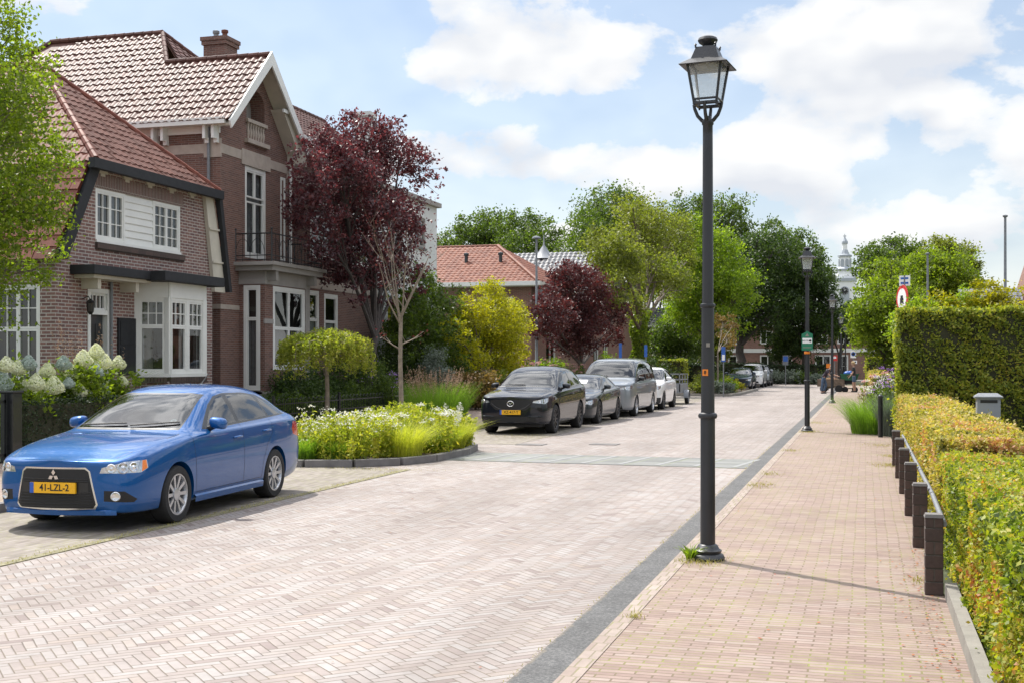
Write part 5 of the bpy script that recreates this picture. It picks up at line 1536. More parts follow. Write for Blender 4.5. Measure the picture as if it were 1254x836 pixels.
mb.tube(pts, .010, 6); mb.build('chrome_strip', M['cartrim'], suv, smooth=True, world=False)

HAT = generic(4.46, .90, 1.44, .335, .90, 3.62, 'grey', .74, [(.34, .83), (.8, .90), (1.2, .945)], (1.42, .97), (2.22, 1.355), [(2.7, 1.43), (3.2, 1.42)], (3.75, 1.34), (4.28, 1.02), (4.46, .8), .90, .98, .61, .80, lod=2, zb=.18, grille='wide', tint=True)
hat, *_h = build_car('parked_car', 'dark grey low hatchback with a white paper behind its windscreen', 'car', (-8.25, 33.75, 0), 0, HAT)
mb = MB(); pp = []
for (x, z) in ((.02, 1.14), (.30, 1.14), (.30, 1.24), (.02, 1.24)):
    h = _h[2].ray_cast(Vector((x, -1, z)), Vector((0, 1, 0))); pp.append(h[0] + h[1] * .004)
mb.prism([tuple(p) for p in pp], (0, -.002, .001)); mb.build('paper', M['signwhite'], hat, world=False)

VAN = generic(5.14, .965, 1.92, .34, .95, 4.15, 'silver', 1.06, [(.34, 1.15), (.6, 1.19), (.8, 1.22)], (.92, 1.25), (1.66, 1.84), [(2.4, 1.93), (3.9, 1.915)], (4.88, 1.88), (5.06, 1.25), (5.14, 1.0), 1.08, 1.12, .81, .90, tint=True, boxy=True, lod=2, rim='alloy', spokes=5, zb=.22, grille='van', blackmirror=True)
van, *_v = build_car('parked_van', 'silver passenger van with dark tinted rear windows, tallest in the parked row', 'van', (-8.15, 38.75, 0), 0, VAN)

WSU = generic(4.35, .90, 1.62, .34, .90, 3.5, 'white', .93, [(.34, .99), (.75, 1.03), (1.05, 1.06)], (1.25, 1.09), (1.98, 1.53), [(2.5, 1.60), (3.1, 1.58)], (3.75, 1.50), (4.2, 1.12), (4.35, .9), 1.0, 1.06, .64, .82, lod=2, zb=.22, plastic=True, tint=True, blackmirror=False)
wsu, *_w = build_car('parked_car', 'white crossover with dark lower bumper parked behind the silver van', 'car', (-8.15, 44.9, 0), 0, WSU)

# far parked row
FAR = [('darkblue', 'dark blue car at the head of the distant row beyond the second flower bed', (-8.0, 80.5), HAT), ('white', 'white car behind the dark blue one in the distant row', (-7.75, 86.3), SUV), ('silver', 'silver car at the rear end of the distant row', (-7.7, 92.0), WSU)]
for pnt, lab, (x, y), base_ in FAR:
    S2 = dict(base_); S2['paint'] = pnt; S2['lod'] = 1; S2['plate'] = None
    build_car('parked_car', lab, 'car', (x, y, 0), 0, S2)

# ------------------------------------------------------------------ open trailer behind the white car
tr = thing('trailer', 'small open box trailer with mesh sides parked behind the white car', 'trailer', (-8.15, 51.0, 0))
mb = MB()
mb.box(-.72, .72, -.05, 2.4, .48, .54)
for (x0, x1, y0, y1) in ((-.72, -.68, 0, 2.4), (.68, .72, 0, 2.4), (-.72, .72, 0, .04), (-.72, .72, 2.36, 2.4)):
    mb.box(x0, x1, y0, y1, .54, .86)
mb.build('box', M['galv'], tr, world=False)
mb = MB()
for x in (-.70, .70):
    for y in (.02, .8, 1.6, 2.38): mb.box(x - .02, x + .02, y - .02, y + .02, .86, 1.28)
for z in (1.02, 1.25):
    mb.box(-.72, -.69, 0, 2.4, z, z + .03); mb.box(.69, .72, 0, 2.4, z, z + .03); mb.box(-.72, .72, 0, .03, z, z + .03); mb.box(-.72, .72, 2.37, 2.4, z, z + .03)
mb.build('rail_frame', M['galv'], tr, world=False)
for s_ in (-1, 1):
    w_ = wheel(tr, s_ * .83, 1.25, .27, .15, s_, 6, M['galv'])
    mb = MB(); n_ = 10
    for i in range(n_):
        a, b = math.pi * i / n_, math.pi * (i + 1) / n_
        mb.add([(s_ * .73, 1.25 + .33 * math.cos(a), .27 + .33 * math.sin(a)), (s_ * .73, 1.25 + .33 * math.cos(b), .27 + .33 * math.sin(b)), (s_ * .93, 1.25 + .33 * math.cos(b), .27 + .33 * math.sin(b)), (s_ * .93, 1.25 + .33 * math.cos(a), .27 + .33 * math.sin(a))], [(0, 1, 2, 3)])
    mb.build('mudguard', M['greybox'], tr, world=False, smooth=True)
mb = MB(); mb.tube([(-.5, 0, .5), (0, -1.1, .46)], .03, 6); mb.tube([(.5, 0, .5), (0, -1.1, .46)], .03, 6); mb.tube([(0, -.9, .46), (0, -.9, .05)], .025, 6)
mb.build('drawbar', M['galv'], tr, world=False)
# bright lower accents on the SUV's bumper
for sgn in (1, -1):
    mb = MB(); pts = []
    for x in np.linspace(.42, .80, 8):
        h = sbv.ray_cast(Vector((x * sgn, -2, .44 + .03 * (x - .4))), Vector((0, 1, 0)))[0]
        if h: pts.append(h + Vector((0, -.006, 0)))
    mb.tube(pts, [.006] + [.02] * (len(pts) - 2) + [.006], 6); mb.build('bumper_accent', PAINT['grey'], suv, smooth=True, world=False)
cgo = thing('cargo_drum', 'rust red rounded drum standing in the open trailer', 'drum', (-8.25, 51.5, .545))
mb = MB(); mb.lathe([(.24, 0), (.27, .3), (.30, .62), (.26, .78), (.14, .88), (0, .9)], 14); mb.build('drum', pm('rust_red', (.25, .06, .045), .7), cgo, world=False, smooth=True)
# ------------------------------------------------------------------ building kit
class Face:
    """local frame of a wall: u along the wall, z up, d outwards"""
    def __init__(s, o, u, n): s.o = Vector(o); s.u = Vector(u); s.n = Vector(n)
    def __call__(s, u, z, d=0.0):
        p = s.o + s.u * u + s.n * d; return (p.x, p.y, p.z + z)
def street(X): return Face((X, 0, 0), (0, 1, 0), (1, 0, 0))       # u is world y
def south(Y): return Face((0, Y, 0), (1, 0, 0), (0, -1, 0))       # u is world x

def wall(mb, F, u0, u1, z0, z1, holes=(), reveal=.14, m=0, clip=None):
    us = sorted({u0, u1} | {h[0] for h in holes} | {h[1] for h in holes}); zs = sorted({z0, z1} | {h[2] for h in holes} | {h[3] for h in holes})
    us = [u for u in us if u0 <= u <= u1]; zs = [z for z in zs if z0 <= z <= z1]
    for a, b in zip(us, us[1:]):
        for c, d in zip(zs, zs[1:]):
            mu, mz = (a + b) / 2, (c + d) / 2
            if any(h[0] < mu < h[1] and h[2] < mz < h[3] for h in holes): continue
            mb.add([F(a, c), F(b, c), F(b, d), F(a, d)], [(0, 1, 2, 3)], m)
    for h in holes:
        a, b, c, d = h[:4]; r = -reveal
        mb.add([F(a, c), F(a, d), F(a, d, r), F(a, c, r)], [(0, 1, 2, 3)], m); mb.add([F(b, c), F(b, d), F(b, d, r), F(b, c, r)], [(0, 1, 2, 3)], m)
        mb.add([F(a, d), F(b, d), F(b, d, r), F(a, d, r)], [(0, 1, 2, 3)], m); mb.add([F(a, c), F(b, c), F(b, c, r), F(a, c, r)], [(0, 1, 2, 3)], m)

def window(F, u0, u1, z0, z1, parent, lights, d=-.06, fw=.065, mw=.022, mat=None, room='dark', curtains=None, name='window', sill=None, deep=.5, pm_=None):
    """lights: list of (ua, ub, za, zb, cols, rows) as fractions of the opening, each a sash with glazing bars"""
    mat = mat or M['white']
    mb = MB(); t = .055
    mb.fbox(F, u0, u0 + fw, z0, z1, d - t, d + .02); mb.fbox(F, u1 - fw, u1, z0, z1, d - t, d + .02)
    mb.fbox(F, u0 + fw, u1 - fw, z0, z0 + fw, d - t, d + .018); mb.fbox(F, u0 + fw, u1 - fw, z1 - fw, z1, d - t, d + .018)
    W_, H_ = u1 - u0, z1 - z0; sw = min(.045, fw * .7)
    panes = []
    for (a, b, c, e, cols, rows) in lights:
        ua, ub, za, zb = u0 + W_ * a, u0 + W_ * b, z0 + H_ * c, z0 + H_ * e
        ua += fw if a == 0 else sw * .04; ub -= fw if b == 1 else sw * .04; za += fw if c == 0 else sw * .04; zb -= fw if e == 1 else sw * .04
        mb.fbox(F, ua, ua + sw, za, zb, d - t + .01, d + .008); mb.fbox(F, ub - sw, ub, za, zb, d - t + .01, d + .008)
        mb.fbox(F, ua + sw, ub - sw, za, za + sw, d - t + .01, d + .006); mb.fbox(F, ua + sw, ub - sw, zb - sw, zb, d - t + .01, d + .006)
        for i in range(1, cols):
            u = ua + (ub - ua) * i / cols; mb.fbox(F, u - mw / 2, u + mw / 2, za + sw, zb - sw, d - t + .02, d + .001)
        for j in range(1, rows):
            z = za + (zb - za) * j / rows; mb.fbox(F, ua + sw, ub - sw, z - mw / 2, z + mw / 2, d - t + .02, d - .001)
        panes.append((ua + sw, ub - sw, za + sw, zb - sw))
    fr = mb.build(name, mat, parent)
    for (a, b, c, e) in panes:
        pb = MB(); pb.add([F(a - .01, c - .01, d - .03), F(b + .01, c - .01, d - .03), F(b + .01, e + .01, d - .03), F(a - .01, e + .01, d - .03)], [(0, 1, 2, 3)])
        pb.build('pane', M['glass'], fr)
    rb = MB(); q = d - deep; w = d - t - .002
    rb.add([F(u0, z0, q), F(u1, z0, q), F(u1, z1, q), F(u0, z1, q)], [(0, 1, 2, 3)])
    for (a, b) in (((u0, z0), (u1, z0)), ((u1, z0), (u1, z1)), ((u1, z1), (u0, z1)), ((u0, z1), (u0, z0))):
        rb.add([F(*a, w), F(*b, w), F(*b, q), F(*a, q)], [(0, 1, 2, 3)])
    rb.build('room', M[room], fr)
    if curtains:
        cb = MB()
        for (a, b, c, e) in curtains:
            ua, ub, za, zb = u0 + W_ * a, u0 + W_ * b, z0 + H_ * c, z0 + H_ * e
            n = max(4, int((ub - ua) / .05)); pts = []
            for i in range(n + 1):
                u = ua + (ub - ua) * i / n; dd = w - .06 + .018 * (1 if i % 2 else -1)
                pts += [F(u, za, dd), F(u, zb, dd)]
            cb.add(pts, [(2 * i, 2 * i + 2, 2 * i + 3, 2 * i + 1) for i in range(n)])
        cb.build('curtain', pm_ or M['curtain'], fr)
    if sill:
        sb = MB(); sb.fbox(F, u0 - .05, u1 + .05, z0 - sill[1], z0, -.1, sill[0]); sb.build('sill', sill[2], fr)
    return fr

def tiled(name, corners, mat, parent, tw=.235, tl=.30, amp=.03, step=.022, thick=.05, seg=6, roll='s'):
    """roof slope of individually overlapping tiles. corners: planar convex polygon, first edge along the eave"""
    P = [Vector(c) for c in corners]
    e = (P[1] - P[0]).normalized(); n = Vector()
    for i in range(1, len(P) - 1): n += (P[i] - P[0]).cross(P[i + 1] - P[0])
    n.normalize()
    if n.z < 0: n = -n
    up = n.cross(e).normalized()
    if up.z < 0: up = -up
    o = P[0]
    uv = [((p - o).dot(e), (p - o).dot(up)) for p in P]
    u0, u1 = min(a for a, _ in uv), max(a for a, _ in uv); v1 = max(b for _, b in uv)
    nu, nv = int((u1 - u0) / tw) + 2, int(v1 / tl) + 1
    V = []; Fc = []
    rr = random.Random(len(name) + nu)
    for j in range(nv):
        for i in range(nu):
            b = len(V); du = rr.uniform(-.004, .004); dz = rr.uniform(-.004, .004); tilt = rr.uniform(-.007, .007)
            for k in range(seg + 1):
                t = k / seg; u = u0 + (i + t) * tw * 1.0 + du - tw * .3
                h = amp * (.5 + .5 * math.cos(2 * math.pi * (t - .22))) ** 1.3 + tilt * t
                for (vv, hh) in ((j * tl - .03, step + dz), (j * tl + tl, dz * .5)):
                    p = o + e * u + up * vv + n * (h + hh); V.append(p)
            for k in range(seg):
                a = b + 2 * k; Fc.append((a, a + 2, a + 3, a + 1))
            # front lip of the tile
            c = len(V)
            for k in range(seg + 1):
                p = V[b + 2 * k] - n * .028; V.append(p)
            for k in range(seg): Fc.append((b + 2 * k, c + k, c + k + 1, b + 2 * k + 2))
    me = bpy.data.meshes.new(name); me.from_pydata([tuple(v) for v in V], [], Fc)
    bm = bmesh.new(); bm.from_mesh(me)
    ctr = sum(P, Vector()) / len(P)
    for i in range(len(P)):
        a, b = P[i], P[(i + 1) % len(P)]
        nn = (b - a).cross(n).normalized()
        if nn.dot(ctr - a) > 0: nn = -nn
        g_ = list(bm.verts) + list(bm.edges) + list(bm.faces)
        off = .03 if i == 0 else 0.0
        bmesh.ops.bisect_plane(bm, geom=g_, plane_co=a + nn * off, plane_no=nn, clear_outer=True, dist=1e-5)
    # deck under the tiles
    vs = [bm.verts.new(p - n * .01) for p in P]; bm.faces.new(vs)
    vs2 = [bm.verts.new(p - n * thick) for p in P]; bm.faces.new(vs2)
    off = root_loc(parent)
    bmesh.ops.translate(bm, verts=bm.verts, vec=-off)
    bm.to_mesh(me); bm.free()
    me.materials.append(mat)
    me.polygons.foreach_set('use_smooth', [True] * len(me.polygons)); me.set_sharp_from_angle(angle=R(50))
    return link_mesh(me, name, parent)

def ridge(mb, a, b, r=.085, n=None):
    a, b = Vector(a), Vector(b); L_ = (b - a).length; k = max(1, int(L_ / .33)); t = (b - a) / k
    for i in range(k):
        p, q = a + t * i, a + t * (i + 1.12)
        mb.tube([p, q], [r * 1.08, r * .93], 8)

def downpipe(name, F, u, z0, z1, d, parent, r=.04, mat=None):
    mb = MB(); mb.tube([F(u, z0, d), F(u, z1, d)], r, 8)
    return mb.build(name, mat or M['galv'], parent, smooth=True)

# ------------------------------------------------------------------ house with the half-hipped roof (nearest on the left)
XA = -16.5
HA = thing('brick_house', 'low purple brick house with red tiled gambrel roof, white bay window and black shutters', 'house', (XA, 26, .1))
FA = street(XA); SA = south(22.27)
Z0 = .1
up_l = (Yp(117, XA), Yp(221, XA), 4.47, 5.65)
door = (Yp(107, XA), Yp(134, XA), .62, 3.40)
mb = MB()
bayh = (25.3, 27.3, 1.45, 3.5)
# gable wall: straight part, then tapering under the steep slopes
wall(mb, FA, 22.27, 28.75, Z0, 4.1, [(door[0], door[1], door[2], door[3]), bayh])
bm_h = [(up_l[0], up_l[1], 4.47, 5.65)]
for (a, b, c, d) in ((4.1, 4.47, 22.42, 29.35), ): pass
def zl(z): return 22.42 + (z - 4.1) / (6.15 - 4.1) * (23.52 - 22.42)
def zr(z): return 28.75 - (z - 4.1) / (6.15 - 4.1) * .45
u0, u1 = up_l[:2]
mb.add([FA(22.27, 4.1), FA(zl(4.47), 4.47), FA(zr(4.47), 4.47), FA(28.75, 4.1)], [(0, 1, 2, 3)])
mb.add([FA(zl(4.47), 4.47), FA(u0, 4.47), FA(u0, 5.65), FA(zl(5.65), 5.65)], [(0, 1, 2, 3)])
mb.add([FA(u1, 4.47), FA(zr(4.47), 4.47), FA(zr(5.65), 5.65), FA(u1, 5.65)], [(0, 1, 2, 3)])
mb.add([FA(zl(5.65), 5.65), FA(zr(5.65), 5.65), FA(zr(6.3), 6.3), FA(zl(6.3), 6.3)], [(0, 1, 2, 3)])
r = -.14
for (a, b) in (((u0, 4.47), (u0, 5.65)), ((u0, 5.65), (u1, 5.65)), ((u1, 5.65), (u1, 4.47)), ((u1, 4.47), (u0, 4.47))):
    mb.add([FA(*a), FA(*b), FA(*b, r), FA(*a, r)], [(0, 1, 2, 3)])
# south wall with a window
sw = (onY(-60, 0, 22.27).x, onY(49, 0, 22.27).x, 1.05, 3.42)
wall(mb, SA, -26, XA, Z0, 4.1, [sw])
wall(mb, south(28.75), -26, XA, Z0, 4.1, [])
mb.build('wall', M['brickA'], HA)
# soldier course above the long window, corbels under the eave
mb = MB()
mb.fbox(FA, u0 - .12, u1 + .12, 5.66, 5.98, .0, .012)
mb.build('brick_lintel', brick_mat('brick_soldier', (.20, .11, .095), (.13, .08, .07), (.36, .32, .28), bw=.0625, rh=.4), HA)
mb = MB()
for k in range(6):
    u = 23.75 + k * .95; mb.fbox(FA, u, u + .32, 5.99, 6.10, 0, .05); mb.fbox(FA, u + .08, u + .24, 5.93, 5.99, 0, .03)
mb.build('corbels', M['cream'], HA)
# upper window band
uw = u1 - u0; a1 = (Yp(154, XA) - u0) / uw; a2 = (Yp(188, XA) - u0) / uw
wb = window(FA, u0, u0 + uw * a1, 4.5, 5.65, HA, [(0, .5, 0, 1, 2, 3), (.5, 1, 0, 1, 2, 3)], d=-.03, room='beige', pm_=M['curtaing'], curtains=[(.05, .3, 0, 1), (.7, .95, 0, 1)])
wb2 = window(FA, u0 + uw * a2, u1, 4.5, 5.65, HA, [(0, .5, 0, 1, 2, 4), (.5, 1, 0, 1, 2, 4)], d=-.03, room='dark')
mb = MB(); zz = 4.5
while zz < 5.6:
    mb.add([FA(u0 + uw * a1, zz, -.01), FA(u0 + uw * a2, zz, -.01), FA(u0 + uw * a2, min(5.65, zz + .165), -.035), FA(u0 + uw * a1, min(5.65, zz + .165), -.035)], [(0, 1, 2, 3)])
    mb.add([FA(u0 + uw * a1, zz, -.01), FA(u0 + uw * a2, zz, -.01), FA(u0 + uw * a2, zz, -.035), FA(u0 + uw * a1, zz, -.035)], [(0, 1, 2, 3)]); zz += .165
mb.fbox(FA, u0, u1, 4.44, 4.50, -.1, .03)
mb.build('white_boarding', M['white'], HA)
mb = MB(); mb.fbox(FA, u0 - .02, u1 + .12, 4.30, 4.435, -.02, .07); mb.fbox(FA, u0 - .02, u1 + .12, 4.27, 4.30, -.02, .04); mb.build('brick_sill', M['brickD'], HA)
# roof
ey0, ey1, ez = 23.25, 28.62, 6.18; XF = XA + .30; XBk = -27; ym = (ey0 + ey1) / 2; _q = onY(50, 80, ym); az_, ax_ = _q.z, _q.x
tiled('roof_hip', [(XF, ey0, ez), (XF, ey1, ez), (ax_, ym, az_)], M['roofA'], HA, .225, .29)
tiled('roof_upper_slope', [(XBk, ey0, ez), (XF, ey0, ez), (ax_, ym, az_), (XBk, ym, az_)], M['roofAr'], HA, .225, .29)
tiled('roof_lower_slope', [(XBk, 22.02, 3.95), (XA + .12, 22.02, 3.95), (XA + .12, ey0 + .02, ez + .02), (XBk, ey0 + .02, ez + .02)], M['roofAr'], HA, .3, .30, amp=.008)
tiled('roof_upper_slope', [(XF, ey1, ez), (XBk, ey1, ez), (XBk, ym, az_), (ax_, ym, az_)], M['roofA'], HA, .225, .29, seg=3)
tiled('roof_lower_slope', [(XA + .12, 29.3, 3.95), (XBk, 29.3, 3.95), (XBk, ey1 - .02, ez + .02), (XA + .12, ey1 - .02, ez + .02)], M['roofAr'], HA, .3, .30, amp=.008)
mb = MB(); ridge(mb, (ax_, ym, az_ + .03), (XBk, ym, az_ + .03)); ridge(mb, (XF, ey0, ez + .03), (ax_, ym, az_ + .03), .075); ridge(mb, (XF, ey1, ez + .03), (ax_, ym, az_ + .03), .075)
mb.build('ridge_tiles', M['roofAr'], HA, smooth=True)
mb = MB()
mb.fbox(FA, ey0 - .12, ey1 + .12, ez - .17, ez + .05, .20, .36)          # black gutter board
mb.prism([FA(22.12, 3.95, .02), FA(22.44, 3.95, .02), FA(23.66, ez - .02, .02), FA(23.36, ez - .02, .02)], (.16, 0, 0))
mb.prism([FA(29.24, 3.62, .10), FA(29.38, 3.62, .10), FA(28.84, ez, .10), FA(28.68, ez, .10)], (.14, 0, 0))
mb.build('fascia', M['blackwood'], HA)
mb = MB()
mb.prism([FA(28.70, 3.60, .01), FA(29.24, 3.60, .01), FA(28.68, ez - .1, .01), FA(28.22, ez - .1, .01)], (.10, 0, 0))
for zq in (4.35, 5.2): mb.fbox(FA, 28.70 - (zq - 3.6) * .20, 29.24 - (zq - 3.6) * .225, zq, zq + .05, .11, .15)
mb.build('cream_verge_board', M['cream'], HA)
mb = MB(); mb.fbox(FA, ey0, ey1, ez - .12, ez - .08, .0, .21); mb.build('eave_soffit', M['cream'], HA)
# canopy over door and bay
c0 = Yp(101, XA + .4); 
mb = MB(); mb.fbox(FA, 22.75, 24.9, 3.66, 3.86, 0, .62); mb.fbox(FA, 24.9, 27.62, 3.64, 3.87, 0, 1.0)
mb.build('canopy', M['blackwood'], HA, bevel=.01)
mb = MB(); mb.fbox(FA, 22.9, 25.1, 3.58, 3.66, 0, .5)
for u in (23.15, 24.6): mb.fbox(FA, u, u + .12, 3.36, 3.58, 0, .42)
mb.build('canopy_corbel', M['cream'], HA)
# bay window: splayed side towards the viewer, front, other side
bx = .72; bA, bB, bC, bD = 25.2, 25.52, 27.15, 27.45
P0, P1, P2, P3 = Vector((XA, bA, 0)), Vector((XA + bx, bB, 0)), Vector((XA + bx, bC, 0)), Vector((XA, bD, 0))
bay = MB()
def seg_face(a, b):
    u = (b - a).normalized(); n = Vector((u.y, -u.x, 0)); return Face(a, u, n), (b - a).length
mb = MB(); wh = MB()
for (a, b) in ((P0, P1), (P1, P2), (P2, P3)):
    Fq, ln = seg_face(a, b)
    mb.fbox(Fq, 0, ln, .1, 1.32, -.1, 0)
    wh.fbox(Fq, -.03, ln + .03, 3.28, 3.64, -.12, .02); wh.fbox(Fq, -.02, ln + .02, 1.42, 1.50, -.12, .05)
    wh.fbox(Fq, -.05, .05, 1.5, 3.28, -.10, .015); wh.fbox(Fq, ln - .05, ln + .05, 1.5, 3.28, -.10, .013)
mb.build('bay_plinth', M['brickA'], HA)
wh.build('bay_frame', M['white'], HA)
mb = MB()
for (a, b) in ((P0, P1), (P1, P2), (P2, P3)):
    Fq, ln = seg_face(a, b)
    for k in range(int(ln / .075)): mb.fbox(Fq, k * .075, k * .075 + .062, 1.28, 1.42, -.05, .055)
mb.build('bay_sill', M['brickD'], HA)
Fq, ln = seg_face(P0, P1)
window(Fq, .05, ln - .05, 1.5, 3.28, HA, [(0, 1, 0, .62, 1, 1), (0, 1, .62, 1, 3, 2)], d=-.02, deep=.3, room='beige', curtains=[(.06, .2, .05, .6)])
Fq, ln = seg_face(P1, P2)
window(Fq, .05, ln * .5, 1.5, 3.28, HA, [(0, 1, 0, .62, 1, 1), (0, 1, .62, 1, 3, 2)], d=-.02, deep=.45, room='dark', curtains=[(.06, .2, .05, .6), (.8, .94, .05, .6)])
window(Fq, ln * .5, ln - .05, 1.5, 3.28, HA, [(0, 1, 0, .62, 1, 1), (0, 1, .62, 1, 3, 2)], d=-.02, deep=.45, room='dark', curtains=[(.06, .2, .05, .6), (.8, .94, .05, .6)])
Fq, ln = seg_face(P2, P3)
window(Fq, .05, ln - .05, 1.5, 3.28, HA, [(0, 1, 0, .62, 1, 1), (0, 1, .62, 1, 2, 2)], d=-.02, deep=.3)
# door
du0, du1, dz0, dz1 = door
mb = MB(); fw_ = .10
mb.fbox(FA, du0, du0 + fw_, dz0, dz1, -.13, .02); mb.fbox(FA, du1 - fw_, du1, dz0, dz1, -.13, .02); mb.fbox(FA, du0 + fw_, du1 - fw_, dz1 - fw_, dz1, -.13, .018); mb.fbox(FA, du0 + fw_, du1 - fw_, 2.82, 2.92, -.13, .018)
dfr = mb.build('door_frame', M['white'], HA)
window(FA, du0 + fw_, du1 - fw_, 2.92, dz1 - fw_, HA, [(0, 1, 0, 1, 4, 1)], d=-.05, fw=.03, name='transom_window', deep=.3)
mb = MB(); mb.fbox(FA, du0 + fw_, du1 - fw_, dz0, 2.82, -.16, -.11)
dr = mb.build('door', pm('door_paint_dark', (.022, .026, .03), .4, coat=.3), HA)
mb = MB()
for (a, b, c, d_) in ((.12, .46, 1.2, 2.0), (.54, .88, 1.2, 2.0), (.12, .46, .1, 1.0), (.54, .88, .1, 1.0)):
    w_ = du1 - du0 - 2 * fw_; mb.fbox(FA, du0 + fw_ + w_ * a, du0 + fw_ + w_ * b, dz0 + c, dz0 + d_, -.11, -.095)
mb.build('panels', M['black'], dr)
mb = MB(); mb.fbox(FA, du0 + fw_ + .06, du0 + fw_ + .10, 1.6, 1.75, -.11, -.05); mb.build('handle', M['chrome'], dr)
mb = MB(); mb.fbox(FA, du0 - .1, du1 + .1, .1, .35, 0, .9); mb.fbox(FA, du0, du1, .35, .6, 0, .5); mb.build('doorstep', M['stoneband'], HA)
# shutters
for k, (a, b) in enumerate(((Yp(143, XA), bA - .03), (bD + .05, bD + .62))):
    mb = MB(); mb.fbox(FA, a, b, 1.48, 2.78, .01, .05); sh = mb.build('shutter', M['blackwood'], HA)
    mb = MB()
    for (c, d_) in ((1.55, 2.10), (2.17, 2.71)): mb.fbox(FA, a + .07, b - .07, c, d_, .05, .062)
    mb.build('panel', M['blackwood'], sh)
# wall lantern
q = FA(Yp(108, XA + .2), 3.0, 0)
wl = MB(); wl.tube([FA(23.2, 3.15, 0), FA(23.2, 3.2, .15), FA(23.2, 3.1, .2)], .012, 6); wl.lathe([(.03, 2.80), (.07, 2.86), (.09, 3.05), (.11, 3.06), (.02, 3.14), (0, 3.15)], 8, (XA + .2, 23.2, 0))
wl.build('wall_lantern', M['black'], HA)
downpipe('downpipe', FA, Yp(136, XA + .05), .1, 3.6, .06, HA, .035, M['galv'])
ws_ = window(SA, sw[0], sw[1], sw[2], sw[3], HA, [(0, .25, 0, .6, 1, 2), (.25, .5, 0, .6, 1, 2), (.5, .75, 0, .6, 2, 2), (.75, 1, 0, .6, 2, 2), (0, .25, .6, 1, 2, 2), (.25, .5, .6, 1, 2, 2), (.5, .75, .6, 1, 2, 2), (.75, 1, .6, 1, 2, 2)], d=-.03, room='dark', sill=(.06, .1, M['white']))
mb = MB(); mb.box(-17.3, -16.9, 26.0, 26.4, 0, 0); 

# ------------------------------------------------------------------ tall brick villa
XB = -17.0
HBH = thing('brick_villa', 'tall brown brick villa with glazed tile roof, white gable boards and a balcony', 'house', (XB, 34, .1))
FB = street(XB); YS = 30.06; YM = 34.05; YE = 41.3; SB = south(YS); EB = 8.3
bd = (Yp(300, XB), Yp(326, XB), 4.75, 7.38)
gf = []
bays = (31.1, 33.95)
wins = [(Yp(373, XB), Yp(391, XB), 2.35, 4.05), (Yp(397, XB), Yp(414, XB), 2.35, 4.0)]
upw = (Yp(380, XB), Yp(410, XB), 5.1, 6.95)
upw2 = (Yp(432, XB), Yp(452, XB), 5.1, 6.95)
mb = MB()
wall(mb, FB, YS, YM, .9, EB, [bd, (bays[0] + .1, bays[1] - .1, 1.0, 4.3)])
wall(mb, FB, YM, YE, .9, 8.65, wins + [upw, upw2])
wall(mb, SB, -27, XB, .9, EB)
gc = (30.06 + 34.1) / 2
# gable triangle with an arched loggia opening approximated by its reveal
lo = (Yp(308, XB), Yp(330, XB), 8.0, 9.1)
lg0, lg1 = gc - .55, gc + .55
mb.add([FB(YS, EB), FB(lg0, EB), FB(lg0, EB + (lg0 - YS) * 1.06)], [(0, 1, 2)])
mb.add([FB(lg1, EB), FB(YM + .05, EB), FB(lg1, EB + (YM + .05 - lg1) * 1.06)], [(0, 1, 2)])
ztopg = EB + (gc - YS) * 1.06
arch = [FB(lg0, 9.35)] + [FB(gc - .55 * math.cos(k * math.pi / 8), 9.2 + .42 * math.sin(k * math.pi / 8)) for k in range(9)] + [FB(lg1, 9.35)]
zs_ = EB + (lg0 - YS) * 1.06
mb.add([FB(lg0, zs_), FB(gc, ztopg)] + [FB(gc - .55 * math.cos(k * math.pi / 8), 9.2 + .42 * math.sin(k * math.pi / 8)) for k in range(4, -1, -1)], [(0, 1, 2, 3, 4, 5, 6)])
mb.add([FB(gc, ztopg), FB(lg1, zs_)] + [FB(gc - .55 * math.cos(k * math.pi / 8), 9.2 + .42 * math.sin(k * math.pi / 8)) for k in range(8, 3, -1)], [(0, 1, 2, 3, 4, 5, 6)])
aw = [FB(lg0, EB)] + [FB(gc - .55 * math.cos(k * math.pi / 8), 9.2 + .42 * math.sin(k * math.pi / 8)) for k in range(9)] + [FB(lg1, EB)]
for a, b in zip(aw, aw[1:]):
    mb.add([a, b, (b[0] - .45, b[1], b[2]), (a[0] - .45, a[1], a[2])], [(0, 1, 2, 3)])
mb.build('wall', M['brickB'], HBH)
mb = MB(); mb.fbox(FB, lg0 - .05, lg1 + .05, EB - .1, 9.8, -.5, -.45); mb.build('loggia_back', M['bayplaster'], HBH)
mb = MB()
mb.fbox(FB, lg0 - .12, lg1 + .12, 8.02, 8.14, -.02, .12); mb.fbox(FB, lg0 - .05, lg1 + .05, 8.62, 8.72, -.08, .08)
for k in range(7):
    u = lg0 + .09 + k * .153; mb.lathe([(.045, 8.14), (.03, 8.2), (.05, 8.35), (.03, 8.5), (.045, 8.62)], 8, (XB, u, 0))
mb.build('balustrade', M['stoneband'], HBH)
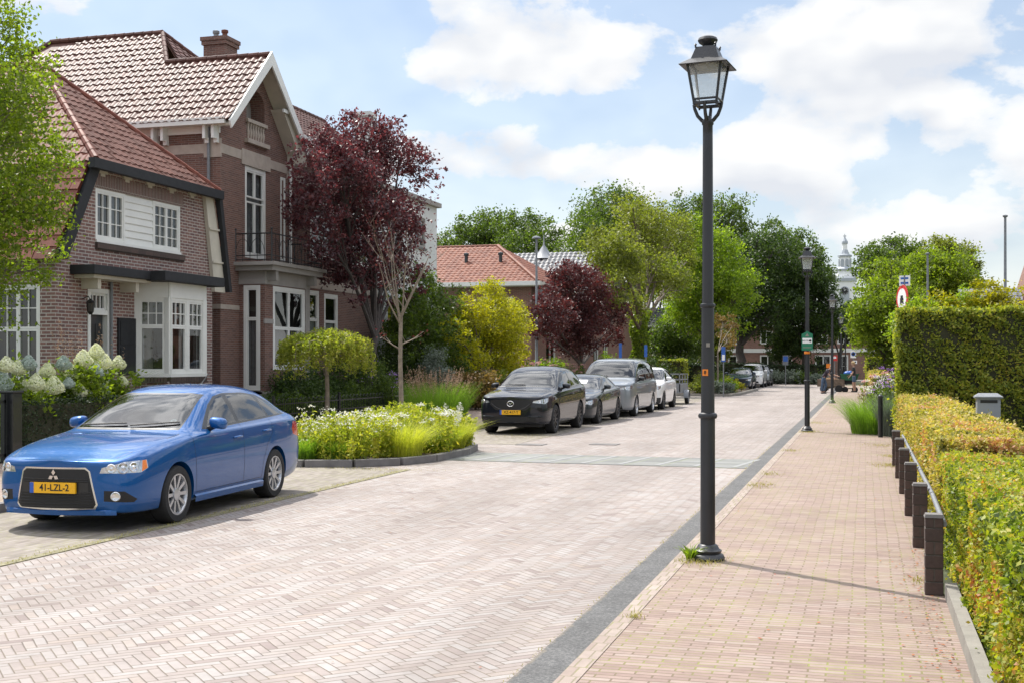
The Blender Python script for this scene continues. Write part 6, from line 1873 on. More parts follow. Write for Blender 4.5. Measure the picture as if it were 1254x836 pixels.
# stone plinth, bands
mb = MB()
mb.fbox(FB, YS - .02, YM + .02, .1, .9, -.1, .03); mb.fbox(FB, YM, YE, .1, .9, -.1, .03); mb.fbox(SB, -27, XB + .02, .1, .9, -.1, .03)
mb.build('plinth', M['bayplaster'], HBH)
mb = MB()
for (z, h) in ((7.50, .26), (3.22, .13)):
    mb.fbox(FB, YS - .015, YM + .015, z, z + h, -.05, .015) if z > 5 else mb.fbox(FB, YS - .015, bays[0], z, z + h, -.05, .015)
    mb.fbox(SB, -27, XB + .014, z, z + h, -.05, .014)
mb.fbox(FB, YM, YE, 4.12, 4.42, -.05, .015); mb.fbox(FB, YM, YE, 7.35, 7.6, -.05, .015); mb.fbox(FB, YM, YE, 2.1, 2.33, -.05, .02)
mb.fbox(FB, bd[0] - .22, bd[1] + .22, 7.38, 7.82, -.03, .03)
mb.fbox(SB, XB - .5, XB + .02, 7.38, 7.9, -.03, .03)
mb.build('stone_bands', M['stoneband'], HBH)
# eaves, brackets
mb = MB()
mb.fbox(SB, -21.5, XB + .35, 8.22, 8.40, 0, .42); mb.fbox(SB, -27, -21.5, 8.22, 8.40, 0, .42)
mb.build('eave_board', M['white'], HBH)
mb = MB()
mb.fbox(SB, -27, XB, 8.04, 8.22, 0, .06)
for x in (-20.0, -19.7, -18.95, -18.65, -17.35, -17.08):
    mb.fbox(SB, x - .04, x + .04, 7.86, 8.22, .0, .30); mb.fbox(SB, x - .055, x + .055, 7.76, 7.9, .0, .14)
mb.build('eave_brackets', M['white'], HBH)
# roof planes
sl_ = .957; ey = 29.68; ez2 = 8.33
gr_y, gr_z = 32.05, ez2 + (32.05 - 29.68) * sl_
mr_y, mr_z = 33.42, ez2 + (33.42 - 29.68) * sl_
XG = XB + .50
tiled('roof_south_slope', [(-27.5, ey, ez2), (XG, ey, ez2), (XG, gr_y, gr_z), (-19.9, gr_y, gr_z), (-20.9, mr_y, mr_z), (-27.5, mr_y, mr_z)][0:2] + [(XG, gr_y, gr_z), (-19.9, gr_y, gr_z)] + [(-27.5, gr_y, gr_z)], M['roofB'], HBH, .245, .33, amp=.04, step=.03)
tiled('roof_main_slope', [(-27.5, gr_y + .005, gr_z + .005), (-19.9, gr_y + .005, gr_z + .005), (-20.9, mr_y, mr_z), (-24.9, mr_y, mr_z), (-26.6, gr_y + .3, gr_z + .29)], M['roofB'], HBH, .245, .33, amp=.04, step=.03)
tiled('roof_north_slope', [(XG, 34.42, ez2), (-19.9, 34.42, ez2), (-19.9, gr_y, gr_z), (XG, gr_y, gr_z)], M['roofB'], HBH, .245, .30, seg=3)
tiled('roof_hip', [(-17.0, 36.9, 8.5), (-19.6, 32.2, gr_z + .1), (-20.9, mr_y, mr_z)], M['roofB'], HBH, .245, .30, seg=3)
tiled('roof_back', [(-27.5, 37.1, ez2), (-17, 37.1, ez2), (-20.9, mr_y, mr_z), (-24.9, mr_y, mr_z)], M['roofB'], HBH, .3, .35, seg=2)
mb = MB(); ridge(mb, (XG - .05, gr_y, gr_z + .04), (-19.9, gr_y, gr_z + .04)); ridge(mb, (-20.9, mr_y, mr_z + .04), (-24.9, mr_y, mr_z + .04)); ridge(mb, (-19.9, gr_y, gr_z + .04), (-20.9, mr_y, mr_z + .04), .07); ridge(mb, (-26.9, 31.4, 10.0), (-24.9, mr_y, mr_z + .04), .07); ridge(mb, (-17.0, 36.9, 8.54), (-20.9, mr_y, mr_z + .04), .07)
mb.build('ridge_tiles', M['roofB'], HBH, smooth=True)
# north wing roof
wz, wr_z = 8.72, 10.6
tiled('roof_wing', [(XB + .35, YM, wz), (XB + .35, YE + .2, wz), (-19.2, YE + .2, wr_z), (-19.2, YM, wr_z)], M['roofB'], HBH, .245, .30)
mb = MB(); mb.box(-26, -19.2, YM, YE + .2, 8.7, wr_z - .05)
mb.build('flat_roof', M['bayplaster'], HBH)
mb = MB(); mb.fbox(FB, YM + .35, YE + .2, 8.55, 8.75, 0, .42); mb.fbox(FB, YM + .3, YE, 8.3, 8.55, 0, .1)
mb.build('wing_eave_board', M['white'], HBH)
mb = MB(); ridge(mb, (-19.2, YM, wr_z + .03), (-19.2, YE + .2, wr_z + .03)); mb.build('wing_ridge_tiles', M['roofB'], HBH, smooth=True)
# white barge boards of the gable with their deep soffits
mb = MB()
for (ya_, s_) in ((29.60, 1), (34.50, -1)):
    w_ = .30
    a, b = Vector((XG, ya_, ez2 - .05)), Vector((XG, gr_y, gr_z + .12)); 
    mb.prism([tuple(a), tuple(b), tuple(b - Vector((0, 0, w_ * 1.35))), tuple(a + Vector((0, s_ * .10, -w_ * .65)))], (.05, 0, 0))
mb.build('barge_board', M['white'], HBH)
mb = MB()
for (ya_, s_) in ((29.72, 1), (34.38, -1)):
    a, b = Vector((XG, ya_, ez2 - .10)), Vector((XG, gr_y, gr_z - .10))
    mb.prism([tuple(a), tuple(b), tuple(b + Vector((-.52, 0, 0))), tuple(a + Vector((-.52, 0, 0)))], (0, 0, -.05))
mb.fbox(FB, 34.1, 34.45, 7.75, 8.3, 0, .48); mb.prism([FB(34.45, 8.25, 0), FB(33.35, 9.25, 0), FB(33.0, 9.25, 0), FB(34.1, 8.05, 0)], (.40, 0, 0))
mb.build('gable_soffit', M['cream'], HBH)
mb = MB(); mb.prism([FB(33.25, 9.15, .42), FB(33.25, 9.25, .42), FB(32.95, 9.25, .42), FB(32.95, 9.15, .42)], (.05, 0, 0)); mb.build('purlin_end', M['white'], HBH)
# chimneys
def chimney(p, w, d, z0, z1, parent, pots=2):
    mb = MB(); x, y = p
    mb.box(x - w / 2, x + w / 2, y - d / 2, y + d / 2, z0, z1 - .25); mb.box(x - w / 2 - .05, x + w / 2 + .05, y - d / 2 - .05, y + d / 2 + .05, z1 - .25, z1 - .12); mb.box(x - w / 2 - .08, x + w / 2 + .08, y - d / 2 - .08, y + d / 2 + .08, z1 - .12, z1)
    c = mb.build('chimney', M['brickB'], parent)
    for k in range(pots):
        mb = MB(); mb.lathe([(.08, z1), (.08, z1 + .18), (.11, z1 + .2), (.11, z1 + .28), (0, z1 + .32)], 10, (x - w * .2 + k * w * .4, y, 0)); mb.build('chimney_pot', M['galv'] if k == 0 else M['roofA'], c, smooth=True)
chimney((onY(270, 0, 35).x, 35.0), .78, .75, 9.5, 12.05, HBH)
chimney((onY(305, 0, 37).x, 37.0), .95, .7, 9.5, 11.25, HBH, 0)
# balcony door with stone surround
window(FB, bd[0], bd[1], bd[2], bd[3], HBH, [(0, .5, 0, .62, 1, 1), (.5, 1, 0, .62, 1, 1), (0, .5, .66, 1, 1, 1), (.5, 1, .66, 1, 1, 1)], d=-.04, fw=.12, name='balcony_door', room='beige', curtains=[(.1, .9, .02, .98)], pm_=M['curtaing'])
window(FB, YM - .42, YM - .12, 4.8, 7.35, HBH, [(0, 1, 0, 1, 1, 3)], d=.0, fw=.05, name='slim_window')
for w_ in wins: window(FB, *w_, HBH, [(0, 1, 0, .45, 1, 1), (0, 1, .45, 1, 1, 1)], d=-.03, fw=.11, room='dark', curtains=[(.1, .9, .0, .45)], pm_=M['curtain'])
window(FB, *upw, HBH, [(0, .5, 0, .68, 1, 1), (.5, 1, 0, .68, 1, 1), (0, 1, .7, 1, 2, 1)], d=-.03, fw=.10, room='beige', curtains=[(.05, .95, 0, .7)])
window(FB, *upw2, HBH, [(0, 1, 0, .68, 1, 1), (0, 1, .7, 1, 1, 1)], d=-.03, fw=.10, room='beige', curtains=[(.05, .95, 0, .7)])
# square bay below the balcony
XQ = -16.2; FQ = street(XQ); SQ = south(bays[0]); bz1 = 4.30
sv = (-16.86, -16.34, .98, 3.92)
fvs = [(31.32 + .28, 33.66, 1.55, 3.92)]
mb = MB(); wall(mb, FQ, bays[0], bays[1], .9, bz1, [fvs[0]]); wall(mb, SQ, XB, XQ, .9, bz1, [sv]); wall(mb, south(bays[1]), XB, XQ, .9, bz1)
mb.build('bay_wall', M['brickB'], HBH)
mb = MB()
mb.fbox(FQ, bays[0] - .01, bays[1] + .01, 3.95, 4.32, -.03, .03); mb.fbox(SQ, XB, XQ + .028, 3.95, 4.32, -.03, .028)
mb.fbox(FQ, bays[0] - .01, bays[1] + .01, .1, .95, -.1, .04); mb.fbox(SQ, XB, XQ + .038, .1, .95, -.1, .038)
mb.fbox(FQ, bays[0] - .01, fvs[0][0], 2.85, 2.98, -.03, .02); mb.fbox(FQ, fvs[0][1], bays[1] + .01, 2.85, 2.98, -.03, .02)
mb.fbox(FQ, fvs[0][1] + .02, bays[1] + .02, .95, 3.95, -.04, .018)
mb.build('bay_bands', M['bayplaster'], HBH)
window(SQ, *sv, HBH, [(0, 1, 0, .68, 1, 1), (0, 1, .68, 1, 1, 1)], d=-.02, fw=.09, deep=.4, room='dark', curtains=[(.08, .92, 0, .68)], pm_=M['curtaing'], sill=(.06, .08, M['kerbdark']))
window(FQ, *fvs[0], HBH, [(0, .5, 0, .5, 1, 1), (.5, 1, 0, .5, 1, 1), (0, .5, .5, 1, 1, 1), (.5, 1, .5, 1, 1, 1)], d=-.02, fw=.10, deep=.5, room='dark', curtains=[(.08, .92, 0, .5)], pm_=M['curtaing'])
# balcony slab and railing
mb = MB(); mb.box(XB, XQ + .35, bays[0] - .22, bays[1] + .22, 4.32, 4.46); mb.box(XB, XQ + .45, bays[0] - .32, bays[1] + .32, 4.46, 4.56)
mb.fbox(FQ, bays[0] + .1, bays[0] + .25, 4.05, 4.32, 0, .3); mb.fbox(FQ, bays[1] - .25, bays[1] - .1, 4.05, 4.32, 0, .3)
mb.build('balcony_slab', M['bayplaster'], HBH)
mb = MB(); zb_, zt_ = 4.62, 5.35; x1_, ya_, yb_ = XQ + .32, bays[0] - .2, bays[1] + .2
cs = [(XB, ya_), (x1_, ya_), (x1_, yb_), (XB, yb_)]
for a, b in zip(cs, cs[1:]):
    for z in (zb_, zb_ + .12, zt_): mb.tube([(a[0], a[1], z), (b[0], b[1], z)], .014 if z < zt_ else .02, 6)
    a_, b_ = Vector((*a, 0)), Vector((*b, 0)); n_ = max(3, int((b_ - a_).length / .22))
    for k in range(n_ + 1):
        p = a_.lerp(b_, k / n_); mb.tube([(p.x, p.y, 4.56), (p.x, p.y, zt_)], .008, 5)
    for k in range(n_ // 2):
        c = a_.lerp(b_, (2 * k + 1) / n_); t = (b_ - a_).normalized(); rr_ = (b_ - a_).length / n_
        mb.tube([tuple(c + t * rr_ * math.cos(q) + Vector((0, 0, 4.76 + .45 * math.sin(q)))) for q in [j * math.pi / 10 for j in range(11)]], .008, 5, caps=False)
for (x, y) in cs[1:3] + [cs[0], cs[3]]:
    mb.tube([(x, y, 4.56), (x, y, 5.45)], .022, 6); mb.sphere((x, y, 5.48), .035, 6)
mb.build('balcony_railing', M['black'], HBH)
downpipe('downpipe', SB, XB - .32, .1, 8.2, .08, HBH, .045, M['galv'])
downpipe('downpipe', FB, YM + .12, .1, 8.4, .08, HBH, .045, M['white'])

# ------------------------------------------------------------------ white rendered house
HC = thing('white_house', 'pale rendered flat topped house behind the purple tree', 'house', (-17, 44.5, .1))
FC = street(-17); y0_, y1_ = YE + .05, 47.7
mb = MB()
cw = [(Yp(508, -17), Yp(521, -17), 6.3, 7.5), (Yp(508, -17), Yp(524, -17), 2.4, 4.2), (42.3, 43.6, 2.4, 4.2), (42.3, 43.6, 5.3, 7.0)]
wall(mb, FC, y0_, y1_, .1, 8.1, cw); wall(mb, south(y1_), -26, -17, .1, 8.1); wall(mb, south(y0_), -26, -17, .1, 8.1)
mb.build('wall', M['render'], HC)
mb = MB(); mb.fbox(FC, y0_ - .0, y1_ + .1, 8.1, 8.28, -9, .18); mb.build('roof_cornice', M['bayplaster'], HC)
for w_ in cw: window(FC, *w_, HC, [(0, .5, 0, 1, 1, 2), (.5, 1, 0, 1, 1, 2)], d=-.05, fw=.07, mat=M['bayplaster'], room='dark', sill=(.06, .08, M['kerbdark']))
mb = MB(); mb.box(-18.3, -17.7, 42.2, 42.7, 8.2, 10.9); mb.box(-18.38, -17.62, 42.12, 42.78, 10.9, 11.05); mb.build('chimney', M['render'], HC)

# ------------------------------------------------------------------ red roofed house
HD = thing('brick_house', 'brick house with low orange tiled hipped roof, half hidden by the yellow green tree', 'house', (-17, 68, .1))
YD = 62.6; YDe = 73.5; FD = street(-17); SD = south(YD); rz, rY = 8.35, 67.3
mb = MB(); dw = [(Yp(672, -17) - .6, Yp(672, -17) + 1.6, .9, 3.4), (Yp(664, -17) - .5, Yp(664, -17) + .6, 3.9, 5.4), (YDe - 2.6, YDe - .9, 3.9, 5.4)]
dd_ = (Yp(666, -17) - .9, Yp(666, -17) + .4, .15, 3.0)
wall(mb, FD, YD, YDe, .1, 6.0, [dw[0], dw[1], dw[2]]); sdw = [(onY(655, 0, YD).x - 3.2, onY(655, 0, YD).x - 1.2, 3.6, 5.2), (onY(655, 0, YD).x - 3.4, onY(655, 0, YD).x - 1.0, .9, 3.0)]
wall(mb, SD, -34, -17, .1, 6.0, sdw)
mb.build('wall', M['brickC'], HD)
for w_ in dw: window(FD, *w_, HD, [(0, .5, 0, 1, 1, 1), (.5, 1, 0, 1, 1, 1)], d=-.05, fw=.12, room='dark')
for w_ in sdw: window(SD, *w_, HD, [(0, .5, 0, 1, 1, 1), (.5, 1, 0, 1, 1, 1)], d=-.05, fw=.1, room='dark')
rx = onY(610, 0, rY).x
tiled('roof_south_slope', [(-36, YD - .5, 5.95), (-16.5, YD - .5, 5.95), (rx, rY, rz), (-36, rY, rz)], M['roofC'], HD, .30, .36, amp=.045, seg=4)
tiled('roof_hip', [(-16.5, YD - .5, 5.95), (-16.5, YDe + .5, 5.95), (rx, rY + 1, rz), (rx, rY, rz)], M['roofC'], HD, .30, .36, seg=4)
tiled('roof_north_slope', [(-16.5, YDe + .5, 5.95), (-36, YDe + .5, 5.95), (-36, rY + 1, rz), (rx, rY + 1, rz)], M['roofC'], HD, .35, .4, seg=2)
mb = MB(); ridge(mb, (-36, rY + .3, rz + .05), (rx, rY + .3, rz + .05), .12); ridge(mb, (rx, rY, rz + .05), (-16.5, YD - .5, 6.0), .11); mb.build('ridge_tiles', M['roofC'], HD, smooth=True)
mb = MB(); mb.box(-36, -16.4, YD - .62, YD - .48, 5.78, 6.0); mb.box(-16.5, -16.36, YD - .6, YDe + .6, 5.78, 6.0); mb.box(-34, -16.5, YD - .5, YD, 5.74, 5.78); mb.build('gutter', M['white'], HD)
for (px_, py_) in ((571, 322), (613, 330)):
    q = onY(px_, py_, 65.0); mb = MB(); mb.lathe([(.10, 0), (.10, .75), (.15, .77), (.15, .9), (0, .95)], 8, (q.x, 65, 6.9)); mb.build('vent_pipe', M['black'], HD)
mb = MB(); mb.prism([(-16.4, YD + .3, 3.5), (-16.4, YD + .6, 3.5), (-16.6, YD + .25, 5.9), (-16.6, YD - .1, 5.9)], (.12, 0, 0)); mb.build('blue_bracket', M['greybox'], HD)

# ------------------------------------------------------------------ dark roofed house further on
HE = thing('dark_roofed_house', 'brick house with black glazed tile roof and a small bell shaped roof cap', 'house', (-17, 82, .1))
mb = MB(); FE = street(-17); ew = [(78, 79.6, .9, 3.1), (81, 82.6, .9, 3.1), (78, 79.6, 3.9, 5.3), (81.2, 82.8, 3.9, 5.3)]
wall(mb, FE, 75, 92, .1, 6.0, ew); wall(mb, south(75), -36, -17, .1, 6.0); mb.build('wall', M['brickC'], HE)
for w_ in ew: window(FE, *w_, HE, [(0, .5, 0, 1, 1, 1), (.5, 1, 0, 1, 1, 1)], d=-.05, fw=.1)
tiled('roof_south_slope', [(-36, 74.5, 6.0), (-16.5, 74.5, 6.0), (-16.5, 79, 9.0), (-36, 79, 9.0)], M['roofD'], HE, .32, .4, amp=.05, seg=4)
tiled('roof_north_slope', [(-16.5, 92, 6.0), (-36, 92, 6.0), (-36, 79, 9.0), (-16.5, 79, 9.0)], M['roofD'], HE, .4, .5, seg=2)
q = onY(666, 320, 79)
mb = MB(); mb.lathe([(.85, 0), (.6, .15), (.34, .5), (.18, .75), (.05, .95), (.03, 1.6)], 12, (q.x, 79, 8.6)); mb.build('roof_cap', M['greybox'], HE, smooth=True)

# ------------------------------------------------------------------ terrace across the far end and house at the right
HT = thing('terraced_houses', 'long low brick terrace with a pale string course across the far end of the street', 'house', (0, 131, 0))
FT = Face((0, 130, 0), (1, 0, 0), (0, -1, 0)); tw_ = []
mb = MB()
k = -34
while k < 22:
    tw_ += [(k + 1, k + 2.6, .9, 2.5), (k + 3.3, k + 4.3, .2, 2.5), (k + 1, k + 2.3, 3.6, 5.0), (k + 3.2, k + 4.5, 3.6, 5.0)]; k += 5.6
wall(mb, FT, -34, 22, 0, 5.4, tw_); mb.build('wall', M['brickC'], HT)
mb = MB(); mb.fbox(FT, -34, 22, 2.75, 3.15, 0, .12); mb.fbox(FT, -34.2, 22.2, 5.5, 5.75, 0, .4); mb.build('string_course', M['white'], HT)
for w_ in tw_: window(FT, *w_, HT, [(0, .5, 0, 1, 1, 1), (.5, 1, 0, 1, 1, 1)] if w_[3] != 2.5 or w_[2] == .9 else [(0, 1, 0, 1, 1, 2)], d=-.05, fw=.1, deep=.3, name='window' if w_[2] != .2 else 'door')
tiled('roof', [(-34.3, 129.6, 5.7), (22.3, 129.6, 5.7), (22.3, 133.5, 7.6), (-34.3, 133.5, 7.6)], M['roofD'], HT, .6, .6, amp=.06, seg=3)
HR = thing('gabled_house', 'house with black tiled roof and brick gable beyond the tall hedge at the right edge', 'house', (20, 60, 0))
q = onY(1225, 352, 56); q2 = onY(1250, 352, 56)
mb = MB(); mb.box(q.x - 1, q.x + 14, 56, 64, 0, 3.2); mb.prism([(q2.x, 56, 3.2), (q2.x + 9, 56, 3.2), (q2.x + 4.2, 56, 8.6), (q2.x + 1.6, 56, 8.6) ], (0, 7, 0)); mb.build('wall', M['brickC'], HR)
zt__ = onY(1240, 353, 58.5).z
tiled('roof', [(q.x - 1.5, 55.5, 3.2), (q2.x + .3, 55.5, 3.2), (q2.x + .3, 59, zt__), (q.x - 1.5, 59, zt__)], M['roofD'], HR, .34, .45, amp=.05, seg=4)
mb = MB(); mb.prism([(q2.x - .3, 55.6, 3.0), (q2.x, 55.6, 3.0), (q2.x + 1.7, 55.6, 8.8), (q2.x + 1.4, 55.6, 8.8)], (0, .4, 0)); mb.build('verge_board', M['roofC'], HR)

# ------------------------------------------------------------------ church tower
YT = 430
q = onY(1034.5, 290, YT); ct = thing('church_tower', 'distant white church tower with clock, arched belfry and slender spire', 'church tower', (q.x, YT, 0))
zat = lambda py: onY(1034.5, py, YT).z
xat = (onY(1054, 0, YT).x - onY(1016, 0, YT).x) / 2 * .70
M['tower'] = pm('tower_white', (.72, .73, .74), .8, var=.06, scale=.1); M['lead'] = pm('lead_grey', (.33, .36, .40), .6, var=.1, scale=.2)
z0, z1, z2, z3, z4, z5, z6, z7 = 0, zat(345), zat(338), zat(330), zat(315), zat(308), zat(299), zat(287)
mb = MB(); w = xat
mb.box(-w, w, -w, w, 0, z1); mb.lathe([(w * .92, z1), (w * .90, z2), (w * .80, z2 + .2), (w * .78, z3)], 8); mb.lathe([(w * .60, z3), (w * .56, z4)], 8)
mb.build('tower_shaft', M['tower'], ct, world=False)
mb = MB(); mb.box(-w * 1.1, w * 1.1, -w * 1.1, w * 1.1, z1 - .1, z1 + .9); mb.lathe([(w * .88, z3 - .6), (w * .9, z3), (w * .62, z3 + .8)], 8); mb.lathe([(w * .66, z4), (w * .66, z4 + .6), (w * .42, z5 - 1), (w * .26, z5 + .5)], 8)
mb.build('cornices', M['lead'], ct, world=False)
mb = MB(); mb.lathe([(w * .24, z5), (w * .22, z6)], 8); mb.build('lantern_stage', M['tower'], ct, world=False)
mb = MB(); mb.lathe([(w * .3, z6), (w * .28, z6 + .8), (w * .12, z6 + 1.8), (.1, z6 + 2.6), (.1, z7), (0, z7 + .2)], 8); mb.box(-.5, .5, -.1, .1, z7 - .8, z7 - .5); mb.build('spire', M['lead'], ct, world=False)
for a in range(8):
    an = a * math.pi / 4 + math.pi / 8; rr = w * .545
    mb = MB(); c, s = math.cos(an), math.sin(an)
    p = [(-.55, z3 + 1.0), (.55, z3 + 1.0), (.55, z4 - 1.4), (.3, z4 - .8), (-.3, z4 - .8), (-.55, z4 - 1.4)]
    mb.prism([(c * rr - s * t, s * rr + c * t, z) for t, z in p], (c * .2, s * .2, 0)); mb.build('belfry_opening', M['lead'], ct, world=False)
for (dx_, n_) in ((0, (0, -1, 0)), (1, (1, 0, 0)), (2, (-1, 0, 0))):
    n_ = Vector(n_); s_ = Vector((-n_.y, n_.x, 0)); c0 = n_ * (w + .05)
    p = [(-1.5, z1 - 9), (1.5, z1 - 9), (1.5, z1 - 3.4)] + [(1.5 * math.cos(k * math.pi / 8), z1 - 3.4 + 1.5 * math.sin(k * math.pi / 8)) for k in range(1, 8)] + [(-1.5, z1 - 3.4)]
    mb = MB(); mb.prism([tuple(c0 + s_ * t + Vector((0, 0, z))) for t, z in p], n_ * .15); ow = mb.build('arched_opening', M['lead'], ct, world=False)
    mb = MB(); disc(mb, tuple(c0 + n_ * .2 + Vector((0, 0, z1 - 3.4))), 1.25, n_, .1); cl = mb.build('clock', M['ink'], ct, world=False)
    mb = MB()
    for k in range(12):
        a = k * math.pi / 6; c1 = c0 + n_ * .33 + Vector((0, 0, z1 - 3.4)); mb.tube([tuple(c1 + (s_ * math.cos(a) + Vector((0, 0, math.sin(a)))) * .95), tuple(c1 + (s_ * math.cos(a) + Vector((0, 0, math.sin(a)))) * 1.15)], .06, 4)
    mb.tube([tuple(c1), tuple(c1 + s_ * .5 + Vector((0, 0, .5)))], .06, 4); mb.tube([tuple(c1), tuple(c1 - s_ * .2 + Vector((0, 0, .9)))], .05, 4)
    mb.build('clock_marks', M['tower'], cl, world=False)
# ------------------------------------------------------------------ vegetation
lrng = np.random.default_rng(11)
def LO(lst, X=None, Y=None, dep=.6, flat=.85):
    out = []
    for (px, py, r) in lst:
        p = onX(px, py, X) if X is not None else onY(px, py, Y)
        o = lrng.normal(0, dep * .6) * r
        out.append((p.x - sY * o * 0 + (o * .5 if X is not None else 0), p.y + (o if X is None else o * .3), p.z, r, r, r * flat))
    return out

# --- planted bed between the parking bays
bed = [(-9.75, 18.95), (-9.1, 18.92), (-8.35, 19.2), (-7.75, 19.75), (-7.45, 20.6), (-7.38, 22.2), (-7.6, 23.4), (-8.2, 24.5), (-9.75, 25.2)]
bs = sheet('planting_bed_soil', bed, .10, M['soil'], .10)
mb = MB()
for a, b in zip(bed[:-1], bed[1:]):
    a, b = Vector((*a, 0)), Vector((*b, 0)); t = (b - a).normalized(); nrm = Vector((t.y, -t.x, 0)); n_ = max(1, int((b - a).length / .9))
    for k in range(n_):
        p, q = a.lerp(b, k / n_), a.lerp(b, (k + 1) / n_); p = p + t * .004; q = q - t * .004
        mb.prism([tuple(p - nrm * .0), tuple(q - nrm * .0), tuple(q + nrm * .13), tuple(p + nrm * .13)], (0, 0, .125))
o = mb.build('bed_kerb', M['kerbdark'], bevel=.008); o['kind'] = 'structure'

def perennial(c, r, h, seed, label, white=.0, mat='perennial', n=1500, spikes=60, group='perennials in the planted bed by the parking bays', fmat='petalw', name='perennial_plant', cat='plant', fl=260):
    rng = np.random.default_rng(seed)
    root = thing(name, label, cat, c, 0, group)
    # leafy stems rising from the ground
    m = 46; a = rng.uniform(0, 6.28, m); q = np.sqrt(rng.random(m)) * r
    P = []; tips = []; mbs = MB()
    for i in range(m):
        hh = h * rng.uniform(.7, 1.08) * (1 - .25 * (q[i] / r) ** 2); dx, dy = math.cos(a[i]) * q[i], math.sin(a[i]) * q[i]
        k = n // m; t = rng.random(k) ** .8
        ln = .22 * h * rng.uniform(.2, 1)
        px_, py_ = dx + math.cos(a[i]) * ln * t ** 2, dy + math.sin(a[i]) * ln * t ** 2
        P.append(np.stack([px_ + rng.normal(0, .035, k), py_ + rng.normal(0, .035, k), hh * t], 1)); tips.append((dx + math.cos(a[i]) * ln, dy + math.sin(a[i]) * ln, hh))
        mbs.tube([(dx, dy, -.03), (dx + math.cos(a[i]) * ln * .3, dy + math.sin(a[i]) * ln * .3, hh * .55), (dx + math.cos(a[i]) * ln, dy + math.sin(a[i]) * ln, hh)], [.005, .004, .002], 3, caps=False)
    P = np.concatenate(P); V, F = leaves(rng, P, .085, .15, .38)
    link_mesh(arr_mesh('foliage', V, F, L[mat], 4), 'foliage', root)
    mbs.build('stem', L[mat], root, world=False)
    if white > 0:
        T = np.array(tips)[rng.random(m) < white]
        if len(T):
            k = max(4, int(fl / len(T))) 
            C = np.repeat(T, k, 0); C = C + rng.normal(0, 1, C.shape) * np.array([.05, .05, .018]) + np.array([0, 0, .03])
            V, F = leaves(rng, C, .036, .9, .9)
            link_mesh(arr_mesh('blossoms', V, F, L[fmat], 4), 'blossoms', root)
    return root
rr = random.Random(5)
k = 0
spots = []
tries = 0
def inbed(x, y): return -9.6 < x < -7.75 - max(0, (20.6 - y)) * .55 - max(0, y - 23.3) * .8 and 19.35 < y < 24.8 and math.hypot(x + 7.95, y - 20.55) > .6 and math.hypot(x + 7.75, y - 22.6) > .42
while len(spots) < 30 and tries < 5000:
    tries += 1
    x, y = rr.uniform(-9.6, -7.7), rr.uniform(19.3, 24.8)
    if inbed(x, y) and all((x - a) ** 2 + (y - b) ** 2 > .30 for a, b in spots): spots.append((x, y))
for (x, y) in spots:
    wl_ = (.65 if (x < -8.2 and y < 21.3) else .12 if rr.random() < .4 else 0)
    lab = 'airy perennial with small white flower heads in the roadside planted bed' if wl_ > .5 else ('yellow green perennial with a few white flowers in the roadside planted bed' if wl_ else 'leafy yellow green perennial without flowers in the roadside planted bed')
    perennial((x, y, .10), .42, rr.uniform(.48, .88), 100 + k, lab, wl_, n=1700); k += 1
for i, (x, y, r_, h_, lab) in enumerate(((-7.95, 20.5, .26, .74, 'bright yellow green grass tuft at the front of the planted bed, fountain shaped'), (-7.66, 21.55, .12, .5, 'small grass tuft between the two larger tufts at the bed edge'), (-7.75, 22.6, .2, .66, 'pale grass tuft on the road side of the planted bed, below the white flowers'),
                                      (-8.3, 24.2, .16, .6, 'grass tuft at the far rounded end of the planted bed'), (-9.35, 19.4, .18, .55, 'green grass tuft at the left end of the planted bed beside the blue car'), (-8.75, 19.45, .12, .42, 'low grass tuft at the kerb under the white flowering perennials'))):
    grass_clump('grass_tuft', lab, 'grass tuft', (x, y, .10), r_ * 1.3, h_ * 1.05, 1500 if i in (0, 2) else 750, L['grassy'] if i in (0, 2, 3) else L['grassg'], 60 + i, 'grass tufts at the edge of the planted bed', w=.009, lean=.95, plumes=(16 if i == 2 else 0), pmat=L['petalw'])

# tall grass with brown plumes and the shrubs behind it
grass_clump('ornamental_grass', 'tall ornamental grass with brown feathery plumes left of the black SUV', 'ornamental grass', (-10.9, 30.6, .10), .75, 1.25, 4200, L['grassg'], 70, None, w=.008, lean=.5, plumes=130, pmat=L['straw'])
grass_clump('ornamental_grass', 'wispy tan grass arching against the brick house corner above the hydrangeas', 'ornamental grass', (-15.2, 21.4, .12), .5, 1.95, 1500, L['grassd'], 71, None, w=.010, lean=.85, plumes=40, pmat=L['straw'])

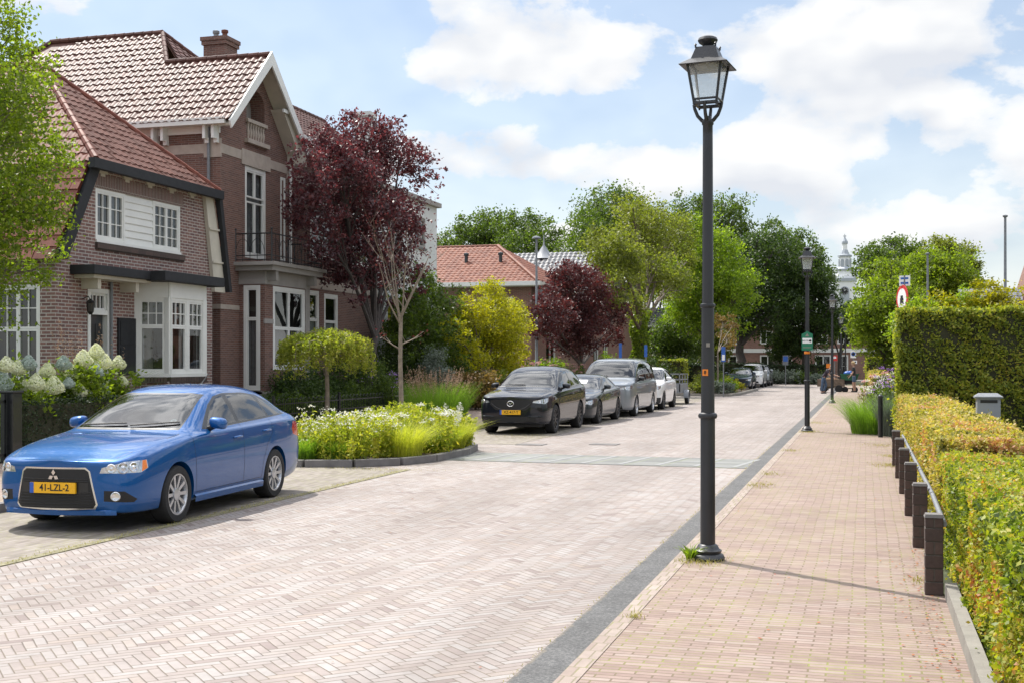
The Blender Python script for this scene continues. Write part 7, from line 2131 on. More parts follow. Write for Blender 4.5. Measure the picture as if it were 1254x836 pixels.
# --- trees on the left
tree('street_tree', 'fresh green leafy tree cut by the left edge of the picture, before the low house', 'tree', (-16.0, 17.6, .1),
     LO([(-10, 45, .75), (-45, 130, 1.2), (18, 75, .6), (30, 140, .75), (52, 195, .75), (82, 192, .42), (10, 235, 1.0), (-45, 260, 1.2), (52, 262, .55), (70, 300, .42), (15, 320, .7), (-40, 360, .9), (0, 5, .5), (45, 110, .35)], X=-15.4, dep=.5),
     24000, .085, L['fresh'], M['bark'], .13, 2.4, 21, clump=.3, shell=.35, twigs=60, per=40)
tree('purple_leaf_tree', 'large dark purple leaved tree in front of the brick villa', 'tree', (onX(446, 0, -14.9).x, onX(446, 0, -14.9).y, .1),
     LO([(452, 178, 1.2), (412, 205, 1.15), (382, 228, .75), (372, 185, .6), (492, 195, 1.05), (520, 225, .55), (450, 250, 1.5), (398, 262, .9), (372, 250, .5), (492, 268, 1.15), (520, 290, .45), (442, 318, 1.15), (478, 330, .8), (415, 172, .7), (500, 155, .42), (532, 240, .25), (430, 362, .5), (400, 300, .6), (460, 150, .45), (462, 355, .6), (500, 318, .8), (505, 350, .6), (385, 290, .6), (540, 210, .2)], X=-14.9, dep=.7),
     31000, .115, L['purple'], M['barkdark'], .15, 2.6, 22, lean=(.1, .6), twigs=110, clump=.21, shell=.50, per=34)
tree('purple_leaf_tree', 'smaller round purple leaved tree beyond the light mast', 'tree', (onX(712, 0, -13.6).x, onX(712, 0, -13.6).y, .1),
     LO([(705, 358, 1.6), (680, 382, 1.2), (738, 378, 1.3), (706, 405, 1.4), (748, 408, .8), (672, 405, .7), (698, 334, .8), (727, 342, .8), (758, 390, .4)], X=-13.6, dep=.6),
     26000, .135, L['purplegreen'], M['barkdark'], .14, 1.7, 23, twigs=50)
tree('yellow_leaf_tree', 'bushy yellow green small tree behind the black SUV, in front of the orange roof', 'tree', (onX(590, 0, -14.2).x, onX(590, 0, -14.2).y, .1),
     LO([(602, 362, .75), (575, 380, .8), (626, 385, .8), (598, 400, 1.1), (556, 408, .55), (642, 402, .5), (602, 435, 1.1), (570, 438, .8), (630, 430, .8), (612, 350, .35), (545, 398, .25)], X=-14.2, dep=.6),
     26000, .10, L['yellow2'] if 'yellow2' in L else L['yellow'], M['bark'], .10, 1.1, 24, twigs=50)
# bare young tree
def bare_tree():
    rng = random.Random(8)
    b = onX(491, 500, -9.95); root = thing('bare_young_tree', 'slender nearly bare young tree standing in the roadside planted bed', 'tree', (b.x, b.y, .1))
    mb = MB(); tips = []
    fork = 2.75
    mb.tube([(0, 0, -.1), (.01, 0, .8), (-.015, 0, 1.7), (0, 0, fork)], [.06, .052, .046, .04], 10)
    def br(p, d, ln, r, lev):
        pts = [p]; q = p.copy(); dd = d.copy(); n = 5
        for i in range(n):
            dd = (dd + Vector((rng.gauss(0, .10), rng.gauss(0, .10), .10 + rng.gauss(0, .05)))).normalized()
            q = q + dd * ln / n; pts.append(q.copy())
        mb.tube(pts, [r * (1 - .72 * i / n) for i in range(n + 1)], 5 if lev < 2 else 3, caps=False)
        tips.append(q)
        if lev < 3:
            for i in range(rng.randint(1, 2)):
                j = rng.randint(1, n - 1); s = Vector((rng.gauss(0, 1), rng.gauss(0, 1), .25)).normalized()
                br(pts[j], (dd * .55 + s * .8).normalized(), ln * rng.uniform(.45, .75), r * .45, lev + 1)
    for (ax, ay, az, ln) in ((-.5, .1, .8, 2.0), (.5, -.1, .85, 1.9), (-.25, .3, 1, 2.2), (.3, -.2, 1, 2.4), (0, .1, 1, 2.6), (-.35, -.3, .9, 1.8), (.35, .4, .9, 1.8)):
        br(Vector((0, 0, fork - rng.uniform(0, .35))), Vector((ax, ay, az)).normalized(), ln * .85, .022, 0)
    for s in (-1, 1):
        br(Vector((0, 0, 2.0 + .05 * s)), Vector((s * .9, .1, .3)).normalized(), .6, .022, 2)
    mb.build('trunk', M['barkpale'], root, smooth=True, world=False)
    rg = np.random.default_rng(4); T = np.array([tuple(t) for t in tips]); T = T[rg.random(len(T)) < .9]
    C = np.repeat(T, 7, 0) + rg.normal(0, .07, (len(T) * 7, 3)); V, F = leaves(rg, C, .06, .1, .6)
    link_mesh(arr_mesh('sparse_leaves', V, F, L['purplegreen'], 4), 'sparse_leaves', root)
bare_tree()
# umbrella shaped weeping tree
def umbrella_tree():
    rg = np.random.default_rng(9); b = onX(400, 500, -12.95)
    root = thing('weeping_tree', 'small umbrella shaped weeping tree behind the low iron fence', 'tree', (b.x, b.y, .1))
    zt = onX(400, 402, -12.95).z - .1; Rr = 1.14
    mb = MB(); mb.tube([(0, 0, -.1), (.02, 0, .9), (-.02, .02, zt - .45)], [.065, .055, .05], 9)
    P = []
    for i in range(300):
        a = rg.uniform(0, 6.28); q = Rr * math.sqrt(rg.random()) ; 
        z0_ = zt * 1.0 - .28 * (q / Rr) ** 2 - .12 * rg.random(); drop = rg.uniform(.25, .95) * (.35 + .65 * (q / Rr))
        k = int(34 + 40 * drop); t = rg.random(k)
        P.append(np.stack([math.cos(a) * (q + .10 * t) + rg.normal(0, .035, k), math.sin(a) * (q + .10 * t) + rg.normal(0, .035, k), z0_ - drop * t + rg.normal(0, .03, k)], 1))
        if i < 46: mb.tube([(0, 0, zt - .5), (math.cos(a) * q * .5, math.sin(a) * q * .5, z0_ + .02), (math.cos(a) * q, math.sin(a) * q, z0_ - .05), (math.cos(a) * (q + .1), math.sin(a) * (q + .1), z0_ - drop)], [.02, .014, .009, .003], 4)
    mb.build('trunk', M['barkpale'], root, smooth=True, world=False)
    V, F = leaves(rg, np.concatenate(P), .075, -.1, .42)
    link_mesh(arr_mesh('crown', V, F, L['olivey'], 4), 'crown', root)
umbrella_tree()
tree('dark_evergreen', 'dark evergreen tree behind the bare young tree, beside the white house', 'tree', (onX(515, 0, -15.4).x, onX(515, 0, -15.4).y, .1),
     LO([(515, 352, 1.0), (500, 385, 1.1), (530, 385, 1.1), (548, 372, .8), (515, 420, 1.5), (545, 415, 1.1), (490, 420, .8), (530, 445, 1.3), (560, 400, .6), (560, 445, 1.0)], X=-15.4, dep=.5),
     26000, .12, L['mid'], M['barkdark'], .13, 1.4, 25, twigs=30)
# --- shrubs of the villa garden behind the fence
SH = [(318, -15.2, .9, 1.0, 'dark', 'low dark shrub under the bay of the brick villa'), (345, -14.6, .8, .85, 'mid', 'green shrub behind the fence left of the weeping tree'),
      (372, -15.4, 1.3, 1.7, 'dark', 'broad dark shrub behind the weeping tree, below the villa windows'), (405, -15.7, 1.2, 1.8, 'dark', 'dark glossy shrub directly behind the weeping tree trunk'),
      (428, -14.7, .9, 1.1, 'mid', 'mid green shrub right of the weeping tree'), (448, -15.2, 1.2, 1.9, 'mid', 'green shrub at the foot of the large purple tree'),
      (470, -14.6, .9, 1.25, 'dark', 'dark shrub between the purple tree and the bare young tree'), (480, -15.6, 1.1, 2.2, 'dark', 'tall dark shrub against the white house wall'),
      (508, -14.5, .9, 1.3, 'dark', 'dark shrub behind the fence right of the bare young tree'), (528, -14.3, .8, 2.1, 'silver', 'silvery leaved upright shrub left of the brown plumed grass'),
      (553, -14.4, 1.1, 1.9, 'dark', 'dark bush behind the brown plumed grass'), (300, -15.9, .8, .9, 'mid', 'small green shrub beside the white bay window plinth')]
for i, (px, X, r_, h_, m_, lab) in enumerate(SH):
    p = onX(px, 0, X); shrub('garden_shrub', lab, 'shrub', (p.x, p.y, .12), (r_, r_, h_), int(5200 * max(.8, r_ * h_ / 1.5)), .075, L[m_], 200 + i, 'shrubs in the villa garden')
for i, (px, X, lab) in enumerate(((460, -14.2, 'purple flowering shrub behind the fence near the purple tree'),)):
    p = onX(px, 0, X); perennial((p.x, p.y, .12), .6, 1.6, 230 + i, lab, .5, 'mid', 2600, group=None, fmat='petalpurple', name='flowering_shrub', cat='shrub', fl=260)
# low ground planting along the fence
rg = np.random.default_rng(33)
N_ = 26000; C = np.stack([rg.uniform(-15.2, -13.85, N_), rg.uniform(23.2, 47.5, N_), .12 + np.abs(rg.normal(0, .3, N_))], 1); C[:, 2] = np.minimum(C[:, 2], .85)
V, F = leaves(rg, C, .09, .3, .35); o = link_mesh(arr_mesh('ground_cover', V, F, L['mid'], 4), 'ground_cover'); o['kind'] = 'stuff'

# --- hydrangeas and low hedge by the blue car
hp = onX(14, 0, -13.9)
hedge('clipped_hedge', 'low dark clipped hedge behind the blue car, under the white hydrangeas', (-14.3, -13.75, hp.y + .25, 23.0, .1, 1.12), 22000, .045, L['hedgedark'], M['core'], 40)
HY_ = [[(2, 470, .20), (-12, 448, .16), (8, 448, .15), (22, 452, .14), (35, 446, .15), (44, 470, .17), (30, 474, .12)], [(58, 455, .15), (78, 446, .15), (66, 474, .19), (88, 458, .16), (102, 441, .18), (84, 470, .12), (98, 464, .15)], [(118, 432, .16), (127, 444, .17), (118, 456, .15), (145, 446, .16), (150, 468, .12), (97, 480, .15), (128, 478, .13), (107, 484, .13)]]
for i, (hd, pc, lab) in enumerate(zip(HY_, (15, 78, 125), ('hydrangea with cream and greyish flower heads nearest the gate post', 'middle hydrangea of the three above the dark hedge', 'hydrangea with the highest cream flower heads, beside the house door'))):
    X = -14.75; c = onX(pc, 470, X); c.z = .12
    root = shrub('hydrangea', lab, 'hydrangea', tuple(c), (.85, .85, 1.62), 6500, .10, L['fresh'], 300 + i, 'hydrangeas above the dark hedge', aspect=.65)
    for j, (px, py, r_) in enumerate(hd):
        p = onX(px, py, X + .35 + .12 * (j % 3)) ; rg = np.random.default_rng(500 + i * 20 + j)
        n_ = 900; d = rg.normal(size=(n_, 3)); d /= np.linalg.norm(d, axis=1)[:, None]
        tt = d[:, 2]; rad = r_ * np.where(tt > 0, 1 - .45 * tt, 1.0) * rg.uniform(.86, 1.03, n_)
        C = np.stack([d[:, 0] * rad, d[:, 1] * rad, d[:, 2] * r_ * np.where(tt > 0, 1.15, .7) * rg.uniform(.9, 1.02, n_)], 1) + np.array(p - c)
        V, F = leaves(rg, C, .034, 0, .95, .1, d, 1.2)
        link_mesh(arr_mesh('flower_head', V, F, L['petalcream'] if (j * 7 + i) % 4 else L['petalgrey'], 4), 'flower_head', root)

# --- plants beyond the parked row
def row(lst, group):
    for i, (px, X, r_, h_, m_, lab, nm) in enumerate(lst):
        p = onX(px, 0, X); shrub(nm, lab, 'shrub', (p.x, p.y, .12), (r_, r_, h_), 4200, .11, L[m_], 400 + i + int(px), group)
row([(582, -13.2, 1.0, 1.5, 'tan', 'brownish yellow bush between the plumed grass and the black SUV', 'garden_shrub'), (603, -13.6, .9, 1.6, 'olive', 'olive bush above the bonnet of the black SUV', 'garden_shrub'), (672, -14.0, 1.0, 2.0, 'lime', 'lime green bush under the smaller purple tree, left side', 'garden_shrub'),
     (740, -14.2, 1.2, 2.4, 'lime', 'lime green bush under the smaller purple tree, right side', 'garden_shrub'), (758, -13.6, 1.0, 1.8, 'mid', 'green bush left of the ivy clad trunk', 'garden_shrub'), (842, -12.6, 1.7, 2.5, 'dark', 'large rounded dark green bush behind the trailer', 'garden_shrub'), (866, -11.6, 1.1, 1.9, 'lime', 'bright green bush right of the large rounded dark bush', 'garden_shrub'), (801, -12.4, 1.3, 2.0, 'dark', 'dark bush beside the ivy clad trunk', 'garden_shrub')], 'bushes beyond the parked row')
for i, (px, lab) in enumerate(((612, 'pink hydrangea above the roof of the black SUV, leftmost'), (637, 'pink hydrangea in front of the light mast'), (660, 'pink hydrangea just right of the light mast'), (692, 'pink hydrangea nearest the smaller purple tree'))):
    p = onX(px, 0, -13.9 + .02 * i); perennial((p.x, p.y, .12), .85, 1.75, 440 + i, lab, .8, 'mid' if i % 2 else 'lime', 3000, group='pink hydrangeas behind the black SUV', fmat='petalpink', name='hydrangea', cat='hydrangea', fl=1500)
q = onX(824, 0, -12.3)
hedge('clipped_hedge', 'block shaped clipped bush with orange tipped top behind the trailer', (q.x - .9, q.x + .9, q.y - .9, q.y + .9, .1, 1.95), 9000, .10, L['hedge'], M['core'], 41)
hedge('clipped_hedge', 'low hedge strip behind the dark grey hatchback and the silver van', (-14.3, -13.6, 50.5, 61.5, .1, 1.0), 9000, .10, L['hedgedark'], M['core'], 42)

# --- light tree with ivy trunk, and the lime tree next to it
ivt = tree('ivy_clad_tree', 'olive green tree with an ivy covered trunk behind the silver van', 'tree', (onX(781, 0, -12.6).x, onX(781, 0, -12.6).y, .1),
     LO([(785, 282, 2.0), (757, 312, 1.7), (770, 255, 1.1), (815, 290, 1.8), (800, 330, 1.8), (750, 350, 1.2), (820, 345, 1.5), (775, 375, 1.1), (740, 290, .8), (838, 320, 1.0), (800, 258, .8)], X=-12.6, dep=.6),
     26000, .17, L['olive'], M['bark'], .24, 3.6, 26, twigs=90, shell=.3, clump=.30, lean=(.1, .5))
rg = np.random.default_rng(3); N_ = 5200; zz_ = rg.uniform(0.1, 4.6, N_); a = rg.uniform(0, 6.28, N_); rad = .42 + .12 * np.sin(zz_ * 3 + a) + np.abs(rg.normal(0, .06, N_))
C = np.stack([np.cos(a) * rad + .02 * zz_, np.sin(a) * rad + .1 * zz_, zz_], 1); V, F = leaves(rg, C, .14, 0, .8, .12, np.stack([np.cos(a), np.sin(a), a * 0], 1), .8)
link_mesh(arr_mesh('ivy', V, F, L['fresh'], 4), 'ivy', ivt)
tree('lime_leaf_tree', 'yellow green light crowned tree right of the ivy clad tree', 'tree', (onY(868, 0, 92).x, 92, .1),
     LO([(865, 300, 2.4), (840, 335, 2.4), (885, 335, 2.4), (905, 360, 1.8), (862, 370, 2.8), (835, 380, 1.8), (893, 395, 1.7), (850, 280, 1.5), (915, 345, 1.0)], Y=92, dep=.7),
     24000, .22, L['lime'], M['bark'], .22, 3.2, 27, twigs=60, shell=.35)
# --- far trees
def far(name, lab, Y, bpx, lobes, n, size, mat, seed, fork=4.0, r0=.35, group='tall trees at the far end of the street', shell=.45):
    b = onY(bpx, 0, Y); return tree(name, lab, 'tree', (b.x, Y, .0), LO(lobes, Y=Y, dep=.8), n, size, L[mat], M['barkdark'], r0, fork, seed, group, twigs=50, shell=shell, clump=.26)
far('oak_tree', 'tall dark oak whose crown rises left of the ivy clad tree', 112, 745, [(750, 262, 3.4), (722, 272, 2.6), (700, 285, 1.8), (735, 300, 3.5), (775, 300, 3.2), (712, 315, 2.4), (760, 340, 3.2), (745, 245, 1.8), (700, 345, 2.2), (730, 370, 3)], 24000, .26, 'mid', 31)
far('oak_tree', 'tall oak behind the nearest lamp post', 118, 850, [(845, 262, 2.6), (870, 275, 3.2), (900, 268, 2.2), (905, 295, 2.6), (835, 285, 2.4), (880, 310, 3.5), (860, 248, 1.2), (890, 250, 1.2), (850, 340, 3.6)], 22000, .26, 'mid', 32, shell=.6)
far('oak_tree', 'broad dark tree with its thick trunk showing beside the far parked cars', 106, 906, [(915, 320, 2.8), (945, 310, 2.6), (905, 350, 3.0), (940, 350, 3.2), (925, 385, 2.6), (965, 330, 2.2), (900, 385, 1.6), (955, 380, 2.4), (930, 290, 1.4)], 24000, .24, 'dark', 33, 3.2, .5)
far('birch_tree', 'airy pale crowned tree rising highest above the dark trees near the church tower', 124, 950, [(945, 285, 1.8), (940, 300, 1.6), (978, 300, 1.8), (995, 310, 1.5), (985, 335, 2.2), (955, 320, 2.0), (1000, 345, 1.8)], 14000, .24, 'mid', 34, shell=.35)
far('lime_tree', 'dark tree just left of the church tower', 110, 985, [(985, 335, 2.4), (1000, 355, 2.0), (975, 365, 2.4), (1005, 385, 2.0), (990, 395, 2.2), (965, 395, 2.0), (1012, 405, 1.4), (1018, 372, .9), (980, 415, 1.2)], 22000, .22, 'dark', 35, 3.0)
far('lime_tree', 'low dark green tree right below the church tower', 116, 1028, [(1032, 388, 1.2), (1048, 380, 1.2), (1020, 395, 1.6), (1048, 395, 2.0), (1035, 400, 1.6), (1055, 382, 1.4)], 12000, .22, 'mid', 36, 2.4, .2)
far('poplar_tree', 'pale green tree behind the orange roof, leftmost of the far trees', 128, 580, [(555, 290, 1.8), (575, 283, 2.0), (600, 280, 2.4), (560, 310, 2.4), (590, 310, 3), (620, 300, 2.4), (545, 300, 1.5)], 16000, .27, 'mid', 37)
far('poplar_tree', 'green tree behind the orange roof, between the leftmost far tree and the oak', 122, 650, [(645, 275, 2.0), (665, 285, 2.0), (630, 285, 2.2), (655, 310, 3.0), (680, 300, 2.0), (625, 310, 2.2), (690, 320, 2.0), (650, 340, 2.6)], 18000, .26, 'mid', 38)
far('far_tree', 'grey green distant tree low between the two oaks', 135, 800, [(800, 300, 3), (820, 330, 3), (790, 340, 3.5), (770, 320, 3)], 9000, .3, 'dark', 39)
far('bright_green_tree', 'bright green dense tree rising behind the tall hedge, left end', 60, 1085, [(1088, 340, 1.2), (1075, 365, 1.3), (1098, 368, 1.5), (1062, 392, 1.1), (1082, 398, 1.5), (1105, 395, 1.5), (1092, 325, .7), (1068, 415, .9), (1090, 420, 1.2)], 22000, .15, 'fresh', 43, 1.8, .18, None)
far('bright_green_tree', 'bright green tree behind the tall hedge between the two flagpoles', 64, 1150, [(1130, 345, 1.4), (1155, 335, 1.5), (1150, 365, 1.8), (1125, 370, 1.6), (1172, 355, 1.1), (1145, 322, 1.0), (1120, 325, .8)], 20000, .15, 'fresh', 44, 1.8, .18, None)
far('far_tree', 'taller grey green tree behind the bright green tree near the church', 98, 1075, [(1075, 312, 1.6), (1100, 310, 1.8), (1062, 325, 1.5), (1085, 330, 2.2), (1115, 325, 1.8), (1095, 350, 2.2)], 16000, .2, 'mid', 45)
far('far_tree', 'light green far tree with a loose top right of the shorter flagpole', 92, 1165, [(1150, 308, 1.4), (1168, 318, 1.6), (1185, 335, 1.3), (1178, 350, 1.5), (1150, 335, 1.8), (1188, 318, .7)], 15000, .19, 'olive', 46)
far('far_tree', 'small dense green tree between the ivy clad tree and the far parked cars', 96, 835, [(835, 405, 1.8), (820, 415, 1.6), (848, 415, 1.4), (835, 430, 1.8), (810, 430, 1.4)], 9000, .2, 'mid', 47, 1.5, .15)
far('far_tree', 'rounded low tree standing in front of the brick terrace near the birch', 112, 965, [(960, 420, 1.5), (975, 415, 1.5), (990, 425, 1.5), (948, 425, 1.3), (968, 432, 1.6)], 9000, .2, 'dark', 48, 1.5, .15)
far('far_tree', 'low leafy tree hiding the terrace left of the thick oak trunk', 114, 880, [(872, 405, 1.7), (888, 412, 1.5), (865, 420, 1.7), (880, 428, 1.5), (855, 428, 1.4)], 9000, .2, 'olive', 49, 1.5, .15)
far('far_tree', 'leafy tree behind the silver van in front of the far houses', 108, 745, [(745, 395, 2.2), (725, 405, 2), (765, 400, 2), (745, 425, 2.4), (785, 415, 2.2), (715, 425, 2)], 10000, .2, 'dark', 51, 1.5, .2)
# planting at the road end
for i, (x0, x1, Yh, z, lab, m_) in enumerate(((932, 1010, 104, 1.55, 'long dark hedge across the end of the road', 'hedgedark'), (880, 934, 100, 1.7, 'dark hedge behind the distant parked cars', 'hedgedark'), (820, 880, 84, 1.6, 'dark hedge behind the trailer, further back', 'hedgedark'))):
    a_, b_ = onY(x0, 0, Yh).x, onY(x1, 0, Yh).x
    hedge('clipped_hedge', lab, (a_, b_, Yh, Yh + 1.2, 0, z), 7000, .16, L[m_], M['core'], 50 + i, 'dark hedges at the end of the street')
for i, (px, Yh, r_, h_, m_, lab) in enumerate(((945, 101, 1.6, .9, 'silver', 'grey green low bush before the far hedge, left'), (965, 101, 1.8, 1.0, 'silver', 'grey green low bush before the far hedge, centre left'), (988, 101, 1.6, .95, 'mid', 'green low bush before the far hedge, centre right'), (1004, 100, 1.2, .9, 'silver', 'grey green low bush before the far hedge, right'))):
    p = onY(px, 0, Yh); shrub('low_bush', lab, 'shrub', (p.x, p.y, 0), (r_, r_ * .7, h_ * 1.2), 2600, .14, L[m_], 600 + i, 'low bushes before the far hedge')
# far planted bed on the left of the road
sheet('planting_bed_soil', [(-9.7, 64), (-6.9, 64), (-6.5, 66), (-6.6, 78), (-9.7, 78)], .10, M['soil'], .1)
mb = MB(); mb.box(-6.6, -6.45, 66, 78, 0, .13); mb.box(-9.7, -6.9, 63.86, 64, 0, .13); mb.prism([(-6.9, 63.86, 0), (-6.75, 63.86, 0), (-6.45, 66, 0), (-6.6, 66, 0)], (0, 0, .13)); o = mb.build('bed_kerb', M['conc']); o['kind'] = 'structure'
for i, (x, y, r_, h_, m_, lab) in enumerate(((-7.3, 65.6, .8, .6, 'silver', 'silvery lavender clump at the near corner of the far bed'), (-8.4, 65.5, .8, .8, 'olive', 'olive plant clump at the front of the far bed'), (-7.4, 68, .8, .9, 'lime', 'lime green clump in the far bed, road side'), (-8.6, 68, .9, 1.2, 'olive', 'taller olive clump in the middle of the far bed'), (-7.3, 71, .8, .8, 'yellow', 'yellow green clump in the far bed below the blue car'), (-8.6, 73, 1, 1.3, 'mid', 'green clump deep in the far bed'))):
    shrub('bed_plant', lab, 'plant', (x, y, .1), (r_, r_, h_), 2200, .10, L[m_], 640 + i, 'plants in the far bed')
tree('young_tree', 'thin young tree with sparse leaves standing in the far planted bed', 'tree', (-8.0, 69.5, .1), LO([(890, 415, .8), (884, 395, .8), (896, 400, .6)], X=-8.0, dep=.4), 1800, .12, L['tan'], M['barkpale'], .06, 2.4, 61, twigs=40, shell=.2)

# --- right side: tall hedge, low hedges, flowers
hedge('tall_hedge', 'tall clipped leafy hedge across the garden, its left end sunlit', (.62, 12.5, 27.35, 28.35, .0, 2.92), 150000, .068, L['hedge'], M['core'], 70, rough=.06, facing=(1, .1, 3.2, .05, 1.4))
# low hedge widening towards the viewer
hedge('low_hedge', 'low clipped hedge with pink and yellow tipped leaves beside the short posts', (.66, 1.62, 12.45, 27.3, .0, 1.05), 260000, .042, L['hedgey'], M['corelight'], 71, rough=.05, facing=(1.6, .25, 2.5, .05, 1.8))
hedge('low_hedge', 'yellow green clipped hedge nearest the viewer at the right edge', (.66, 4.6, 1.2, 12.25, .05, .93), 300000, .035, L['hedgeg'], M['corelight'], 72, rough=.05, facing=(2.4, 0, 0, .05, 1.1))
for i, (px, h_, m_, lab) in enumerate(((1150, .9, 'yellow', 'yellow green shrub top above the tall hedge beside the shorter flagpole'), (1190, .95, 'lime', 'lime shrub top above the middle of the tall hedge'), (1212, 1.35, 'yellow', 'brightest yellow shrub above the tall hedge left of the tall flagpole'), (1245, .9, 'yellow', 'yellow shrub top above the tall hedge at the picture edge'), (1127, .75, 'lime', 'small lime shrub top above the tall hedge next to the road sign'))):
    p = onY(px, 0, 31.5); ztop = 2.95 + h_ * .75
    lob = LO([(px, 443 - (ztop - .45 - 1.77) * FPX / 31.3, .55), (px - 14, 443 - (ztop - .8 - 1.77) * FPX / 31.3, .5), (px + 15, 443 - (ztop - .75 - 1.77) * FPX / 31.3, .5), (px, 400, .8)], Y=31.5, dep=.3)
    tree('tall_shrub', lab, 'shrub', (p.x, p.y, .02), lob, 5500, .075, L[m_], M['bark'], .05, 1.6, 75 + i, 'tall shrubs behind the tall hedge', twigs=24, shell=.3)
grass_clump('green_grass', 'bright green grass clump spilling onto the pavement beside the black garden post', 'grass clump', (.18, 31.0, .04), .50, 1.15, 1900, L['grassg'], 80, None, w=.011, lean=.95)
grass_clump('variegated_grass', 'blue green striped grass just right of the black garden post', 'grass clump', (.62, 30.1, .04), .28, 1.15, 1300, L['silver'], 81, None, w=.010, lean=.6)
for i, (x, y, h_, w_, m_, f_, lab) in enumerate(((.95, 31.2, 1.55, .9, 'mid', 'petalpurple', 'purple and pink flowering plant beside the left end of the tall hedge'), (.75, 33.6, 1.25, .8, 'lime', 'petalw', 'white flowering hydrangea along the pavement beyond the grass clump'), (.8, 36.2, 1.3, .7, 'mid', 'petalw', 'white flowering plant further along the garden edge'), (.7, 39.5, 1.2, .5, 'tan', 'petalpink', 'pinkish brown flowering plant furthest along the garden edge'), (1.5, 34.5, 1.75, .4, 'tan', 'petalpink', 'tall orange pink flower spikes behind the purple flowering plant'))):
    perennial((x, y, .04), .75, h_ * 1.08, 820 + i, lab, w_, m_, 2600, group='flowering plants along the right garden edge', fmat=f_, name='flowering_plant', cat='plant', fl=900)
hedge('far_side_hedge', 'tall sunlit clipped hedge along the pavement behind the flowering plants', (-.02, 4.5, 70.0, 71.2, 0, 2.05), 9000, .10, L['hedge'], M['core'], 84)
hedge('far_side_hedge', 'lower hedge stepping along the pavement edge in front of the tall sunlit one', (.15, .9, 46, 69.8, 0, 1.3), 16000, .09, L['hedgey'], M['core'], 85)
# weeds at the lamp foot and in the joints
wd = thing('weed_clump', 'small green weed clump at the foot of the nearest lamp', 'weed', (-1.47, 10.72, .045))
rg = np.random.default_rng(90); a = rg.uniform(0, 6.28, 60); V, F = blades(rg, np.stack([.03 * np.cos(a), .03 * np.sin(a), a * 0], 1), .17, .028, 1.1, 4, a)
link_mesh(arr_mesh('leaves', V, F, L['lime'], 4), 'leaves', wd)
P = []
def strip(n, x0, x1, y0, y1):
    P.append(np.stack([rg.uniform(x0, x1, n), rg.uniform(y0, y1, n), np.full(n, .045)], 1))
P.append(np.stack([-1.38 + rg.normal(0, .10, 420), 10.72 + rg.normal(0, .14, 420), np.full(420, .043)], 1))
for (cx, cy, s, n) in ((-1.45, 17.5, .12, 220), (-1.42, 19.3, .09, 100), (-1.35, 31.2, .16, 300), (-1.45, 24.5, .1, 120), (.38, 21.5, .14, 300), (.45, 23.5, .1, 220), (-1.3, 36, .25, 260), (-1.5, 8.2, .03, 50), (.42, 10.2, .05, 60), (.3, 26.5, .2, 200)):
    P.append(np.stack([cx + rg.normal(0, s, n), cy + rg.normal(0, s * 1.8, n), np.full(n, .043)], 1))
C = np.concatenate(P); C = C[(C[:, 0] < .53) & (C[:, 0] > -1.6)]
V, F = blades(rg, C, .055, .006, 1.4, 2)
o = link_mesh(arr_mesh('grass', V, F, L['weed'], 4), 'grass'); o['kind'] = 'stuff'
P = [np.stack([-7.24 + rg.normal(0, .05, 2600), rg.uniform(2, 18.5, 2600), np.full(2600, .014)], 1), np.stack([-7.7 + rg.normal(0, .6, 500), 18.75 + rg.normal(0, .15, 500), np.full(500, .012)], 1), np.stack([-1.91 + rg.normal(0, .01, 500), rg.uniform(5, 26, 500), np.full(500, .01)], 1), np.stack([-7.9 + rg.normal(0, .5, 700), 28.2 + rg.normal(0, .5, 700), np.full(700, .01)], 1)]
V, F = blades(rg, np.concatenate(P), .028, .005, 1.4, 2)
o = link_mesh(arr_mesh('moss_weeds', V, F, L['weed'], 4), 'moss_weeds'); o['kind'] = 'stuff'
# fallen leaves along the garden edge and on the pavement
N_ = 260; C = np.stack([.50 - np.abs(rg.normal(0, .16, N_)), rg.uniform(6.3, 12, N_), np.full(N_, .050)], 1)
C2 = np.stack([rg.uniform(-1.5, .5, 60), rg.uniform(6, 30, 60), np.full(60, .050)], 1); C3 = np.stack([rg.uniform(-7, -2, 40), rg.uniform(6, 30, 40), np.full(40, .010)], 1)
V, F = leaves(rg, np.concatenate([C, C2, C3]), .026, 4, .6, .05); o = link_mesh(arr_mesh('fallen_leaves', V, F, L['litter'], 4), 'fallen_leaves'); o['kind'] = 'stuff'
# ------------------------------------------------------------------ people and the garden wagon
M['skin'] = pm('skin', (.42, .25, .18), .6, var=.05); M['hairg'] = pm('hair_grey', (.30, .27, .23), .8, var=.2); M['hairb'] = pm('hair_blond', (.42, .30, .16), .8, var=.2)
M['clothd'] = pm('cloth_dark', (.04, .03, .045), .9, var=.2); M['denim'] = pm('denim', (.07, .11, .18), .9, var=.15); M['clothb'] = pm('cloth_black', (.03, .03, .032), .9, var=.2)
def skin_mesh(name, J, E_, mat, parent, sub=2, root=0):
    """J: joints {name: (x,y,z,r)}"""
    keys = list(J); me = bpy.data.meshes.new(name)
    me.from_pydata([J[k][:3] for k in keys], [(keys.index(a), keys.index(b)) for a, b in E_], [])
    o = bpy.data.objects.new(name, me); COL.objects.link(o)
    m = o.modifiers.new('skin', 'SKIN'); m.use_smooth_shade = True
    for k, v in zip(keys, me.skin_vertices[0].data):
        r = J[k][3]; v.radius = r if isinstance(r, tuple) else (r, r)
        v.use_root = (k == keys[root])
    s = o.modifiers.new('sub', 'SUBSURF'); s.levels = sub; s.render_levels = sub
    dg = bpy.context.evaluated_depsgraph_get(); dg.update()
    m2 = bpy.data.meshes.new_from_object(o.evaluated_get(dg)); bpy.data.objects.remove(o)
    m2.materials.clear(); m2.materials.append(mat); m2.name = name
    m2.polygons.foreach_set('use_smooth', [True] * len(m2.polygons))
    return link_mesh(m2, name, parent)
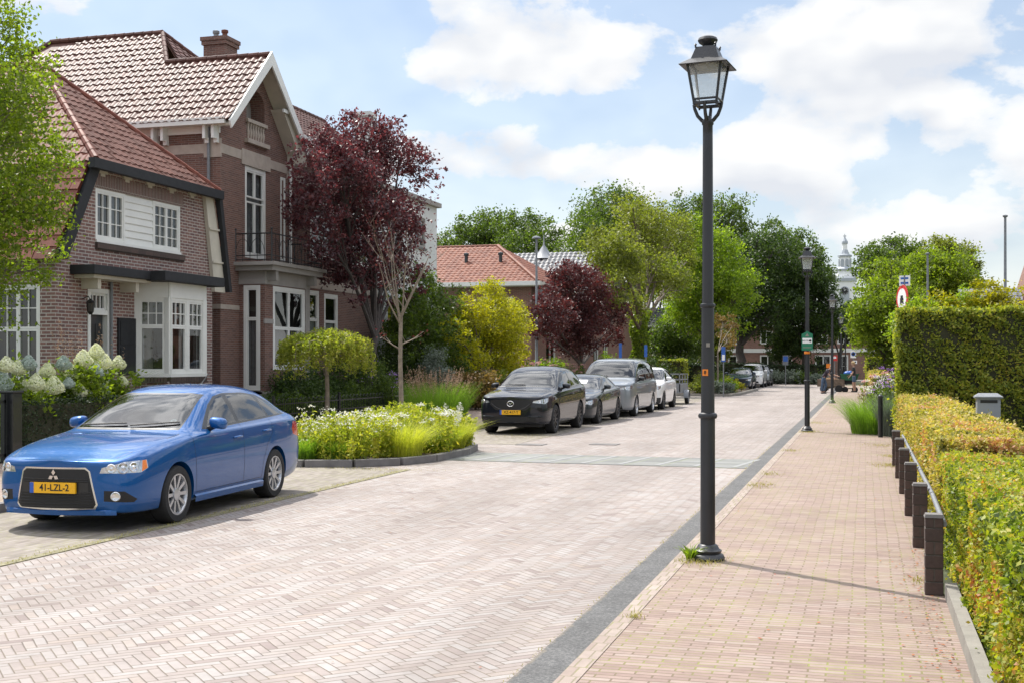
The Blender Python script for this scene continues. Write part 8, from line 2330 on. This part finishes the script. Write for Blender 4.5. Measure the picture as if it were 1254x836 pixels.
def person(loc, rot, label, lean, arms, hair, top, legs, legmat, short, H=1.72):
    root = thing('person', label, 'person', loc, rot)
    # pelvis at origin height .92; lean: forward tilt of the trunk (towards -y)
    k = H / 1.75; P = {}
    hp = Vector((0, 0, .93 * k))
    def up(d, f=0, s=0): return hp + Vector((s, -(math.sin(lean) * d + math.cos(lean) * f), math.cos(lean) * d - math.sin(lean) * f)) if True else None
    J = {'pel': (*hp, (.15, .11)), 'waist': (*up(.16), (.13, .095)), 'chest': (*up(.38), (.155, .11)), 'neckb': (*up(.53), (.07, .065)), 'neck': (*up(.58, .01), (.052, .052)), 'head': (*up(.68, .03), (.078, .09)), 'crown': (*up(.79, .02), (.066, .08))}
    E_ = [('pel', 'waist'), ('waist', 'chest'), ('chest', 'neckb'), ('neckb', 'neck'), ('neck', 'head'), ('head', 'crown')]
    for s, nm in ((-1, 'l'), (1, 'r')):
        sh = up(.47, 0, s * .17); a = arms[0 if s < 0 else 1]
        el = sh + Vector((s * .05, -math.sin(a[0]) * .28, -math.cos(a[0]) * .28)); wr = el + Vector((-s * .02, -math.sin(a[1]) * .25, -math.cos(a[1]) * .25)); hd = wr + (wr - el).normalized() * .08
        J.update({nm + 'sh': (*sh, .056), nm + 'el': (*el, .042), nm + 'wr': (*wr, .028), nm + 'hd': (*hd, (.034, .022))})
        E_ += [('chest', nm + 'sh'), (nm + 'sh', nm + 'el'), (nm + 'el', nm + 'wr'), (nm + 'wr', nm + 'hd')]
        for fi in range(4):
            f1 = hd + (wr - el).normalized() * (.07 + .012 * (fi in (1, 2))) + Vector((0.0 + (fi - 1.5) * .018, 0, -.01)); J[nm + f'f{fi}'] = (*f1, .009); E_.append((nm + 'hd', nm + f'f{fi}'))
        th = hd + Vector((-s * .035, -.02, -.01)); J[nm + 'th'] = (*th, .011); E_.append((nm + 'wr', nm + 'th'))
        L_ = legs[0 if s < 0 else 1]
        hj = hp + Vector((s * .09, 0, -.05)); kn = hj + Vector((s * .02, -math.sin(L_[0]) * .42, -math.cos(L_[0]) * .42)) * k; an = Vector((kn.x, kn.y + math.sin(L_[1]) * .4, max(.085, kn.z - math.cos(L_[1]) * .42 * k))); an.z = .085
        J.update({nm + 'hj': (*hj, .085), nm + 'kn': (*kn, .057), nm + 'cf': (*(kn.lerp(an, .35)), .052), nm + 'an': (*an, .036), nm + 'ft': (an.x + s * .01, an.y - .14, .035, (.042, .03))})
        E_ += [('pel', nm + 'hj'), (nm + 'hj', nm + 'kn'), (nm + 'kn', nm + 'cf'), (nm + 'cf', nm + 'an'), (nm + 'an', nm + 'ft')]
    skin_mesh('body', J, E_, M['skin'], root)
    g_ = lambda r, e: tuple(q + e for q in r) if isinstance(r, tuple) else r + e
    ks = ['waist', 'chest', 'neckb', 'lsh', 'rsh', 'pel']; JT = {q: (*J[q][:3], g_(J[q][3], .026 if q != 'neckb' else .0)) for q in ks}
    for nm in 'lr': mid = Vector(J[nm + 'sh'][:3]).lerp(Vector(J[nm + 'el'][:3]), .7); JT[nm + 'sl'] = (*mid, .062)
    skin_mesh('shirt', JT, [('waist', 'chest'), ('chest', 'neckb'), ('chest', 'lsh'), ('chest', 'rsh'), ('waist', 'pel'), ('lsh', 'lsl'), ('rsh', 'rsl')], top, root)
    _w = Vector(J['pel'][:3]).lerp(Vector(J['waist'][:3]), .7); JP = {'pel': (*(Vector(J['pel'][:3]) - Vector((0, 0, .02))), (.155, .125)), 'w': (*_w, (.145, .11))}; EP = [('w', 'pel')]
    for nm in 'lr':
        end = (nm + 'kn') if short else (nm + 'an')
        JP[nm + 'hj'] = (*(Vector(J[nm + 'hj'][:3]) - Vector((0, 0, .06))), .098); EP.append(('pel', nm + 'hj'))
        kn = Vector(J[nm + 'kn'][:3]); hj = Vector(J[nm + 'hj'][:3])
        if short: JP[nm + 'e'] = (*hj.lerp(kn, .75), .082); EP.append((nm + 'hj', nm + 'e'))
        else:
            JP[nm + 'k'] = (*kn, .075); JP[nm + 'a'] = (*(Vector(J[nm + 'an'][:3]) + Vector((0, 0, .05))), .058); EP += [(nm + 'hj', nm + 'k'), (nm + 'k', nm + 'a')]
    skin_mesh('trousers' if not short else 'shorts', JP, EP, legmat, root)
    hc = Vector(J['crown'][:3]); mb = MB(); mb.sphere(tuple(hc + Vector((0, .018, -.01))), .1, 10, sc=(.92, 1.05, .95)); 
    if short: mb.sphere(tuple(hc + Vector((0, .09, -.05))), .06, 8)
    mb.build('hair', hair, root, smooth=True, world=False)
    mb = MB()
    fc = up(.68, .115); mb.sphere(tuple(fc), .014, 6, sc=(1, 1.3, 1.3))
    for s in (-1, 1): e = up(.71, .10, s * .03); mb.sphere(tuple(e), .009, 6)
    mb.build('face', M['skin'], root, smooth=True, world=False)
    for s, nm in ((-1, 'l'), (1, 'r')):
        a = Vector(J[nm + 'an'][:3]); mb = MB(); mb.sphere((a.x, a.y - .06, .045), .05, 8, sc=(1, 2.5, .9)); mb.build('shoe', M['clothb'], root, smooth=True, world=False)
    return root
pm_ = onG(1008.5, 481.5); pw = onG(1046, 480.5)
person((pm_.x, pm_.y, 0), R(70), 'man in dark shirt bending over the wagon beside the far pavement', R(38), ((R(30), R(60)), (R(40), R(75))), M['hairg'], M['clothd'], ((R(-5), R(5)), (R(15), R(20))), M['denim'], False)
person((pw.x, pw.y, .04), R(-95), 'blond woman in dark top and denim shorts standing at the right of the wagon', R(4), ((R(15), R(55)), (R(5), R(40))), M['hairb'], M['clothb'], ((R(-4), R(4)), (R(8), R(10))), M['denim'], True)
wg = onG(1022, 480)
W_ = thing('garden_wagon', 'dark two wheeled wagon loaded with hay, parked between the man and the woman', 'wagon', (wg.x, wg.y, 0), R(0))
mb = MB(); mb.box(-.95, .55, -.45, .45, .35, .40)
for (x0, x1, y0, y1) in ((-.95, .55, -.47, -.44), (-.95, .55, .44, .47), (-.97, -.94, -.47, .47), (.54, .57, -.47, .47)): mb.box(x0, x1, y0, y1, .36, .78)
mb.build('box', pm('weathered_wood', (.16, .12, .09), .9, var=.3, scale=8), W_, world=False)
for y_ in (-.52, .52):
    for x_ in (-.6, .25): mb = MB(); mb.lathe([(.0, -.05), (.2, -.05), (.22, 0), (.2, .05), (0, .05)], 16, (0, 0, 0), 'x'); mb.v = [(x_ + v[1], y_ + v[0], .22 + v[2]) for v in mb.v]; mb.build('wheel', M['rubber'], W_, world=False, smooth=True)
hy = thing('hay_heap', 'heap of pale dry hay lying in the wagon', 'hay', (wg.x - .3, wg.y, .78))
rg = np.random.default_rng(12); a = rg.uniform(0, 6.28, 900); q_ = np.sqrt(rg.random(900)) * .42
V, F = blades(rg, np.stack([np.cos(a) * q_ * 1.3, np.sin(a) * q_, .12 * (1 - q_ / .42) - .05], 1), .12, .012, 2.2, 2, a + rg.normal(0, 1, 900)); link_mesh(arr_mesh('stalks', V, F, L['straw'], 4), 'stalks', hy)
mb = MB(); mb.sphere((0, 0, -.25), .38, 8, sc=(1.3, 1, .8)); mb.build('heap', pm('hay', (.36, .28, .15), .95, var=.3, scale=20, bump=1), hy, world=False, smooth=True)
tb = thing('green_tub', 'dark green plastic tub piled high on the right of the wagon', 'tub', (wg.x + .85, wg.y - .1, 0))
mb = MB(); mb.add([(-.42, -.3, .72), (.42, -.3, .72), (.42, .3, .72), (-.42, .3, .72), (-.52, -.38, 1.06), (.52, -.38, 1.06), (.52, .38, 1.06), (-.52, .38, 1.06)], [(0, 1, 2, 3), (0, 1, 5, 4), (1, 2, 6, 5), (2, 3, 7, 6), (3, 0, 4, 7)]); mb.box(-.55, .55, -.41, -.36, 1.04, 1.09); mb.box(-.55, .55, .36, .41, 1.04, 1.09); mb.box(-.55, -.5, -.41, .41, 1.04, 1.09); mb.box(.5, .55, -.41, .41, 1.04, 1.09)
mb.build('tub', pm('green_plastic', (.02, .13, .07), .5, var=.1), tb, world=False)
mb = MB(); mb.box(-.30, .30, -.2, .2, .5, .72); mb.box(-.33, -.29, -.2, .2, .2, .5); mb.box(.29, .33, -.2, .2, .2, .5); mb.tube([(-.3, -.35, .25), (.35, -.35, .25)], .03, 6)
mb.build('frame', M['clothb'], tb, world=False)
for x_ in (-.25, .3): mb = MB(); mb.lathe([(0, -.05), (.16, -.05), (.18, 0), (.16, .05), (0, .05)], 16, (0, 0, 0), 'x'); mb.v = [(x_ + v[1], -.3 + v[0], .18 + v[2]) for v in mb.v]; mb.build('wheel', M['rubber'], tb, world=False, smooth=True)
bb = thing('blue_bag', 'crumpled blue bag on top of the dark green tub', 'bag', (wg.x + .75, wg.y - .1, .98)); mb = MB(); mb.sphere((0, 0, .12), .2, 8, sc=(1.2, .9, .8)); mb.sphere((.14, .03, .2), .1, 8); mb.build('bag', M['signblue'], bb, world=False, smooth=True)
# red marker board on a stand behind the wagon, orange board lower
r, pl, q = board('warning_sign', 'red and white warning board on a post behind the wagon', 1022, 438.5, 78, .34, .34, M['signred'])
mb = MB(); mb.box(-.10, .10, -.066, -.061, q.z - .03, q.z + .10); mb.build('white_mark', M['signwhite'], pl, world=False)
r, pl, q = board('orange_board', 'small orange board on a low post left of the red and white one', 1014.5, 448, 79, .26, .26, M['orange'])
